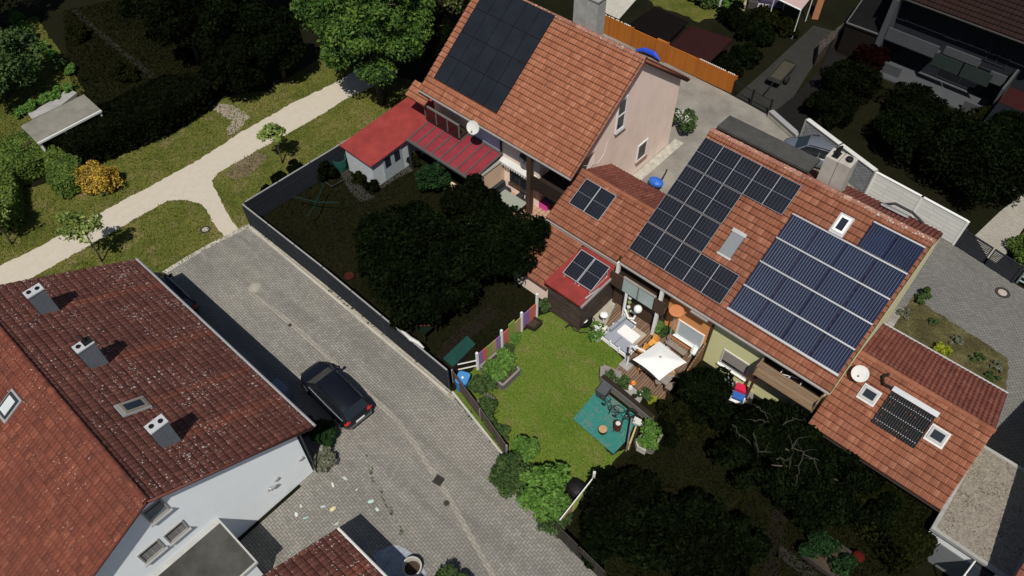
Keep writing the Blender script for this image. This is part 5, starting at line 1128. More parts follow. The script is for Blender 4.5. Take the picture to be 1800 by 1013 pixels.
b = MB(); a, c_ = q[0].lerp(q[2], .05), q[1].lerp(q[3], .05); b.prism([(a.x, a.y), (c_.x, c_.y), (c_.x + .08, c_.y + .05), (a.x + .08, a.y + .05)], .1, 2.1); b.build('side_wall', M((.13, .04, .03), .8, .2, 5, name='red_brown_boards'), t)
b = MB(); a = G(56, 248, 1.6); c_ = G(41, 258, 1.6); b.tube([a, c_, (c_.x, c_.y, 0)], .05, 5); b.build('handrail', MT['brown'], t)
bd = [G(52, 205), G(100, 178), G(122, 160), G(138, 168), G(110, 190), G(60, 214)]; b = MB(); b.prism(bd, 0, .25); t = T('raised_bed', 'narrow stone edged bed behind the garden shelter', 'raised bed', tuple(G(90, 190))); b.build('edging', MT['concrete'], t)
for i in range(7):
    p = G(40 + i * 13, 205 - i * 7); bush('border_plant', '%s bright plant in the border behind the garden shelter' % 'first second third fourth fifth sixth seventh'.split()[i], 'plant', (p.x, p.y, 0), .7, .6, .7, MT['bright'], 450, .12, 8, 90 + i, 'border plants behind the garden shelter')
# the near black trees of the upper left
for i, (q, h, r, m) in enumerate((((300, 60), 7, 2.4, 'yew2'), ((350, 110), 6.5, 2.3, 'yew'), ((400, 60), 9, 2.8, 'yew2'), ((440, 130), 7.5, 2.5, 'yew2'), ((470, 40), 10, 2.8, 'yew'), ((500, 140), 6, 2.0, 'yew2'), ((420, 165), 4.5, 2.0, 'yew'), ((10, 60), 6, 2.2, 'yew2'), ((-20, 100), 6, 2.4, 'yew'), ((70, 20), 7, 1.3, 'dgreen'), ((700, 40), 8, 2.8, 'yew2'), ((860, -30), 9, 2.8, 'yew2'), ((760, 110), 4.5, 1.9, 'yew'), ((1000, -20), 6, 2, 'yew2'))):
    p = G(*q); labs = ('tall', 'broad', 'spreading', 'leaning', 'towering', 'small', 'low', 'dense', 'bushy', 'slim blue', 'shaded', 'high', 'hidden', 'distant')
    wh = ('above the dark lawn', 'beside the dark hedge', 'left of the maple', 'behind the gravel path bend', 'left of the maple crown', 'where the path enters the shade', 'over the path bend', 'in the top left corner', 'at the left edge of the allotment', 'above the allotment row', 'behind the maple', 'behind the salmon house ridge', 'between maple and salmon house', 'behind the salmon house chimney')
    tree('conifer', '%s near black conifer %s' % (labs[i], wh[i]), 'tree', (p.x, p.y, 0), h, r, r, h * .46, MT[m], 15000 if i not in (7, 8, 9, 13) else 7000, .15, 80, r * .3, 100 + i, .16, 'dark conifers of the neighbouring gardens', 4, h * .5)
# ------------------------------------------------------------------------------------------------ terrace of the solar house
def at(q, z=.145): return G(q[0], q[1], z)
# sectional sofa: two seats with back cushions, white slatted base
sf = T('garden_sofa', 'white slatted corner sofa with grey cushions on the deck', 'sofa', tuple(at((1075, 590))))
A, B_, C_ = Vector((-11.95, 22.9)), Vector((-12.95, 20.95)), Vector((-11.1, 20.55))
A = G(1098, 556, .5).to_2d(); B_ = G(1058, 590, .5).to_2d(); C_ = G(1104, 625, .5).to_2d()
u1 = (A - B_).normalized(); u2 = (C_ - B_).normalized()
def lbox(b, o, ua, ub, a0, a1, b0, b1, z0, z1, mi=0): b.prism([o + ua * a0 + ub * b0, o + ua * a1 + ub * b0, o + ua * a1 + ub * b1, o + ua * a0 + ub * b1], z0, z1, mi)
L1, L2 = (A - B_).length, (C_ - B_).length
b = MB()
for z in (.2, .3, .4): lbox(b, B_, u1, u2, -.05, L1, -.05, .0, z, z + .06); lbox(b, B_, u2, u1, -.05, L2, -.05, 0, z, z + .06)
for k in range(4): lbox(b, B_, u2, u1, L2 * k / 3 - .04, L2 * k / 3 + .04, -.06, .02, .145, .62)
for k in range(3): lbox(b, B_, u1, u2, L1 * k / 2 - .04, L1 * k / 2 + .04, -.06, .02, .145, .7)
lbox(b, B_, u1, u2, 0, L1, 0, .85, .3, .36); lbox(b, B_, u2, u1, .85, L2, 0, .8, .3, .36)
for k in range(3): lbox(b, B_, u2, u1, L2 - .08, L2, .0 + k * .33, .06 + k * .33, .145, .62)
lbox(b, B_, u2, u1, L2 - .08, L2, 0, .8, .58, .64); lbox(b, B_, u1, u2, L1 - .08, L1, 0, .85, .6, .66); b.build('frame', MT['white'], sf)
b = MB(); lbox(b, B_, u1, u2, .04, L1 - .1, .06, .82, .361, .5); b.build('seat_cushion', MT['cushion'], sf)
b = MB(); lbox(b, B_, u2, u1, .86, L2 - .12, .06, .8, .361, .5); b.build('seat_cushion', MT['cushion'], sf)
for k in range(2): b = MB(); lbox(b, B_, u1, u2, .5 + k * (L1 - .6) / 2, .45 + (k + 1) * (L1 - .6) / 2, .04, .22, .502, .8); b.build('back_cushion', MT['cushion'], sf)
def table(name, label, cat, c, rz, sx, sy, h, topm, legm, th=.05, z=.145, group=None, leg=.06):
    t = T(name, label, cat, (0, 0, 0), group); b = MB(); b.cbox((0, 0, h - th), sx, sy, th, 0, 0, .04); b.build('tabletop', topm, t, world=False)
    for x in (-1, 1):
        for y in (-1, 1): k = MB(); k.cbox((x * (sx / 2 - .09), y * (sy / 2 - .09), 0), leg, leg, h - th); k.build('leg', legm, t, world=False)
    t.location = (c.x, c.y, z); t.rotation_euler = (0, 0, rz); return t
an1 = math.atan2(u2.y, u2.x)
c = at((1105, 588), .5)
b = MB(); r_ = T('outdoor_rug', 'pale striped rug under the white coffee table', 'rug', (c.x, c.y, .145)); lbox(b, c.to_2d(), u1, u2, -.8, .9, -.6, .6, .146, .156); b.build('cloth', brick_mat('striped_rug', (.3, .2, .15), (.36, .28, .22), (.45, .4, .34), 2, .12, .3, .2), r_)
table('coffee_table', 'white coffee table in front of the grey sofa', 'table', c, an1, 1.15, .72, .42, MT['white'], MT['white'], .12)
# parasol
um = T('cantilever_parasol', 'square white cantilever parasol over the dining table', 'parasol', (-10.57, 20.85, .145))
co = [G(1112, 632, 2.3), G(1159, 669, 2.3), G(1207, 637, 2.3), G(1159, 600, 2.3)]; ap = sum(co, Vector()) / 4; ap.z = 2.62
b = MB(); ring = []
for i in range(4):
    a_, c_ = co[i], co[(i + 1) % 4]
    for k in range(6): f = k / 6; m = a_.lerp(c_, f).lerp(ap, .05 * math.sin(pi * f)); m.z = 2.3 + .05 * math.sin(pi * f); ring.append(m)
n = len(ring); mid = [v.lerp(ap, .5) for v in ring]
for v in mid: v.z = 2.3 + .19
vs = ring + mid + [ap]; fs = [(i, (i + 1) % n, n + (i + 1) % n, n + i) for i in range(n)] + [(n + i, n + (i + 1) % n, 2 * n) for i in range(n)]
b.add(vs, fs); b.add([v - Vector((0, 0, .015)) for v in vs], [f[::-1] for f in fs]); b.build('canopy', MT['canvas'], um, smooth=True)
b = MB()
for v in co: b.tube([ap - Vector((0, 0, .06)), v - Vector((0, 0, .04))], .018, 5)
b.build('ribs', MT['zinc'], um); b = MB(); b.lathe(ap, [(.06, -.04), (.06, .06), (.02, .08)], 10); b.build('finial', MT['zinc'], um)
pb_ = Vector((-10.57, 20.85, 0)); b = MB(); b.tube([pb_ + Vector((0, 0, .2)), pb_ + Vector((.02, 0, 1.95)), pb_ + Vector((.25, .02, 2.1)), ap + Vector((-.2, 0, -.2)), ap + Vector((0, 0, -.08))], .06, 8); b.build('pole', MT['white'], um)
b = MB(); c_ = G(1101, 642, .145); b.cbox(c_, .62, .62, .1, an1); b.build('base', MT['concrete'], um)
b = MB(); b.cbox(pb_ + Vector((0, 0, 1.1)), .13, .16, .25); b.build('crank', MT['anthracite'], um)
dc = ap.copy(); table('dining_table', 'grey wooden dining table under the white parasol', 'table', Vector((dc.x - .1, dc.y + .35)), an1 + .05, 1.75, .95, .75, M((.24, .21, .19), .85, .2, 6, name='grey_table_wood'), MT['brown'], .06)
def chair(name, label, cat, m, group=None, arms=False, sm=None):
    t = T(name, label, cat, (0, 0, 0), group)
    b = MB(); b.cbox((0, 0, .42), .46, .46, .05, 0, 0, .08); b.build('seat', sm or m, t, world=False)
    b = MB(); pr = [(-.22, .43), (-.25, .7), (-.27, .88)]; ys = [-.2, -.1, 0, .1, .2]
    vs = [(x - .05 * (1 - (y / .2) ** 2), y * (1 if k < 2 else .85), z) for k, (x, z) in enumerate(pr) for y in ys]; fs = [(k * 5 + i, k * 5 + i + 1, k * 5 + i + 6, k * 5 + i + 5) for k in range(2) for i in range(4)]
    b.add(vs, fs); b.add([(x - .03, y, z) for x, y, z in vs], [f[::-1] for f in fs]); b.build('backrest', m, t, world=False, smooth=True)
    for x in (-1, 1):
        for y in (-1, 1): k = MB(); k.tube([(x * .19, y * .19, .42), (x * .23, y * .23, 0)], .018, 6); k.build('leg', sm or m, t, world=False)
    if arms:
        for y in (-1, 1): k = MB(); k.tube([(-.24, y * .25, .68), (.18, y * .25, .66), (.2, y * .24, .42)], .02, 6); k.build('armrest', m, t, world=False)
    return t
ch = chair('garden_chair', 'orange shell chair at the upper left side of the dining table', 'chair', M((.62, .3, .07), .5, .12, 5, .4, name='apricot_plastic'), 'chairs around the dining table')
p = at((1146, 612)); ch.location = p; ch.rotation_euler = (0, 0, an1 - pi / 2 + .1)
p = at((1128, 627)); dup(ch, p, an1 - pi / 2 - .1, 'orange shell chair nearest the parasol base')
p = at((1176, 664)); dup(ch, p, an1 + 2.3, 'orange shell chair peeking out below the parasol on the right')
p = at((1128, 652)); dup(ch, p, an1 - .9, 'orange shell chair in the parasol shade at its lower left edge')
wc = chair('garden_chair', 'white armchair against the orange wall', 'chair', MT['white'], 'white armchairs beside the orange wall', True); p = at((1221, 628)); wc.location = p; wc.rotation_euler = (0, 0, an1 - pi / 2)
dup(wc, p + Vector((.05, .02, .07)), an1 - pi / 2, 'white armchair stacked on the one against the orange wall')
for i, (q, rz, lab) in enumerate((((1168, 676), .9, 'upper wooden bench sticking out below the parasol'), ((1180, 678), 1.75, 'narrow wooden bench leaning toward the dark conifer'), ((1142, 660), -.2, 'wooden bench at the lower left parasol edge'), ((1186, 618), -.2, 'wooden bench between parasol and orange wall'))):
    p = at(q); table('wooden_bench', lab, 'bench', p, an1 + rz if i < 2 else an1, 1.15 if i < 2 else 1.3, .36, .45, M((.22, .18, .15), .85, .25, 6, name='bench_wood'), MT['brown'], .06, group='benches around the dining table', leg=.07)
# bench and shelf by the green wall
t = T('slatted_bench', 'yellow slatted bench in front of the pale yellow wall', 'bench', tuple(G(1305, 670))); o2 = G(1280, 660, .0).to_2d(); o3 = G(1322, 690, 0).to_2d(); u = (o3 - o2).normalized(); v = Vector((-u.y, u.x)); L = (o3 - o2).length
SL = M((.42, .35, .2), .8, .15, 6, name='yellow_slats')
b = MB()
for i in range(14): lbox(b, o2, u, v, L * i / 13 - .025, L * i / 13 + .025, .42, .47, .42, .95)
lbox(b, o2, u, v, 0, L, .41, .48, .93, .99); b.build('backrest', SL, t); b = MB(); lbox(b, o2, u, v, 0, L, 0, .4, .4, .45); b.build('seat', MT['grey_wood'], t)
for k in (0.03, L - .09):
    b = MB(); lbox(b, o2, u, v, k, k + .06, .02, .08, 0, .4); b.build('leg', SL, t); b = MB(); lbox(b, o2, u, v, k, k + .06, .4, .46, 0, .95); b.build('leg', SL, t)
t = T('toy_kitchen', 'white framed play table with red and blue trays beside the slatted bench', 'toy', tuple(G(1298, 696))); p = G(1298, 696)
b = MB(); b.cbox(p, .75, 1.0, .06, .25)
for x in (-.33, .33):
    for y in (-.45, .45): b.cbox((p.x + x * math.cos(.25) - y * math.sin(.25), p.y + x * math.sin(.25) + y * math.cos(.25), 0), .06, .06, .5, .25)
b.build('frame', MT['white'], t)
b = MB(); b.cbox((p.x - .05, p.y + .22, .3), .62, .42, .22, .25); b.build('tray', M((.55, .015, .06), .6, .1, 5, name='crimson_plastic'), t); b = MB(); b.cbox((p.x + .07, p.y - .28, .3), .62, .4, .14, .25); b.build('tray', M((.03, .12, .42), .6, .3, 8, name='blue_plastic'), t)
t = T('terrace_divider', 'slanted brown wooden divider between orange and pale yellow wall', 'divider', (-7.75, 23.2, .14)); b = MB(); b.add([(-7.72, 23.78, .14), (-7.72, 22.3, .14), (-7.72, 22.3, .75), (-7.72, 23.78, 1.75), (-7.79, 23.78, .14), (-7.79, 22.3, .14), (-7.79, 22.3, .75), (-7.79, 23.78, 1.75)], [(0, 1, 2, 3), (7, 6, 5, 4), (0, 4, 5, 1), (1, 5, 6, 2), (2, 6, 7, 3), (3, 7, 4, 0)]); b.build('boards', wood_mat('honey_boards', (.2, .1, .04), (.28, .15, .06), .15, 'Y'), t)
t = T('patio_heater', 'round orange table disc on a grey pole in front of the orange wall', 'patio heater', tuple(at((1187, 582)))); p = Vector((-10.0, 23.3, .145))
zt_ = GY(1189, 547, 23.3).z; p.x = GY(1189, 547, 23.3).x
b = MB(); b.lathe((p.x, p.y, zt_), [(.4, 0), (.4, .05), (.34, .07), (.02, .08)], 22); b.build('hood', M((.5, .19, .08), .7, .1, 4, name='orange_disc'), t); b = MB(); b.tube([(p.x, p.y, .145), (p.x, p.y, zt_)], .04, 8); b.lathe((p.x, p.y, .145), [(.24, 0), (.2, .06)], 14); b.build('pole', MT['zinc'], t)
# barbecue corner, trellis post
t = T('white_post', 'white round post with hanging flower pots behind the grey sofa', 'post', tuple(at((1099, 552)))); p = Vector(at((1095, 552), .3)); b = MB(); b.tube([(p.x, p.y, .1), (p.x, p.y, 2.2)], .09, 10); b.build('shaft', MT['white'], t)
for i in range(4): b = MB(); b.lathe((p.x + .22, p.y + .1, .5 + i * .42), [(.08, 0), (.11, .16)], 9); b.build('flower_pot', MT['offwhite'] if i % 2 else M((.2, .27, .1), .8, .2, 8), t)
b = MB(); b.tube([(p.x + .1, p.y - .05, .85), (p.x + .6, p.y - .4, .85), (p.x + .85, p.y - .25, .85), (p.x + .75, p.y + .1, .85), (p.x + .4, p.y + .1, .85)], .07, 7); b.build('curved_rail', MT['white'], t)
t = T('kettle_barbecue', 'black kettle barbecue with cream bags beside the red roofed shed', 'barbecue', tuple(at((1080, 515)))); p = G(1082, 515, .02)
b = MB(); b.ball(p + Vector((0, 0, .75)), .3, .3, .22); b.build('bowl', MT['black'], t)
for k in range(3): a = k * 2.1; b = MB(); b.tube([p + Vector((0, 0, .65)), p + Vector((math.cos(a) * .35, math.sin(a) * .35, 0))], .02, 5); b.build('leg', MT['black'], t)
b = MB(); b.cbox(p + Vector((.45, -.1, .75)), .4, .5, .04, .3); b.ball(p + Vector((.4, -.1, .9)), .22, .16, .14); b.build('side_shelf', MT['offwhite'], t)
t = T('white_fan', 'white pedestal lamp at the lawn corner of the grey sofa', 'lamp', tuple(G(1058, 570))); p = G(1059, 572); b = MB(); b.tube([p, p + Vector((0, 0, .9))], .035, 7); b.build('stand', MT['white'], t); b = MB(); b.ball(p + Vector((0, 0, 1.0)), .24, .24, .12); b.build('shade', MT['white'], t)
def potted(name, label, q, z, r, h, potm, leafm, n=260, size=.09, seed=1, flowers=None, group=None, pr=.2):
    p = G(q[0], q[1], z); t = T(name, label, 'potted plant', tuple(p), group); b = MB(); b.lathe(p, [(pr * .75, 0), (pr, .3), (pr * .85, .3), (pr * .8, .25)], 12); b.build('pot', potm, t)
    V, F = leafcloud(clumps((p.x, p.y, p.z + .3 + h * .4), r, r, h * .5, 9, r * .45, seed, -.4), n, size, seed); npmesh('foliage', V, F, leafm, t)
    if flowers: V, F = leafcloud(clumps((p.x, p.y, p.z + .36 + h * .55), r * 1.05, r * 1.05, h * .5, 12, r * .2, seed + 1, .0), 220, .06, seed + 5, .3); npmesh('flowers', V, F, flowers, t)
    return t
potted('hydrangea_pot', 'white flowering hydrangea in a pale pot at the sofa corner', (1050, 596), .02, .5, .8, MT['offwhite'], MT['bright'], 500, .1, 201, MT['petal'], pr=.27)
potted('potted_plant', 'tall potted plant beside the white deck post', (1158, 583), .145, .42, .8, MT['zinc'], MT['bright'], 420, .12, 202)
potted('potted_plant', 'potted plant in a grey box left of the orange wall', (1168, 590), .145, .45, .6, MT['zinc'], MT['mid'], 420, .12, 203)
potted('potted_plant', 'small white pot with pale flowers above the deck post plants', (1160, 565), .4, .22, .3, MT['white'], MT['silver'], 120, .07, 204)
potted('potted_plant', 'white topiary pot by the orange wall corner', (1168, 557), .145, .2, .5, MT['white'], MT['petal'], 120, .07, 205)
potted('white_rose_bush', 'white flowering rose bush beside the pink gable wall', (1196, 232), 0, .95, 1.5, MT['concrete'], MT['mid'], 1400, .12, 206, MT['petal'], pr=.2)
# lawn corner: toys, fire bowl, tyre
t = T('fire_bowl', 'black fire bowl with white pan on the lawn edge', 'fire bowl', tuple(G(1024, 570))); p = G(1024, 568)
b = MB(); b.lathe(p, [(.2, .02), (.52, .28), (.56, .3), (.5, .26), (.1, .12)], 20); b.build('bowl', MT['black'], t); b = MB(); b.lathe(p + Vector((.05, 0, .28)), [(.2, 0), (.22, .06), (.17, .05)], 14); b.build('pan', MT['white'], t)
b = MB(); b.tube([p + Vector((math.cos(i * pi / 6) * .72, math.sin(i * pi / 6) * .72, .05)) for i in range(13)], .03, 6); b.build('ring', MT['black'], t)
b = MB(); b.tube([G(994, 576, .06), G(1008, 566, .07), G(1022, 552, .08)], .055, 6); tag(b.build('black_pole', MT['black']), 'black pole lying on the lawn before the fire bowl', 'pole')
b = MB(); p = G(1014, 546); b.tube([p + Vector((math.cos(i * pi / 7) * .3, math.sin(i * pi / 7) * .22, .12)) for i in range(15)], .11, 7); tag(b.build('swing_tyre', MT['zinc']), 'grey tyre under the red roofed shed corner', 'tyre')
t = T('steel_pole', 'long grey pole leaning over the red shed roof edge', 'pole', tuple(G(1012, 545))); b = MB(); b.tube([G(1012, 545, .2), Vector((-14.0, 21.3, 2.7)), Vector((-13.85, 22.3, 2.72))], .05, 7); b.build('tube', MT['zinc'], t)
def toyanimal(name, label, q, m, s=1.0, rz=0):
    p = G(*q); t = T(name, label, 'toy', tuple(p)); cs, sn = math.cos(rz), math.sin(rz); f = lambda x, y, z: (p.x + (x * cs - y * sn) * s, p.y + (x * sn + y * cs) * s, z * s)
    b = MB(); b.tube([f(-.3, 0, .3), f(0, 0, .34), f(.3, 0, .32), f(.45, 0, .45)], [.13, .16, .13, .1], 8); b.build('body', m, t)
    for x in (-.25, .25):
        for y in (-.12, .12): k = MB(); k.lathe(f(x, y, 0), [(.1 * s, 0), (.11 * s, .12 * s), (.08 * s, .24 * s)], 8); k.build('foot', m, t)
toyanimal('ride_on_toy', 'green ride-on toy on the lawn edge', (991, 547), M((.03, .34, .08), .5, .1, 5, .4, name='green_plastic'), .75, .4); toyanimal('ride_on_toy', 'pink ride-on toy beside the green one', (997, 551), M((.6, .14, .22), .5, .1, 5, .4, name='pink_plastic'), .75, -.2); toyanimal('ride_on_toy', 'orange ride-on toy nearest the black pole', (1000, 559), MT['orange_plastic'], .8, .1)
# person-sized orange garment on a stand by the shed
t = T('clothes_dummy', 'orange jacket hung on a wooden stand beside the red roofed shed', 'garment', tuple(G(1002, 542))); p = G(1002, 543)
b = MB(); b.tube([p, p + Vector((0, 0, 1.1))], .03, 6); b.build('stand', MT['brown'], t); b = MB(); b.lathe(p + Vector((0, 0, .6)), [(.2, 0), (.24, .25), (.22, .5), (.08, .58)], 10, 0, 1, .65); b.tube([p + Vector((-.2, 0, 1.1)), p + Vector((-.42, .05, .75))], .07, 6); b.tube([p + Vector((.2, 0, 1.1)), p + Vector((.4, -.05, .7))], .07, 6); b.build('jacket', M((.62, .12, .03), .8, .15, 7, name='orange_cloth'), t)
b = MB(); p = G(992, 533); b.lathe(p, [(.5, 0), (.55, .25), (.48, .25), (.4, .1)], 18); tag(b.build('black_tub', MT['black']), 'black round tub under the shed bushes', 'tub')
# raised beds, sleepers, patio things
def rbed(name, label, poly, h, plant, n, seed, wm=MT['grey_wood'], ph=.5):
    t = T(name, label, 'raised bed', (sum(p.x for p in poly) / 4, sum(p.y for p in poly) / 4, 0)); k = len(poly)
    for i in range(k):
        a_, c_ = poly[i].to_2d(), poly[(i + 1) % k].to_2d(); u = (c_ - a_).normalized(); q = Vector((-u.y, u.x)) * .06; b = MB(); b.prism([a_ - q, c_ - q, c_ + q, a_ + q], 0, h + .002 * i); b.build('sleeper', wm, t)
    c_ = sum(poly, Vector()) / k; b = MB(); b.prism([tuple(p.lerp(c_, .06).to_2d()) for p in poly], 0, h - .1); b.build('soil', MT['soil'], t)
    if plant:
        bl = [(p[0], p[1], h + ph * .35, .32, .32, ph * .5) for p in [(poly[0].lerp(poly[1], R.random())).lerp(poly[3].lerp(poly[2], R.random()), R.random()) for _ in range(14)]]; V, F = leafcloud(bl, n, .1, seed); npmesh('foliage', V, F, plant, t)
    return t
rbed('raised_bed', 'sleeper raised bed with green plants beside the painted board fence', [G(845, 652), G(884, 686), G(913, 658), G(879, 624)], .5, MT['bright'], 1700, 301)
rbed('raised_bed', 'small timber bed with bare soil at the end of the painted board fence', [G(920, 574), G(940, 582), G(952, 570), G(934, 560)], .28, None, 0, 302, MT['dbrown'])
rbed('raised_bed', 'sleeper raised bed with a leafy plant at the end of the sleeper wall', [G(1122, 790), G(1146, 798), G(1161, 772), G(1136, 754)], .5, MT['bright'], 900, 303)
t = T('stone_planter', 'rough stone block planter beside the leafy raised bed', 'planter', tuple(G(1128, 790))); b = MB(); b.prism(px([(1115, 780), (1126, 770), (1141, 784), (1133, 800), (1118, 792)]), 0, .42); b.build('block', MT['concrete_l'], t)
t = T('sleeper_wall', 'long wall of grey sleepers between deck and teal patio', 'wall', tuple(G(1100, 705)))
for i, (a_, c_, h) in enumerate((((1058, 655), (1090, 668), .62), ((1057, 672), (1100, 706), .66), ((1100, 706), (1145, 744), .64), ((1058, 655), (1057, 672), .6), ((1088, 668), (1077, 682), .6))):
    a_, c_ = G(*a_).to_2d(), G(*c_).to_2d(); u = (c_ - a_).normalized(); q = Vector((-u.y, u.x)) * .13; b = MB(); b.prism([a_ - q, c_ - q, c_ + q, a_ + q], 0, h + .003 * i); b.build('sleeper', MT['grey_wood'], t)
for q, r, h, m, s, lab in (((1072, 670), .38, .8, 'mid', 311, 'dark green plant inside the sleeper wall box'), ((1090, 680), .55, .8, 'mid', 312, 'spreading plant behind the sleeper wall'), ((1133, 703), .5, .7, 'mid', 313, 'blue green plant at the deck edge'), ((1146, 706), .3, .4, 'lime', 314, 'lime green tuft at the deck edge')):
    p = G(*q); bush('garden_plant', lab, 'plant', (p.x, p.y, .1), r, r, h, MT[m], 500, .09, 9, s, 'plants along the sleeper wall')
b = MB(); b.prism(px([(1090, 690), (1105, 680), (1130, 700), (1122, 715)]), 0, .3); o = tag(b.build('rubble_step', MT['concrete']), 'grey stone step with pots between deck and sleeper wall', 'step')
for q, m, lab in (((1108, 683), 'offwhite', 'cream bowl on the stone step'), ((1126, 692), 'white', 'white ring vase at the deck edge'), ((1113, 675), 'orange_plastic', 'orange starfish ornament on the deck'), ((1115, 698), 'dbrown', 'dark pot on the stone step')):
    p = G(q[0], q[1], .3 if m != 'orange_plastic' else .15); b = MB(); b.lathe(p, [(.09, 0), (.15, .1), (.11, .16), (.06, .1)], 10); tag(b.build('ornament', MT[m]), lab, 'ornament', 'ornaments at the deck edge')
t = T('grey_chest', 'anthracite storage chest on the teal patio', 'chest', tuple(G(1056, 692))); b = MB(); a_, c_ = G(1053, 701).to_2d(), G(1066, 684).to_2d(); u = (c_ - a_).normalized(); v = Vector((-u.y, u.x)); lbox(b, a_, u, v, 0, .85, -.3, .22, .05, .6); b.build('box', M((.05, .055, .065), .7, .1, 4), t); b = MB(); lbox(b, a_, u, v, -.02, .87, -.32, .24, .6, .66); b.build('lid', M((.07, .075, .085), .6, .1, 4), t)
for i, (q, lab) in enumerate((((1059, 759), 'round fire pit with tan lid on the teal patio'), ((1084, 757), 'rusty fire barrel on legs on the teal patio'))):
    p = G(q[0], q[1], .05); t = T('fire_pit', lab, 'fire pit', tuple(p), 'fire pits on the teal patio'); b = MB()
    if i == 0: b.lathe(p, [(.2, 0), (.24, .1), (.24, .26), (.22, .26)], 18); b.build('bowl', MT['dbrown'], t); b = MB(); b.lathe(p, [(.22, .262), (.225, .29), (.03, .3)], 18); b.build('lid', M((.42, .27, .14), .8, .15, 5, name='tan_lid'), t)
    else:
        b.lathe(p, [(.18, .18), (.2, .25), (.2, .75), (.17, .75), (.15, .4)], 16); b.build('drum', M((.09, .022, .014), .8, .3, 6, name='rusty_red'), t); b = MB(); b.lathe(p + Vector((0, 0, .7)), [(.1, 0), (.13, .06)], 10); b.build('ash_pan', MT['offwhite'], t)
        for k in range(3): a = k * 2.1; b = MB(); b.tube([p + Vector((math.cos(a) * .12, math.sin(a) * .12, .2)), p + Vector((math.cos(a) * .25, math.sin(a) * .25, 0))], .015, 5); b.build('leg', MT['black'], t)
def bicycle(name, label, q, rz, group):
    p = G(q[0], q[1], .05); t = T(name, label, 'bicycle', (0, 0, 0), group); BM = M((.03, .07, .075), .5, .2, 5, .5, name='teal_steel')
    for x in (-.48, .48):
        b = MB(); b.tube([(x + math.cos(i * pi / 8) * .3, 0, .32 + math.sin(i * pi / 8) * .3) for i in range(17)], .022, 6); wv = b.build('wheel', MT['rubber'], t, world=False)
        k = MB()
        for i in range(6): k.tube([(x, 0, .32), (x + math.cos(i * pi / 3) * .29, 0, .32 + math.sin(i * pi / 3) * .29)], .006, 3)
        k.build('spokes', MT['alu'], wv, world=False)
    b = MB(); b.tube([(-.48, 0, .32), (-.1, 0, .35), (.3, 0, .72), (-.18, 0, .72), (-.48, 0, .32)], .02, 5); b.tube([(-.1, 0, .35), (-.2, 0, .85)], .018, 5); b.tube([(.48, 0, .32), (.3, 0, .72), (.26, 0, .92)], .018, 5); b.build('frame', BM, t, world=False)
    b = MB(); b.tube([(.3, -.25, .9), (.26, 0, .93), (.3, .25, .9)], .016, 5); b.build('handlebar', MT['black'], t, world=False); b = MB(); b.ball((-.21, 0, .88), .13, .07, .04, 8); b.build('saddle', MT['black'], t, world=False)
    t.location = p; t.rotation_euler = (math.radians(62), 0, rz)
    return t
bicycle('bicycle', 'teal bicycle lying against the sleeper wall beside the storage chest', (1082, 706), an1, 'bicycles on the teal patio'); bicycle('bicycle', 'teal bicycle lying against the sleeper wall beside the black tyre', (1097, 722), an1 + .25, 'bicycles on the teal patio')
b = MB(); p = G(1110, 729, .05); b.tube([p + Vector((math.cos(i * pi / 7) * .24, math.sin(i * pi / 7) * .24, .1)) for i in range(15)], .09, 7); tag(b.build('spare_tyre', MT['rubber']), 'black tyre lying on the teal patio', 'tyre')
b = MB(); b.slab(*[G(*q, .25) for q in ((1112, 742), (1130, 750), (1128, 738), (1116, 732))], .12); tag(b.build('sand_sack', MT['offwhite']), 'torn white sack at the end of the sleeper wall', 'sack')
t = T('plank_stack', 'upright old planks with a yellow board at the patio corner', 'planks', tuple(G(1108, 780)))
for i, (a_, c_, m, h) in enumerate((((1100, 795), (1107, 750), 'grey_wood', .9), ((1104, 792), (1115, 762), None, .75), ((1112, 785), (1120, 758), 'dbrown', .5))):
    a_, c_ = G(*a_).to_2d(), G(*c_).to_2d(); u = (c_ - a_).normalized(); q = Vector((-u.y, u.x)) * .04; b = MB(); b.prism([a_ - q, c_ - q, c_ + q, a_ + q], .05, h); b.build('plank', MT[m] if m else M((.48, .38, .15), .8, .2, 5, name='yellow_board'), t)
t = T('water_butt', 'blue water butt with pale knob behind the weathered board fence', 'water butt', tuple(G(815, 676))); p = G(815, 680); b = MB(); b.cbox(p, .62, .72, .85, .4, 0, .1); b.build('barrel', M((.02, .14, .36), .6, .15, 4, .4, name='blue_barrel'), t); b = MB(); b.cbox(p + Vector((0, 0, .85)), .66, .76, .06, .4, 0, .1); k = b.build('lid', M((.05, .22, .48), .6, .1, 4, .4, name='blue_lid'), t); b = MB(); b.ball(p + Vector((0, 0, .94)), .07); b.build('knob', MT['white'], k)
for q, r, h, m, s, lab in (((848, 690), .75, 1.1, 'mid', 401, 'leafy shrub behind the blue water butt'), ((862, 735), .8, 1.2, 'mid', 402, 'dark leafy shrub along the weathered board fence'), ((856, 712), .5, .8, 'silver', 403, 'pale flowering shrub between the fence shrubs'), ((880, 765), .55, .8, 'mid', 404, 'low shrub near the end of the weathered board fence'), ((905, 600), .35, .5, 'bright', 405, 'small green plant under the green painted board'), ((893, 615), .35, .5, 'mid', 406, 'small plant under the coral painted board'), ((955, 545), .5, .9, 'mid', 407, 'plant at the end post of the painted fence')):
    p = G(*q); bush('garden_shrub', lab, 'shrub', (p.x, p.y, 0), r, r, h, MT[m], 1400, .09, 14, s, 'shrubs along the lawn fences')
p = G(905, 850); bush('laurel_shrub', 'light green shrub overhanging the street at the fence end', 'shrub', (p.x, p.y, 0), 1.15, 1.25, 1.9, MT['mid'], 5500, .1, 34, 411)
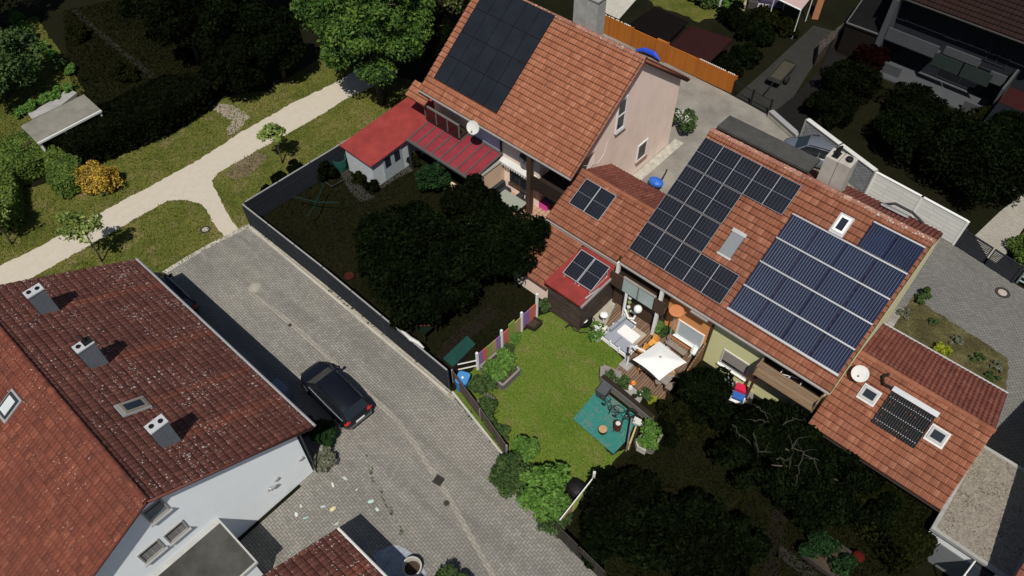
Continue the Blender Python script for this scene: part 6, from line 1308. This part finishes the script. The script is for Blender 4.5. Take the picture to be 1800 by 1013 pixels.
p = G(925, 805); bush('laurel_shrub', 'yellow green shrub top behind the street side shrub', 'shrub', (p.x, p.y, 0), .75, .75, 1.9, MT['bright'], 2500, .09, 20, 412)
p = G(955, 880); bush('rhododendron', 'big bright rosette leaved shrub at the lawn corner', 'shrub', (p.x, p.y, 0), 1.35, 1.4, 2.6, MT['bright'], 6500, .14, 46, 413, cr=.42)
p = G(968, 918); bush('laurel_shrub', 'small leaved green shrub beside the dark board fence', 'shrub', (p.x, p.y, 0), .9, .9, 1.3, MT['mid'], 3500, .08, 20, 414)
b = MB(); p = G(1015, 868); b.ball(p + Vector((0, 0, .35)), .75, .5, .45, 12); tag(b.build('covered_grill', MT['black']), 'black covered grill beside the lime painted panel', 'grill')
p = G(572, 815); bush('lavender_bush', 'silvery shrub at the corner of the white gable wall', 'shrub', (p.x, p.y, 0), .75, .75, .9, MT['silver'], 2500, .07, 18, 421)
p = G(575, 775); bush('rose_bush', 'dark green rose shrub behind the parked car', 'shrub', (p.x, p.y, 0), 1.0, .8, 1.2, MT['dgreen'], 3000, .09, 18, 422)
p = G(548, 765); bush('rose_bush', 'deep red rose shrub against the white house corner', 'shrub', (p.x, p.y, 0), .8, .6, 1.3, MT['dred'], 2000, .09, 14, 423)
p = G(800, 1034); bush('boxwood', 'dark round shrub at the bottom edge of the street', 'shrub', (p.x, p.y, 0), 1.0, 1.0, 1.2, MT['mid'], 3000, .09, 18, 424)
# table and pots of the salmon house
table('garden_table', 'pale grey green table on the tiled terrace of the salmon house', 'table', G(898, 352, .75), .0, 1.9, 1.0, .75, M((.26, .28, .24), .7, .1, 4, name='sage_top'), MT['black'], .05, 0)
t = T('garden_couch', 'dark couch against the beige wall behind the sage table', 'couch', (-24.6, 26.2, 0)); b = MB(); b.box((-25.0, 25.0, .1), (-24.3, 26.7, .42)); b.build('seat', MT['anthracite'], t); b = MB(); b.box((-25.04, 25.0, .42), (-24.8, 26.7, .8)); b.build('backrest', MT['anthracite'], t)
for i, (x, y) in enumerate(((-23.4, 26.5), (-22.8, 26.4))):
    o = chair('terrace_chair', ('left' if i == 0 else 'right') + ' of two dark chairs under the window behind the sage table', 'chair', MT['anthracite'], 'dark chairs at the sage table') if i == 0 else dup(o, (0, 0, 0), 0, 'right of two dark chairs under the window behind the sage table')
    o.location = (x, y, .01); o.rotation_euler = (0, 0, -pi / 2)
for i, (q, m, lab) in enumerate((((952, 345), (.5, .5, .5), 'white storage box under the loggia'), ((958, 350), (.06, .16, .36), 'blue storage box between the white and pink ones'), ((955, 358), (.55, .06, .28), 'pink storage box nearest the tiled terrace'))):
    p = G(*q, .35); t = T('storage_box', lab, 'storage box', (p.x, p.y, 0), 'boxes under the loggia'); b = MB(); b.cbox((p.x, p.y, .01), .8, .34, .38, .0, 0, .04); b.build('box', M(m, .6, .1, 4, .4, name='box_plastic'), t); b = MB(); b.cbox((p.x, p.y, .39), .84, .37, .05, 0, 0, .04); b.build('lid', M(mul(m, 1.1), .6, .1, 4, .4, name='lid_plastic'), t)
# ------------------------------------------------------------------------------------------------ dark garden of the salmon house
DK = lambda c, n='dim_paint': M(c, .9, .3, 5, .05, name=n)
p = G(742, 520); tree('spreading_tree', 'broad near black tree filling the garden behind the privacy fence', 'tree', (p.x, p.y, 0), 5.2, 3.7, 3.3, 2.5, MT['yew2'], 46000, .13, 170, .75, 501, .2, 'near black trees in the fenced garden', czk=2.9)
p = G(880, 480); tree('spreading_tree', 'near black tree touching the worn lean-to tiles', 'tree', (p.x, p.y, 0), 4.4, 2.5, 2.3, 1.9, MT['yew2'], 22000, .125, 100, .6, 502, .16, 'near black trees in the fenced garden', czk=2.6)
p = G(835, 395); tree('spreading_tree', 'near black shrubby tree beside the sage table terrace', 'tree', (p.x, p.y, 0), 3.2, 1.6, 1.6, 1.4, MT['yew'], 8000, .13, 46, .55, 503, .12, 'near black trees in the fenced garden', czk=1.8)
p = G(768, 335); bush('rose_shrub', 'dark green leafy shrub in front of the red glazed pergola', 'shrub', (p.x, p.y, 0), 1.25, 1.3, 2.0, MT['dgreen'], 5000, .11, 34, 504)
p = G(722, 285); bush('border_shrub', 'dim olive shrub beside the shed door', 'shrub', (p.x, p.y, 0), .8, .7, 1.2, MT['yew3'], 2200, .1, 18, 505)
p = G(575, 312); bush('border_shrub', 'dark shrub in the bed behind the green water barrel', 'shrub', (p.x, p.y, 0), .95, .9, 1.5, MT['yew'], 2600, .1, 20, 506)
p = G(655, 335); bush('border_shrub', 'dark potted shrub before the shed corner', 'shrub', (p.x, p.y, 0), .6, .5, .9, MT['yew'], 1200, .1, 14, 507)
p = G(632, 320); bush('border_shrub', 'second dark shrub on the slab path by the shed', 'shrub', (p.x, p.y, 0), .55, .5, .8, MT['yew3'], 1200, .1, 14, 508)
for i, (q, r) in enumerate((((500, 325), .7), ((470, 345), .6), ((520, 305), .6), ((460, 375), .6))):
    p = G(*q); bush('fence_shrub', '%s of the dark shrubs along the inside of the privacy fence' % ('longest', 'middle', 'uppermost', 'corner')[i], 'shrub', (p.x, p.y, 0), r, r, .9, MT['yew'], 1200, .1, 12, 510 + i, 'shrubs inside the privacy fence')
b = MB(); p = G(600, 296); b.lathe(p, [(.42, 0), (.5, .45), (.52, .95), (.46, .95), (.4, .5)], 18); tag(b.build('rain_barrel', M((.012, .075, .06), .6, .15, 4, .3, name='green_barrel')), 'green rain barrel beside the white shed', 'barrel')
t = T('clothes_dryer', 'teal rotary clothes dryer standing on the dark lawn', 'clothes dryer', tuple(G(563, 378))); p = G(563, 378); TD = DK((.01, .034, .032), 'teal_aluminium')
b = MB(); b.tube([p, p + Vector((0, 0, 1.3))], .035, 6); b.build('pole', TD, t)
for k in range(4): a = k * pi / 2 + .55; b = MB(); b.tube([p + Vector((0, 0, 1.15)), p + Vector((math.cos(a) * 1.5, math.sin(a) * 1.5, 1.4))], .028, 5); b.build('arm', TD, t)
t = T('sand_box', 'dark green covered sand box behind the painted board fence', 'sand box', tuple(G(808, 625))); GT = M((.008, .05, .04), .7, .3, 3, .2, name='green_tarp')
q = px([(780, 640), (822, 600), (837, 615), (797, 655)]); b = MB(); b.prism(q, 0, .5); b.build('box', MT['dbrown'], t); b = MB(); b.slab(*[v + Vector((0, 0, .56)) for v in (q[0], q[3], q[2], q[1])], .06); b.build('cover', GT, t)
t = T('play_house', 'small dark green play roof behind the privacy fence', 'play house', tuple(G(745, 575))); q = [G(722, 572, .9), G(745, 590, .9), G(765, 572, .9), G(742, 560, .9)]; b = MB(); b.slab(*q, .06); b.build('roof', DK((.006, .012, .007)), t)
for v in q: b = MB(); b.tube([v, (v.x, v.y, 0)], .04, 5); b.build('post', MT['dbrown'], t)
b = MB(); b.tube([G(732, 573, .95), G(756, 572, .95)], .03, 5); tag(b.build('red_bar', M((.12, .015, .01), .6, .1, 4, name='dull_red'), None), 'thin red bar lying on the dark green play roof', 'bar')
b = MB()
pth = [G(705, 580, 1.86), G(722, 596, 1.9), G(735, 603, 1.86), G(745, 612, 1.86)]; b.tube(pth, [.06, .12, .1, .04], 7); tag(b.build('hung_cloth', MT['offwhite'], None), 'pale cloth hung over the top of the privacy fence', 'cloth')
t = T('garden_bed', 'dark edged bed corner behind the privacy fence', 'raised bed', tuple(G(585, 325))); b = MB(); b.tube([G(560, 312, .2), G(583, 328, .2), G(605, 316, .2)], .05, 5); b.build('edging', DK((.03, .028, .025)), t)
for i, (q, r, c) in enumerate((((636, 296), .14, (.1, .03, .02)), ((640, 303), .13, (.07, .025, .015)), ((648, 308), .15, (.12, .03, .02)), ((654, 314), .13, (.06, .03, .02)), ((630, 290), .15, (.03, .028, .02)))):
    p = G(*q); b = MB(); b.lathe(p, [(r * .7, 0), (r, .3), (r * .85, .3), (r * .7, .2)], 10); tag(b.build('clay_pot', M(c, .85, .2, 6)), '%s of the dim clay pots along the white shed wall' % ('reddish first', 'brown second', 'brightest red', 'small brown last', 'darkest upper')[i], 'pot', 'clay pots along the shed wall')
p = G(614, 488); b = MB(); b.lathe(p, [(.25, .05), (.3, .14), (.22, .1)], 14); tag(b.build('bird_bath', DK((.05, .012, .009))), 'dull red bowl on the dark lawn beside the privacy fence', 'bowl')
# ------------------------------------------------------------------------------------------------ dark garden in front of the solar house
p = G(1237, 725); tree('dwarf_conifer', 'rounded black conifer between deck and pale yellow wall', 'tree', (p.x, p.y, 0), 2.9, 1.35, 1.35, 1.5, MT['yew2'], 9000, .11, 50, .48, 601, .1, None, 3, 1.45)
p = G(1200, 740); bush('spreading_juniper', 'dark spreading juniper beside the sleeper wall', 'shrub', (p.x, p.y, 0), 1.5, 1.3, 1.1, MT['yew3'], 5000, .12, 30, 602)
p = G(1250, 745); bush('spreading_juniper', 'dim olive juniper under the black conifer', 'shrub', (p.x, p.y, 0), 1.0, .9, .8, MT['yew3'], 2500, .1, 18, 603)
p = G(1170, 770); bush('spreading_juniper', 'low dark shrub right of the leafy raised bed', 'shrub', (p.x, p.y, 0), 1.0, 1.0, .7, MT['yew'], 2500, .1, 18, 604)
t = tree('bare_branched_tree', 'wide near black tree with pale bare branches in front of the wood balcony', 'tree', (G(1395, 850).x, G(1395, 850).y, 0), 3.2, 4.0, 2.5, 1.2, MT['yew2'], 36000, .11, 150, .55, 605, .2, None, 8, 1.7)
PB_ = M((.045, .041, .034), .9, .3, 8, .05, name='bleached_twig')
for pl_ in (((1395, 790), (1412, 796), (1405, 830), (1398, 855)), ((1395, 790), (1398, 775), (1410, 770)), ((1412, 796), (1430, 808), (1440, 835)), ((1365, 805), (1390, 808), (1388, 825)), ((1325, 780), (1335, 792), (1355, 795)), ((1290, 745), (1300, 765), (1320, 782)), ((1325, 740), (1340, 738), (1352, 742)), ((1375, 748), (1392, 738), (1400, 735)), ((1330, 715), (1345, 725), (1350, 735)), ((1325, 762), (1332, 785)), ((1420, 805), (1440, 810))):
    n = len(pl_); P_ = [G(x, y, 2.95 + .12 * math.sin(k * 1.7)) for k, (x, y) in enumerate(pl_)]; Q_ = []
    for k in range(n - 1):
        for f in (0, .33, .66): Q_.append(P_[k].lerp(P_[k + 1], f) + Vector((R.uniform(-.07, .07), R.uniform(-.07, .07), R.uniform(-.05, .05))))
    Q_.append(P_[-1]); b = MB(); b.tube(Q_, [.032 - .022 * k / len(Q_) for k in range(len(Q_))], 5)
    for k in range(1, len(Q_) - 1, 2): e = Q_[k] + Vector((R.uniform(-.5, .5), R.uniform(-.5, .5), R.uniform(0, .15))); b.tube([Q_[k], Q_[k].lerp(e, .5) + Vector((R.uniform(-.06, .06), R.uniform(-.06, .06), 0)), e], [.014, .01, .004], 4)
    b.build('bare_branch', PB_, t)
p = G(1380, 860); bush('ground_cover', 'low black shrub mass below the bare branched tree', 'shrub', (p.x, p.y, 0), 2.6, 1.4, 1.2, MT['yew'], 8000, .12, 40, 606)
for i, (q, rx, ry, h, m) in enumerate((((1075, 900), 1.7, 1.7, 1.6, 'yew'), ((1140, 950), 2.3, 2.0, 1.8, 'yew2'), ((1220, 930), 2.0, 1.7, 1.5, 'yew2'), ((1230, 1000), 2.4, 1.8, 1.6, 'yew'), ((1110, 870), 1.3, 1.2, 1.2, 'yew'), ((1300, 960), 1.4, 1.3, 1.1, 'yew2'), ((1060, 955), 1.2, 1.3, 1.2, 'yew2'))):
    p = G(*q); bush('dark_laurel', '%s near black laurel in the garden at the bottom edge' % ('fence corner', 'widest', 'central', 'lowest', 'upper small', 'rightmost', 'fence side')[i], 'shrub', (p.x, p.y, 0), rx, ry, h, MT[m], 6500, .14, 40, 610 + i, 'near black laurels at the bottom edge')
hedge('ivy_hedge', 'tall dark ivy hedge under the eave of the right garage', 'hedge', px([(1425, 752), (1500, 797), (1560, 835), (1620, 876), (1655, 902), (1640, 965), (1600, 985), (1560, 930), (1500, 880), (1440, 820)], 2.0), 2.0, MT['yew3'], 17000, .12, 620)
for i, (q, r) in enumerate((((1575, 945), 1.0), ((1530, 900), .9), ((1610, 935), .8))): p = G(*q); bush('ivy_bush', '%s dark ivy mound in front of the gravel roof garage' % ('large', 'upper', 'small')[i], 'shrub', (p.x, p.y, 0), r, r, 1.9, MT['yew2'], 3500, .11, 22, 625 + i, 'ivy mounds')
p = G(1430, 905); t = bush('pale_leaved_bush', 'dark bush dotted with pale grey leaves beside the stone bed', 'shrub', (p.x, p.y, 0), 1.0, 1.0, 1.2, MT['yew3'], 2200, .11, 20, 630)
V, F = leafcloud(clumps((p.x, p.y, .75), 1.0, 1.0, .6, 30, .12, 631, -.2), 380, .07, 632, .3); npmesh('pale_leaves', V, F, DK((.16, .16, .13), 'pale_leaf'), t)
bedp = [G(1437, 938), G(1405, 975), G(1465, 1020), G(1505, 985)]
t = rbed('stone_bed', 'dark stone edged vegetable bed in the bottom garden', bedp, .35, MT['dgreen'], 1500, 640, DK((.045, .038, .034), 'dim_stone'))
p = G(1503, 984); b = MB(); b.ball(p + Vector((0, 0, .45)), .28, .28, .16, 10); tag(b.build('red_flowers', DK((.07, .008, .006), 'dull_red_petal'), None), 'dull red flower pot at the corner of the stone edged bed', 'flower pot')
p = G(1295, 700); b = MB(); b.prism(px([(1262, 705), (1290, 690), (1285, 730), (1265, 735)]), 0, .03); ST(b.build('dark_slab', DK((.012, .011, .01)), loc=(0, 0, 0)))
# drying rack on the wood balcony, planter under it
t = T('drying_rack', 'white folding drying rack on the wood balcony', 'drying rack', (-3.2, 23.8, 2.7)); b = MB(); a, c = GY(1371, 657, 23.75), GY(1404, 680, 23.75); d, e = GY(1378, 648, 23.95), GY(1412, 668, 23.95)
for s, f in ((a, c), (d, e), (a, e), (d, a), (c, e), (a.lerp(c, .4), d.lerp(e, .5))): b.tube([s, f], .022, 5)
b.build('frame', MT['white'], t)
p = G(1352, 700, 0); b = MB(); b.prism(px([(1342, 690), (1352, 686), (1370, 702), (1362, 710)], 0), .0, .5); tag(b.build('clay_wall', M((.35, .14, .075), .9, .15, 4, name='terracotta_block'), None), 'terracotta block wall under the wood balcony', 'wall')
p = G(1424, 735); bush('lime_plant', 'lime leaved plant at the balcony corner of the right garage', 'plant', (p.x + .25, p.y - .9, 1.8), .35, .35, .6, MT['lime'], 300, .1, 8, 651)
# ------------------------------------------------------------------------------------------------ yard side
p = G(1612, 520); bush('yard_shrub', 'green shrub at the foot of the cream gable wall', 'shrub', (p.x + .25, p.y - .2, 0), .45, .9, .8, MT['mid'], 900, .09, 12, 701)
p = G(1655, 622); bush('euphorbia', 'lime yellow euphorbia along the right garage gutter', 'plant', (p.x, p.y, 0), .75, .45, .5, MT['lime'], 900, .09, 14, 702)
for i, (q, r) in enumerate((((1590, 555), .6), ((1640, 570), .5), ((1680, 600), .55), ((1720, 630), .6), ((1750, 645), .5), ((1745, 668), .5))): p = G(*q); bush('weed_tuft', '%s weed tuft in the bed beside the paved yard' % 'first second third fourth fifth sixth'.split()[i], 'plant', (p.x, p.y, 0), r, r, .3, MT['mid'] if i % 2 else MT['silver'], 350, .07, 9, 710 + i, 'weed tufts in the yard bed')
p = G(1800, 452); bush('boxwood_ball', 'mossy green clipped bush by the slatted gate', 'shrub', (p.x, p.y, 0), 1.3, 1.6, 1.3, MT['hedge'], 3500, .1, 22, 720)
t = T('blue_cart', 'blue wheelbarrow with black handle on the rear drive', 'wheelbarrow', tuple(G(1152, 330))); p = G(1151, 330); b = MB(); b.ball(p + Vector((0, 0, .5)), .55, .38, .28, 10); b.build('tray', M((.02, .12, .5), .45, .1, 4, .4, name='bright_blue'), t); b = MB(); b.tube([p + Vector((.2, .1, .45)), p + Vector((.15, .8, .8)), p + Vector((.05, 1.1, .9))], .05, 6); b.build('handle', MT['black'], t)
b = MB(); b.tube([p + Vector((.35, -.3, .18)), p + Vector((.45, -.3, .18))], .18, 10); b.build('wheel', MT['rubber'], t)
b = MB(); q = [GY(1117, 79, 44.9), GY(1158, 99, 44.9)]; a, c = G(1117, 88, .3), G(1160, 106, .3); b.tube([a, a.lerp(c, .3) + Vector((0, .2, .18)), a.lerp(c, .7) + Vector((0, .2, .18)), c], [.06, .2, .2, .06], 8); tag(b.build('blue_canoe', M((.015, .06, .5), .4, .1, 3, .5, name='ultramarine'), None), 'bright blue kayak lying before the orange board fence', 'kayak')
t = T('parked_car', 'silver blue car behind the solar house chimney', 'car', (0, 0, 0))
bpy.data.objects.remove(t)
make_car('parked_car', 'silver blue car parked behind the solar house by the block wall', (G(1425, 282).x, G(1425, 282).y, .01), math.radians(195), M((.16, .18, .22), .3, .1, 3, .6, .4, name='silver_blue_paint'), 4.2)
# ------------------------------------------------------------------------------------------------ dark plots at the top
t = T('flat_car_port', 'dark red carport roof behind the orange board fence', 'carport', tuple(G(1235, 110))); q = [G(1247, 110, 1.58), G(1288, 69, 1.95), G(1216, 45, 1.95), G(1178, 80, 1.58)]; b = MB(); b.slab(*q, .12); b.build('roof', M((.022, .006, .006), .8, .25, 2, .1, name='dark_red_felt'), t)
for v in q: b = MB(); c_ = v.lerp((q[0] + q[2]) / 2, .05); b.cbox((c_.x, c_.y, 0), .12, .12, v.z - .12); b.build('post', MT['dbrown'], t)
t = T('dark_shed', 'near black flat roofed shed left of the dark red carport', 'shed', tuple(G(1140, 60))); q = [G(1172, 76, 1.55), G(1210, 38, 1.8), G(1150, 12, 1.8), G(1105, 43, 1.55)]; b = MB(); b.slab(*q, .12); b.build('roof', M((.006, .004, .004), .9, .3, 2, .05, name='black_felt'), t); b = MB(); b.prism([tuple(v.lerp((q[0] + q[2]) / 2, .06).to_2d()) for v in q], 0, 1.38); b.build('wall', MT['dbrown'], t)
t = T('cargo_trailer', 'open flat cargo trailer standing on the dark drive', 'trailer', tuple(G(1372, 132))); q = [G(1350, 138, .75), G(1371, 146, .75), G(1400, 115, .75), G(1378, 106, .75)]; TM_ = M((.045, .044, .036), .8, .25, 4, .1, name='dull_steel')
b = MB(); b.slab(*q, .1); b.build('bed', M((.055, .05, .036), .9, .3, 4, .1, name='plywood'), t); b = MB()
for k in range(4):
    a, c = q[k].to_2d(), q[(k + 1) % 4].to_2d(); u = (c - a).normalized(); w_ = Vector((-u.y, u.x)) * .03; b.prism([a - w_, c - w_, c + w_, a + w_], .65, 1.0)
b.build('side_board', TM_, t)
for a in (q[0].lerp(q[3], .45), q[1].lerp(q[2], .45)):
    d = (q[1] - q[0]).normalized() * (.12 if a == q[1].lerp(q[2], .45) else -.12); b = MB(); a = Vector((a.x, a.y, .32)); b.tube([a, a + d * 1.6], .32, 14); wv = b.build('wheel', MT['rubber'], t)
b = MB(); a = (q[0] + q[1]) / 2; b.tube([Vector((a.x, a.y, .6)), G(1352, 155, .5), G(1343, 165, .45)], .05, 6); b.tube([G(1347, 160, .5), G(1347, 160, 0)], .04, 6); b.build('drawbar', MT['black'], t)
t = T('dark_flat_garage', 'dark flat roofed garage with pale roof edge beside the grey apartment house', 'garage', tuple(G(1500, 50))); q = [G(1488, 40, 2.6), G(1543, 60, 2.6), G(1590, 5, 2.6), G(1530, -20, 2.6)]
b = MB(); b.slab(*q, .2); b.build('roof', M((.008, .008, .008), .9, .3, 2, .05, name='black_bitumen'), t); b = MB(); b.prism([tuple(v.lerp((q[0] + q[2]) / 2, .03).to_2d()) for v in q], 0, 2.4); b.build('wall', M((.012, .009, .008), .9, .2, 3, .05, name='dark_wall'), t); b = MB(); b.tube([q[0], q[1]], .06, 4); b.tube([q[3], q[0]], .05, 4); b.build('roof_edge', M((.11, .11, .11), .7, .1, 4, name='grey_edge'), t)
b = MB(); b.prism(px([(1430, 118), (1433, 95), (1475, 62), (1480, 68)]), 0, 1.1); tag(b.build('brown_fence', wood_mat('dim_brown_boards', (.012, .006, .004), (.018, .009, .006), .15, 'X'), None), 'dark brown board fence along the dark drive', 'fence')
b = MB(); b.cbox(G(1432, 32, 0), .5, .4, 2.9, .5); tag(b.build('orange_pillar', M((.38, .16, .08), .9, .2, 4, name='orange_brick'), None), 'orange brown pillar beside the pink awning', 'pillar')
t = T('pink_awning', 'pale pink awning with white edge at the top of the picture', 'awning', tuple(G(1395, 5))); q = [G(1362, -4, 2.5), G(1408, 18, 2.5), G(1432, -12, 2.5), G(1390, -30, 2.5)]; b = MB(); b.slab(*q, .06); b.build('cloth', M((.42, .3, .29), .9, .06, 4, name='pink_canvas'), t); b = MB(); b.tube([q[0], q[1]], .06, 6); b.build('edge', MT['white'], t)
for v in q: b = MB(); b.tube([(v.x, v.y, 0), v], .04, 6); b.build('post', MT['offwhite'], t)
for q_, sx, sy, h, c, lab, nm in (((1300, 14), .9, .8, .9, (.33, .28, .18), 'sand coloured garden box at the top edge', 'garden_box'), ((1322, 14), .8, .3, 1.0, (.05, .05, .05), 'dark grey stone slab beside the sand coloured box', 'stone_slab'), ((1352, 14), 1.9, .9, .6, (.035, .03, .06), 'dark violet garden couch under the pink awning', 'garden_couch'), ((1340, 20), 1.0, .3, .55, (.4, .36, .36), 'pale garden bench before the violet couch', 'garden_bench')):
    p = G(*q_); t = T(nm, lab, nm.replace('_', ' '), (p.x, p.y, 0)); b = MB(); b.cbox(p, sx, sy, h * .6, .45, 0, .06); b.build('base', M(c, .9, .15, 4), t); b = MB(); b.cbox((p.x - .1, p.y + .12, h * .6), sx * .9, sy * .4, h * .4, .45, 0, .05); b.build('top', M(mul(c, 1.2), .9, .15, 4), t)
p = G(1255, 3); b = MB(); b.lathe(p, [(.4, .3), (.55, .5), (.3, .55)], 12); tag(b.build('white_urn', MT['white'], None), 'white garden urn at the top edge', 'urn'); b = MB(); b.tube([G(1262, 15, 0), G(1270, -5, 1.2)], .1, 6); tag(b.build('white_rod', MT['white'], None), 'white leaning rod beside the garden urn', 'rod')
for i, (q_, r, h, m) in enumerate((((1240, 8), 1.3, 1.3, 'mid'), ((1285, 12), 1.0, 1.2, 'bright'), ((1210, -5), 1.2, 1.0, 'bright'))): p = G(*q_); bush('top_shrub', '%s lit shrub at the top edge near the white urn' % ('middle', 'right', 'left')[i], 'shrub', (p.x, p.y, 0), r, r, h, MT[m], 2200, .15, 20, 800 + i, 'lit shrubs near the white urn')
labs = 'first second third fourth fifth sixth seventh eighth ninth tenth'.split()
for i, (q_, rx, ry, h, m) in enumerate((((1290, 45), 1.9, 1.3, 1.6, 'yew'), ((1340, 45), 1.9, 1.4, 1.7, 'yew3'), ((1325, 75), 1.8, 1.4, 1.4, 'yew2'), ((1300, 110), 1.7, 1.5, 1.3, 'yew2'), ((1270, 130), 1.3, 1.2, 1.2, 'yew'), ((1380, 60), 1.0, .9, 1.2, 'yew3'))):
    p = G(*q_); bush('plot_shrub', '%s' % ('dark shrub nearest the white urn', 'dark olive shrub below the violet couch', 'black shrub right of the dark red carport', 'black shrub left of the cargo trailer', 'black shrub behind the orange board fence end', 'olive shrub between trailer and pink awning')[i], 'shrub', (p.x, p.y, 0), rx, ry, h, MT[m], 3500, .15, 26, 820 + i, 'dark shrubs of the trailer plot')
# garden of the apartment house
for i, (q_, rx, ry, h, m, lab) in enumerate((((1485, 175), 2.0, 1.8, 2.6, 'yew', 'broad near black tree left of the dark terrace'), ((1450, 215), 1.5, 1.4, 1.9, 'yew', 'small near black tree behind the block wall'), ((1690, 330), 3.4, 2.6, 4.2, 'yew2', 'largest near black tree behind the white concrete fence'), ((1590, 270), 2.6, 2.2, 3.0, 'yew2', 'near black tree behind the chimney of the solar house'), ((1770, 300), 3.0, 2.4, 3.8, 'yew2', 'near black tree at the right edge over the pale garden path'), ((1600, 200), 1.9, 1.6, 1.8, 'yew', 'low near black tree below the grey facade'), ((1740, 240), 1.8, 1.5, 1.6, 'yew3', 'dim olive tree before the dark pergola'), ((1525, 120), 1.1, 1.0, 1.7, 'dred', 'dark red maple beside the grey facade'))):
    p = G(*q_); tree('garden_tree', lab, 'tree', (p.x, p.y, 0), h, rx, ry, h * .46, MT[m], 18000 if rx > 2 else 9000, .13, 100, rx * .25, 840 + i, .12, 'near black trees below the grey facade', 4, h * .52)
# grey apartment house
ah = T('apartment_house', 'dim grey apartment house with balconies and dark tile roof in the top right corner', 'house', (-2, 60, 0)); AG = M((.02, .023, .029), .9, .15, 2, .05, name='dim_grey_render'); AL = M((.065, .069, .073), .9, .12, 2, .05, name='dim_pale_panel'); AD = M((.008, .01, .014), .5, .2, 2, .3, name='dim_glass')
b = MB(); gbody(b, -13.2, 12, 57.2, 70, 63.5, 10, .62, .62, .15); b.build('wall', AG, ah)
roof_slope('roof', (-13.6, 56.2, 5.45), (13, 56.2, 5.45), (13, 63.5, 10), (-13.6, 63.5, 10), TILEDK, ah, .38, .3); b = MB(); b.tube([(-13.6, 56.1, 5.4), (13, 56.1, 5.4)], .08, 6); b.build('gutter', M((.03, .026, .024), .7, .1, 4), ah)
b = MB(); b.box((-13.25, 55.6, 0), (-12.85, 57.2, 5.4)); b.build('party_wall', AL, ah)
for x0, x1, z0, z1 in ((-12.2, -9.3, 3.3, 5.0), (-8.3, -6.3, 3.3, 5.0), (-6.1, -4.6, 2.7, 5.0), (-1.6, .3, 2.9, 5.0), (.6, 3, 2.9, 5.0), (-8.6, -5.2, .2, 2.2), (-12.5, -10.8, .2, 2.1)):
    o = wall_window(ah, (x0, 57.2), (x1, 57.2), z0, z1, (0, -1), M((.02, .022, .026), .7, .1, 4, name='dim_frame'), AD, None, 2, .08)
for x0, x1, y, z0, z1, m in ((-12.8, -9.0, 55.9, 2.2, 3.15, AL), (-8.7, -6.2, 56.4, 2.5, 3.1, AL), (-5.2, -4.1, 55.9, 2.1, 2.9, AL)):
    b = MB(); b.box((x0, y, z0), (x1, y + .12, z1)); b.box((x0, y + .12, z0 - .15), (x1, 57.18, z0 + .02)); b.build('balcony', m, ah)
for x0 in (-9.0, -6.9):
    b = MB(); b.box((x0, 55.5, 1.9), (x0 + 2.0, 55.56, 2.9)); b.build('balcony_glass', M((.025, .036, .032), .3, .15, 2, .4, name='dim_green_glass'), ah)
b = MB(); b.box((-3.9, 54.2, 0), (-3.75, 57.2, 3.0)); b.build('terrace_wall', AL, ah); b = MB(); b.box((-12.0, 54.6, 0), (-4.4, 57.15, .12)); b.build('terrace', AL, ah)
b = MB(); b.box((-11.9, 55.2, .12), (-10.6, 55.4, .9)); b.build('parapet', AL, ah); b = MB(); b.box((-5.6, 54.6, .12), (-4.3, 54.8, .9)); b.build('parapet', AL, ah)
dish(ah, (-2.9, 56.9, 4.0), (.8, -.5, .3), .5, AL)
b = MB(); b.box((-1.3, 55.0, 1.4), (4.5, 55.1, 2.4)); b.build('balcony', M((.016, .017, .018), .6, .1, 3, name='dim_rail'), ah)
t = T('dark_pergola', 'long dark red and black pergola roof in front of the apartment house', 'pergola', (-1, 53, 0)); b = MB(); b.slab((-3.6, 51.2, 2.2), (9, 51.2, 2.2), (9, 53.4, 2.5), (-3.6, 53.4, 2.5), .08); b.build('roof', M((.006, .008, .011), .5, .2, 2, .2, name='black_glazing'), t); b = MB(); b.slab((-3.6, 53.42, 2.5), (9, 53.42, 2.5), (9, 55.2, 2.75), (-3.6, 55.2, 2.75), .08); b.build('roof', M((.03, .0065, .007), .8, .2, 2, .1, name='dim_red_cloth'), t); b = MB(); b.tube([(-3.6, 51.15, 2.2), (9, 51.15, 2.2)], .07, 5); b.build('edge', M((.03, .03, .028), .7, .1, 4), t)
for x in (-3.5, 1, 5.5): b = MB(); b.cbox((x, 51.3, 0), .14, .14, 2.15); b.build('post', M((.05, .05, .045), .7, .1, 4), t)
for i in range(7):
    x = -3.6 + i * 1.15; b = MB(); b.cbox((x, 49.6 - (i % 2) * .9, 0), 1.0, .7, .04, .1); tag(b.build('stepping_slab', M((.035, .032, .026), .95, .25, 4, .05, name='dim_slab')), '%s dim paving slab in front of the dark pergola' % labs[i], 'paving slab', 'paving slabs before the dark pergola')
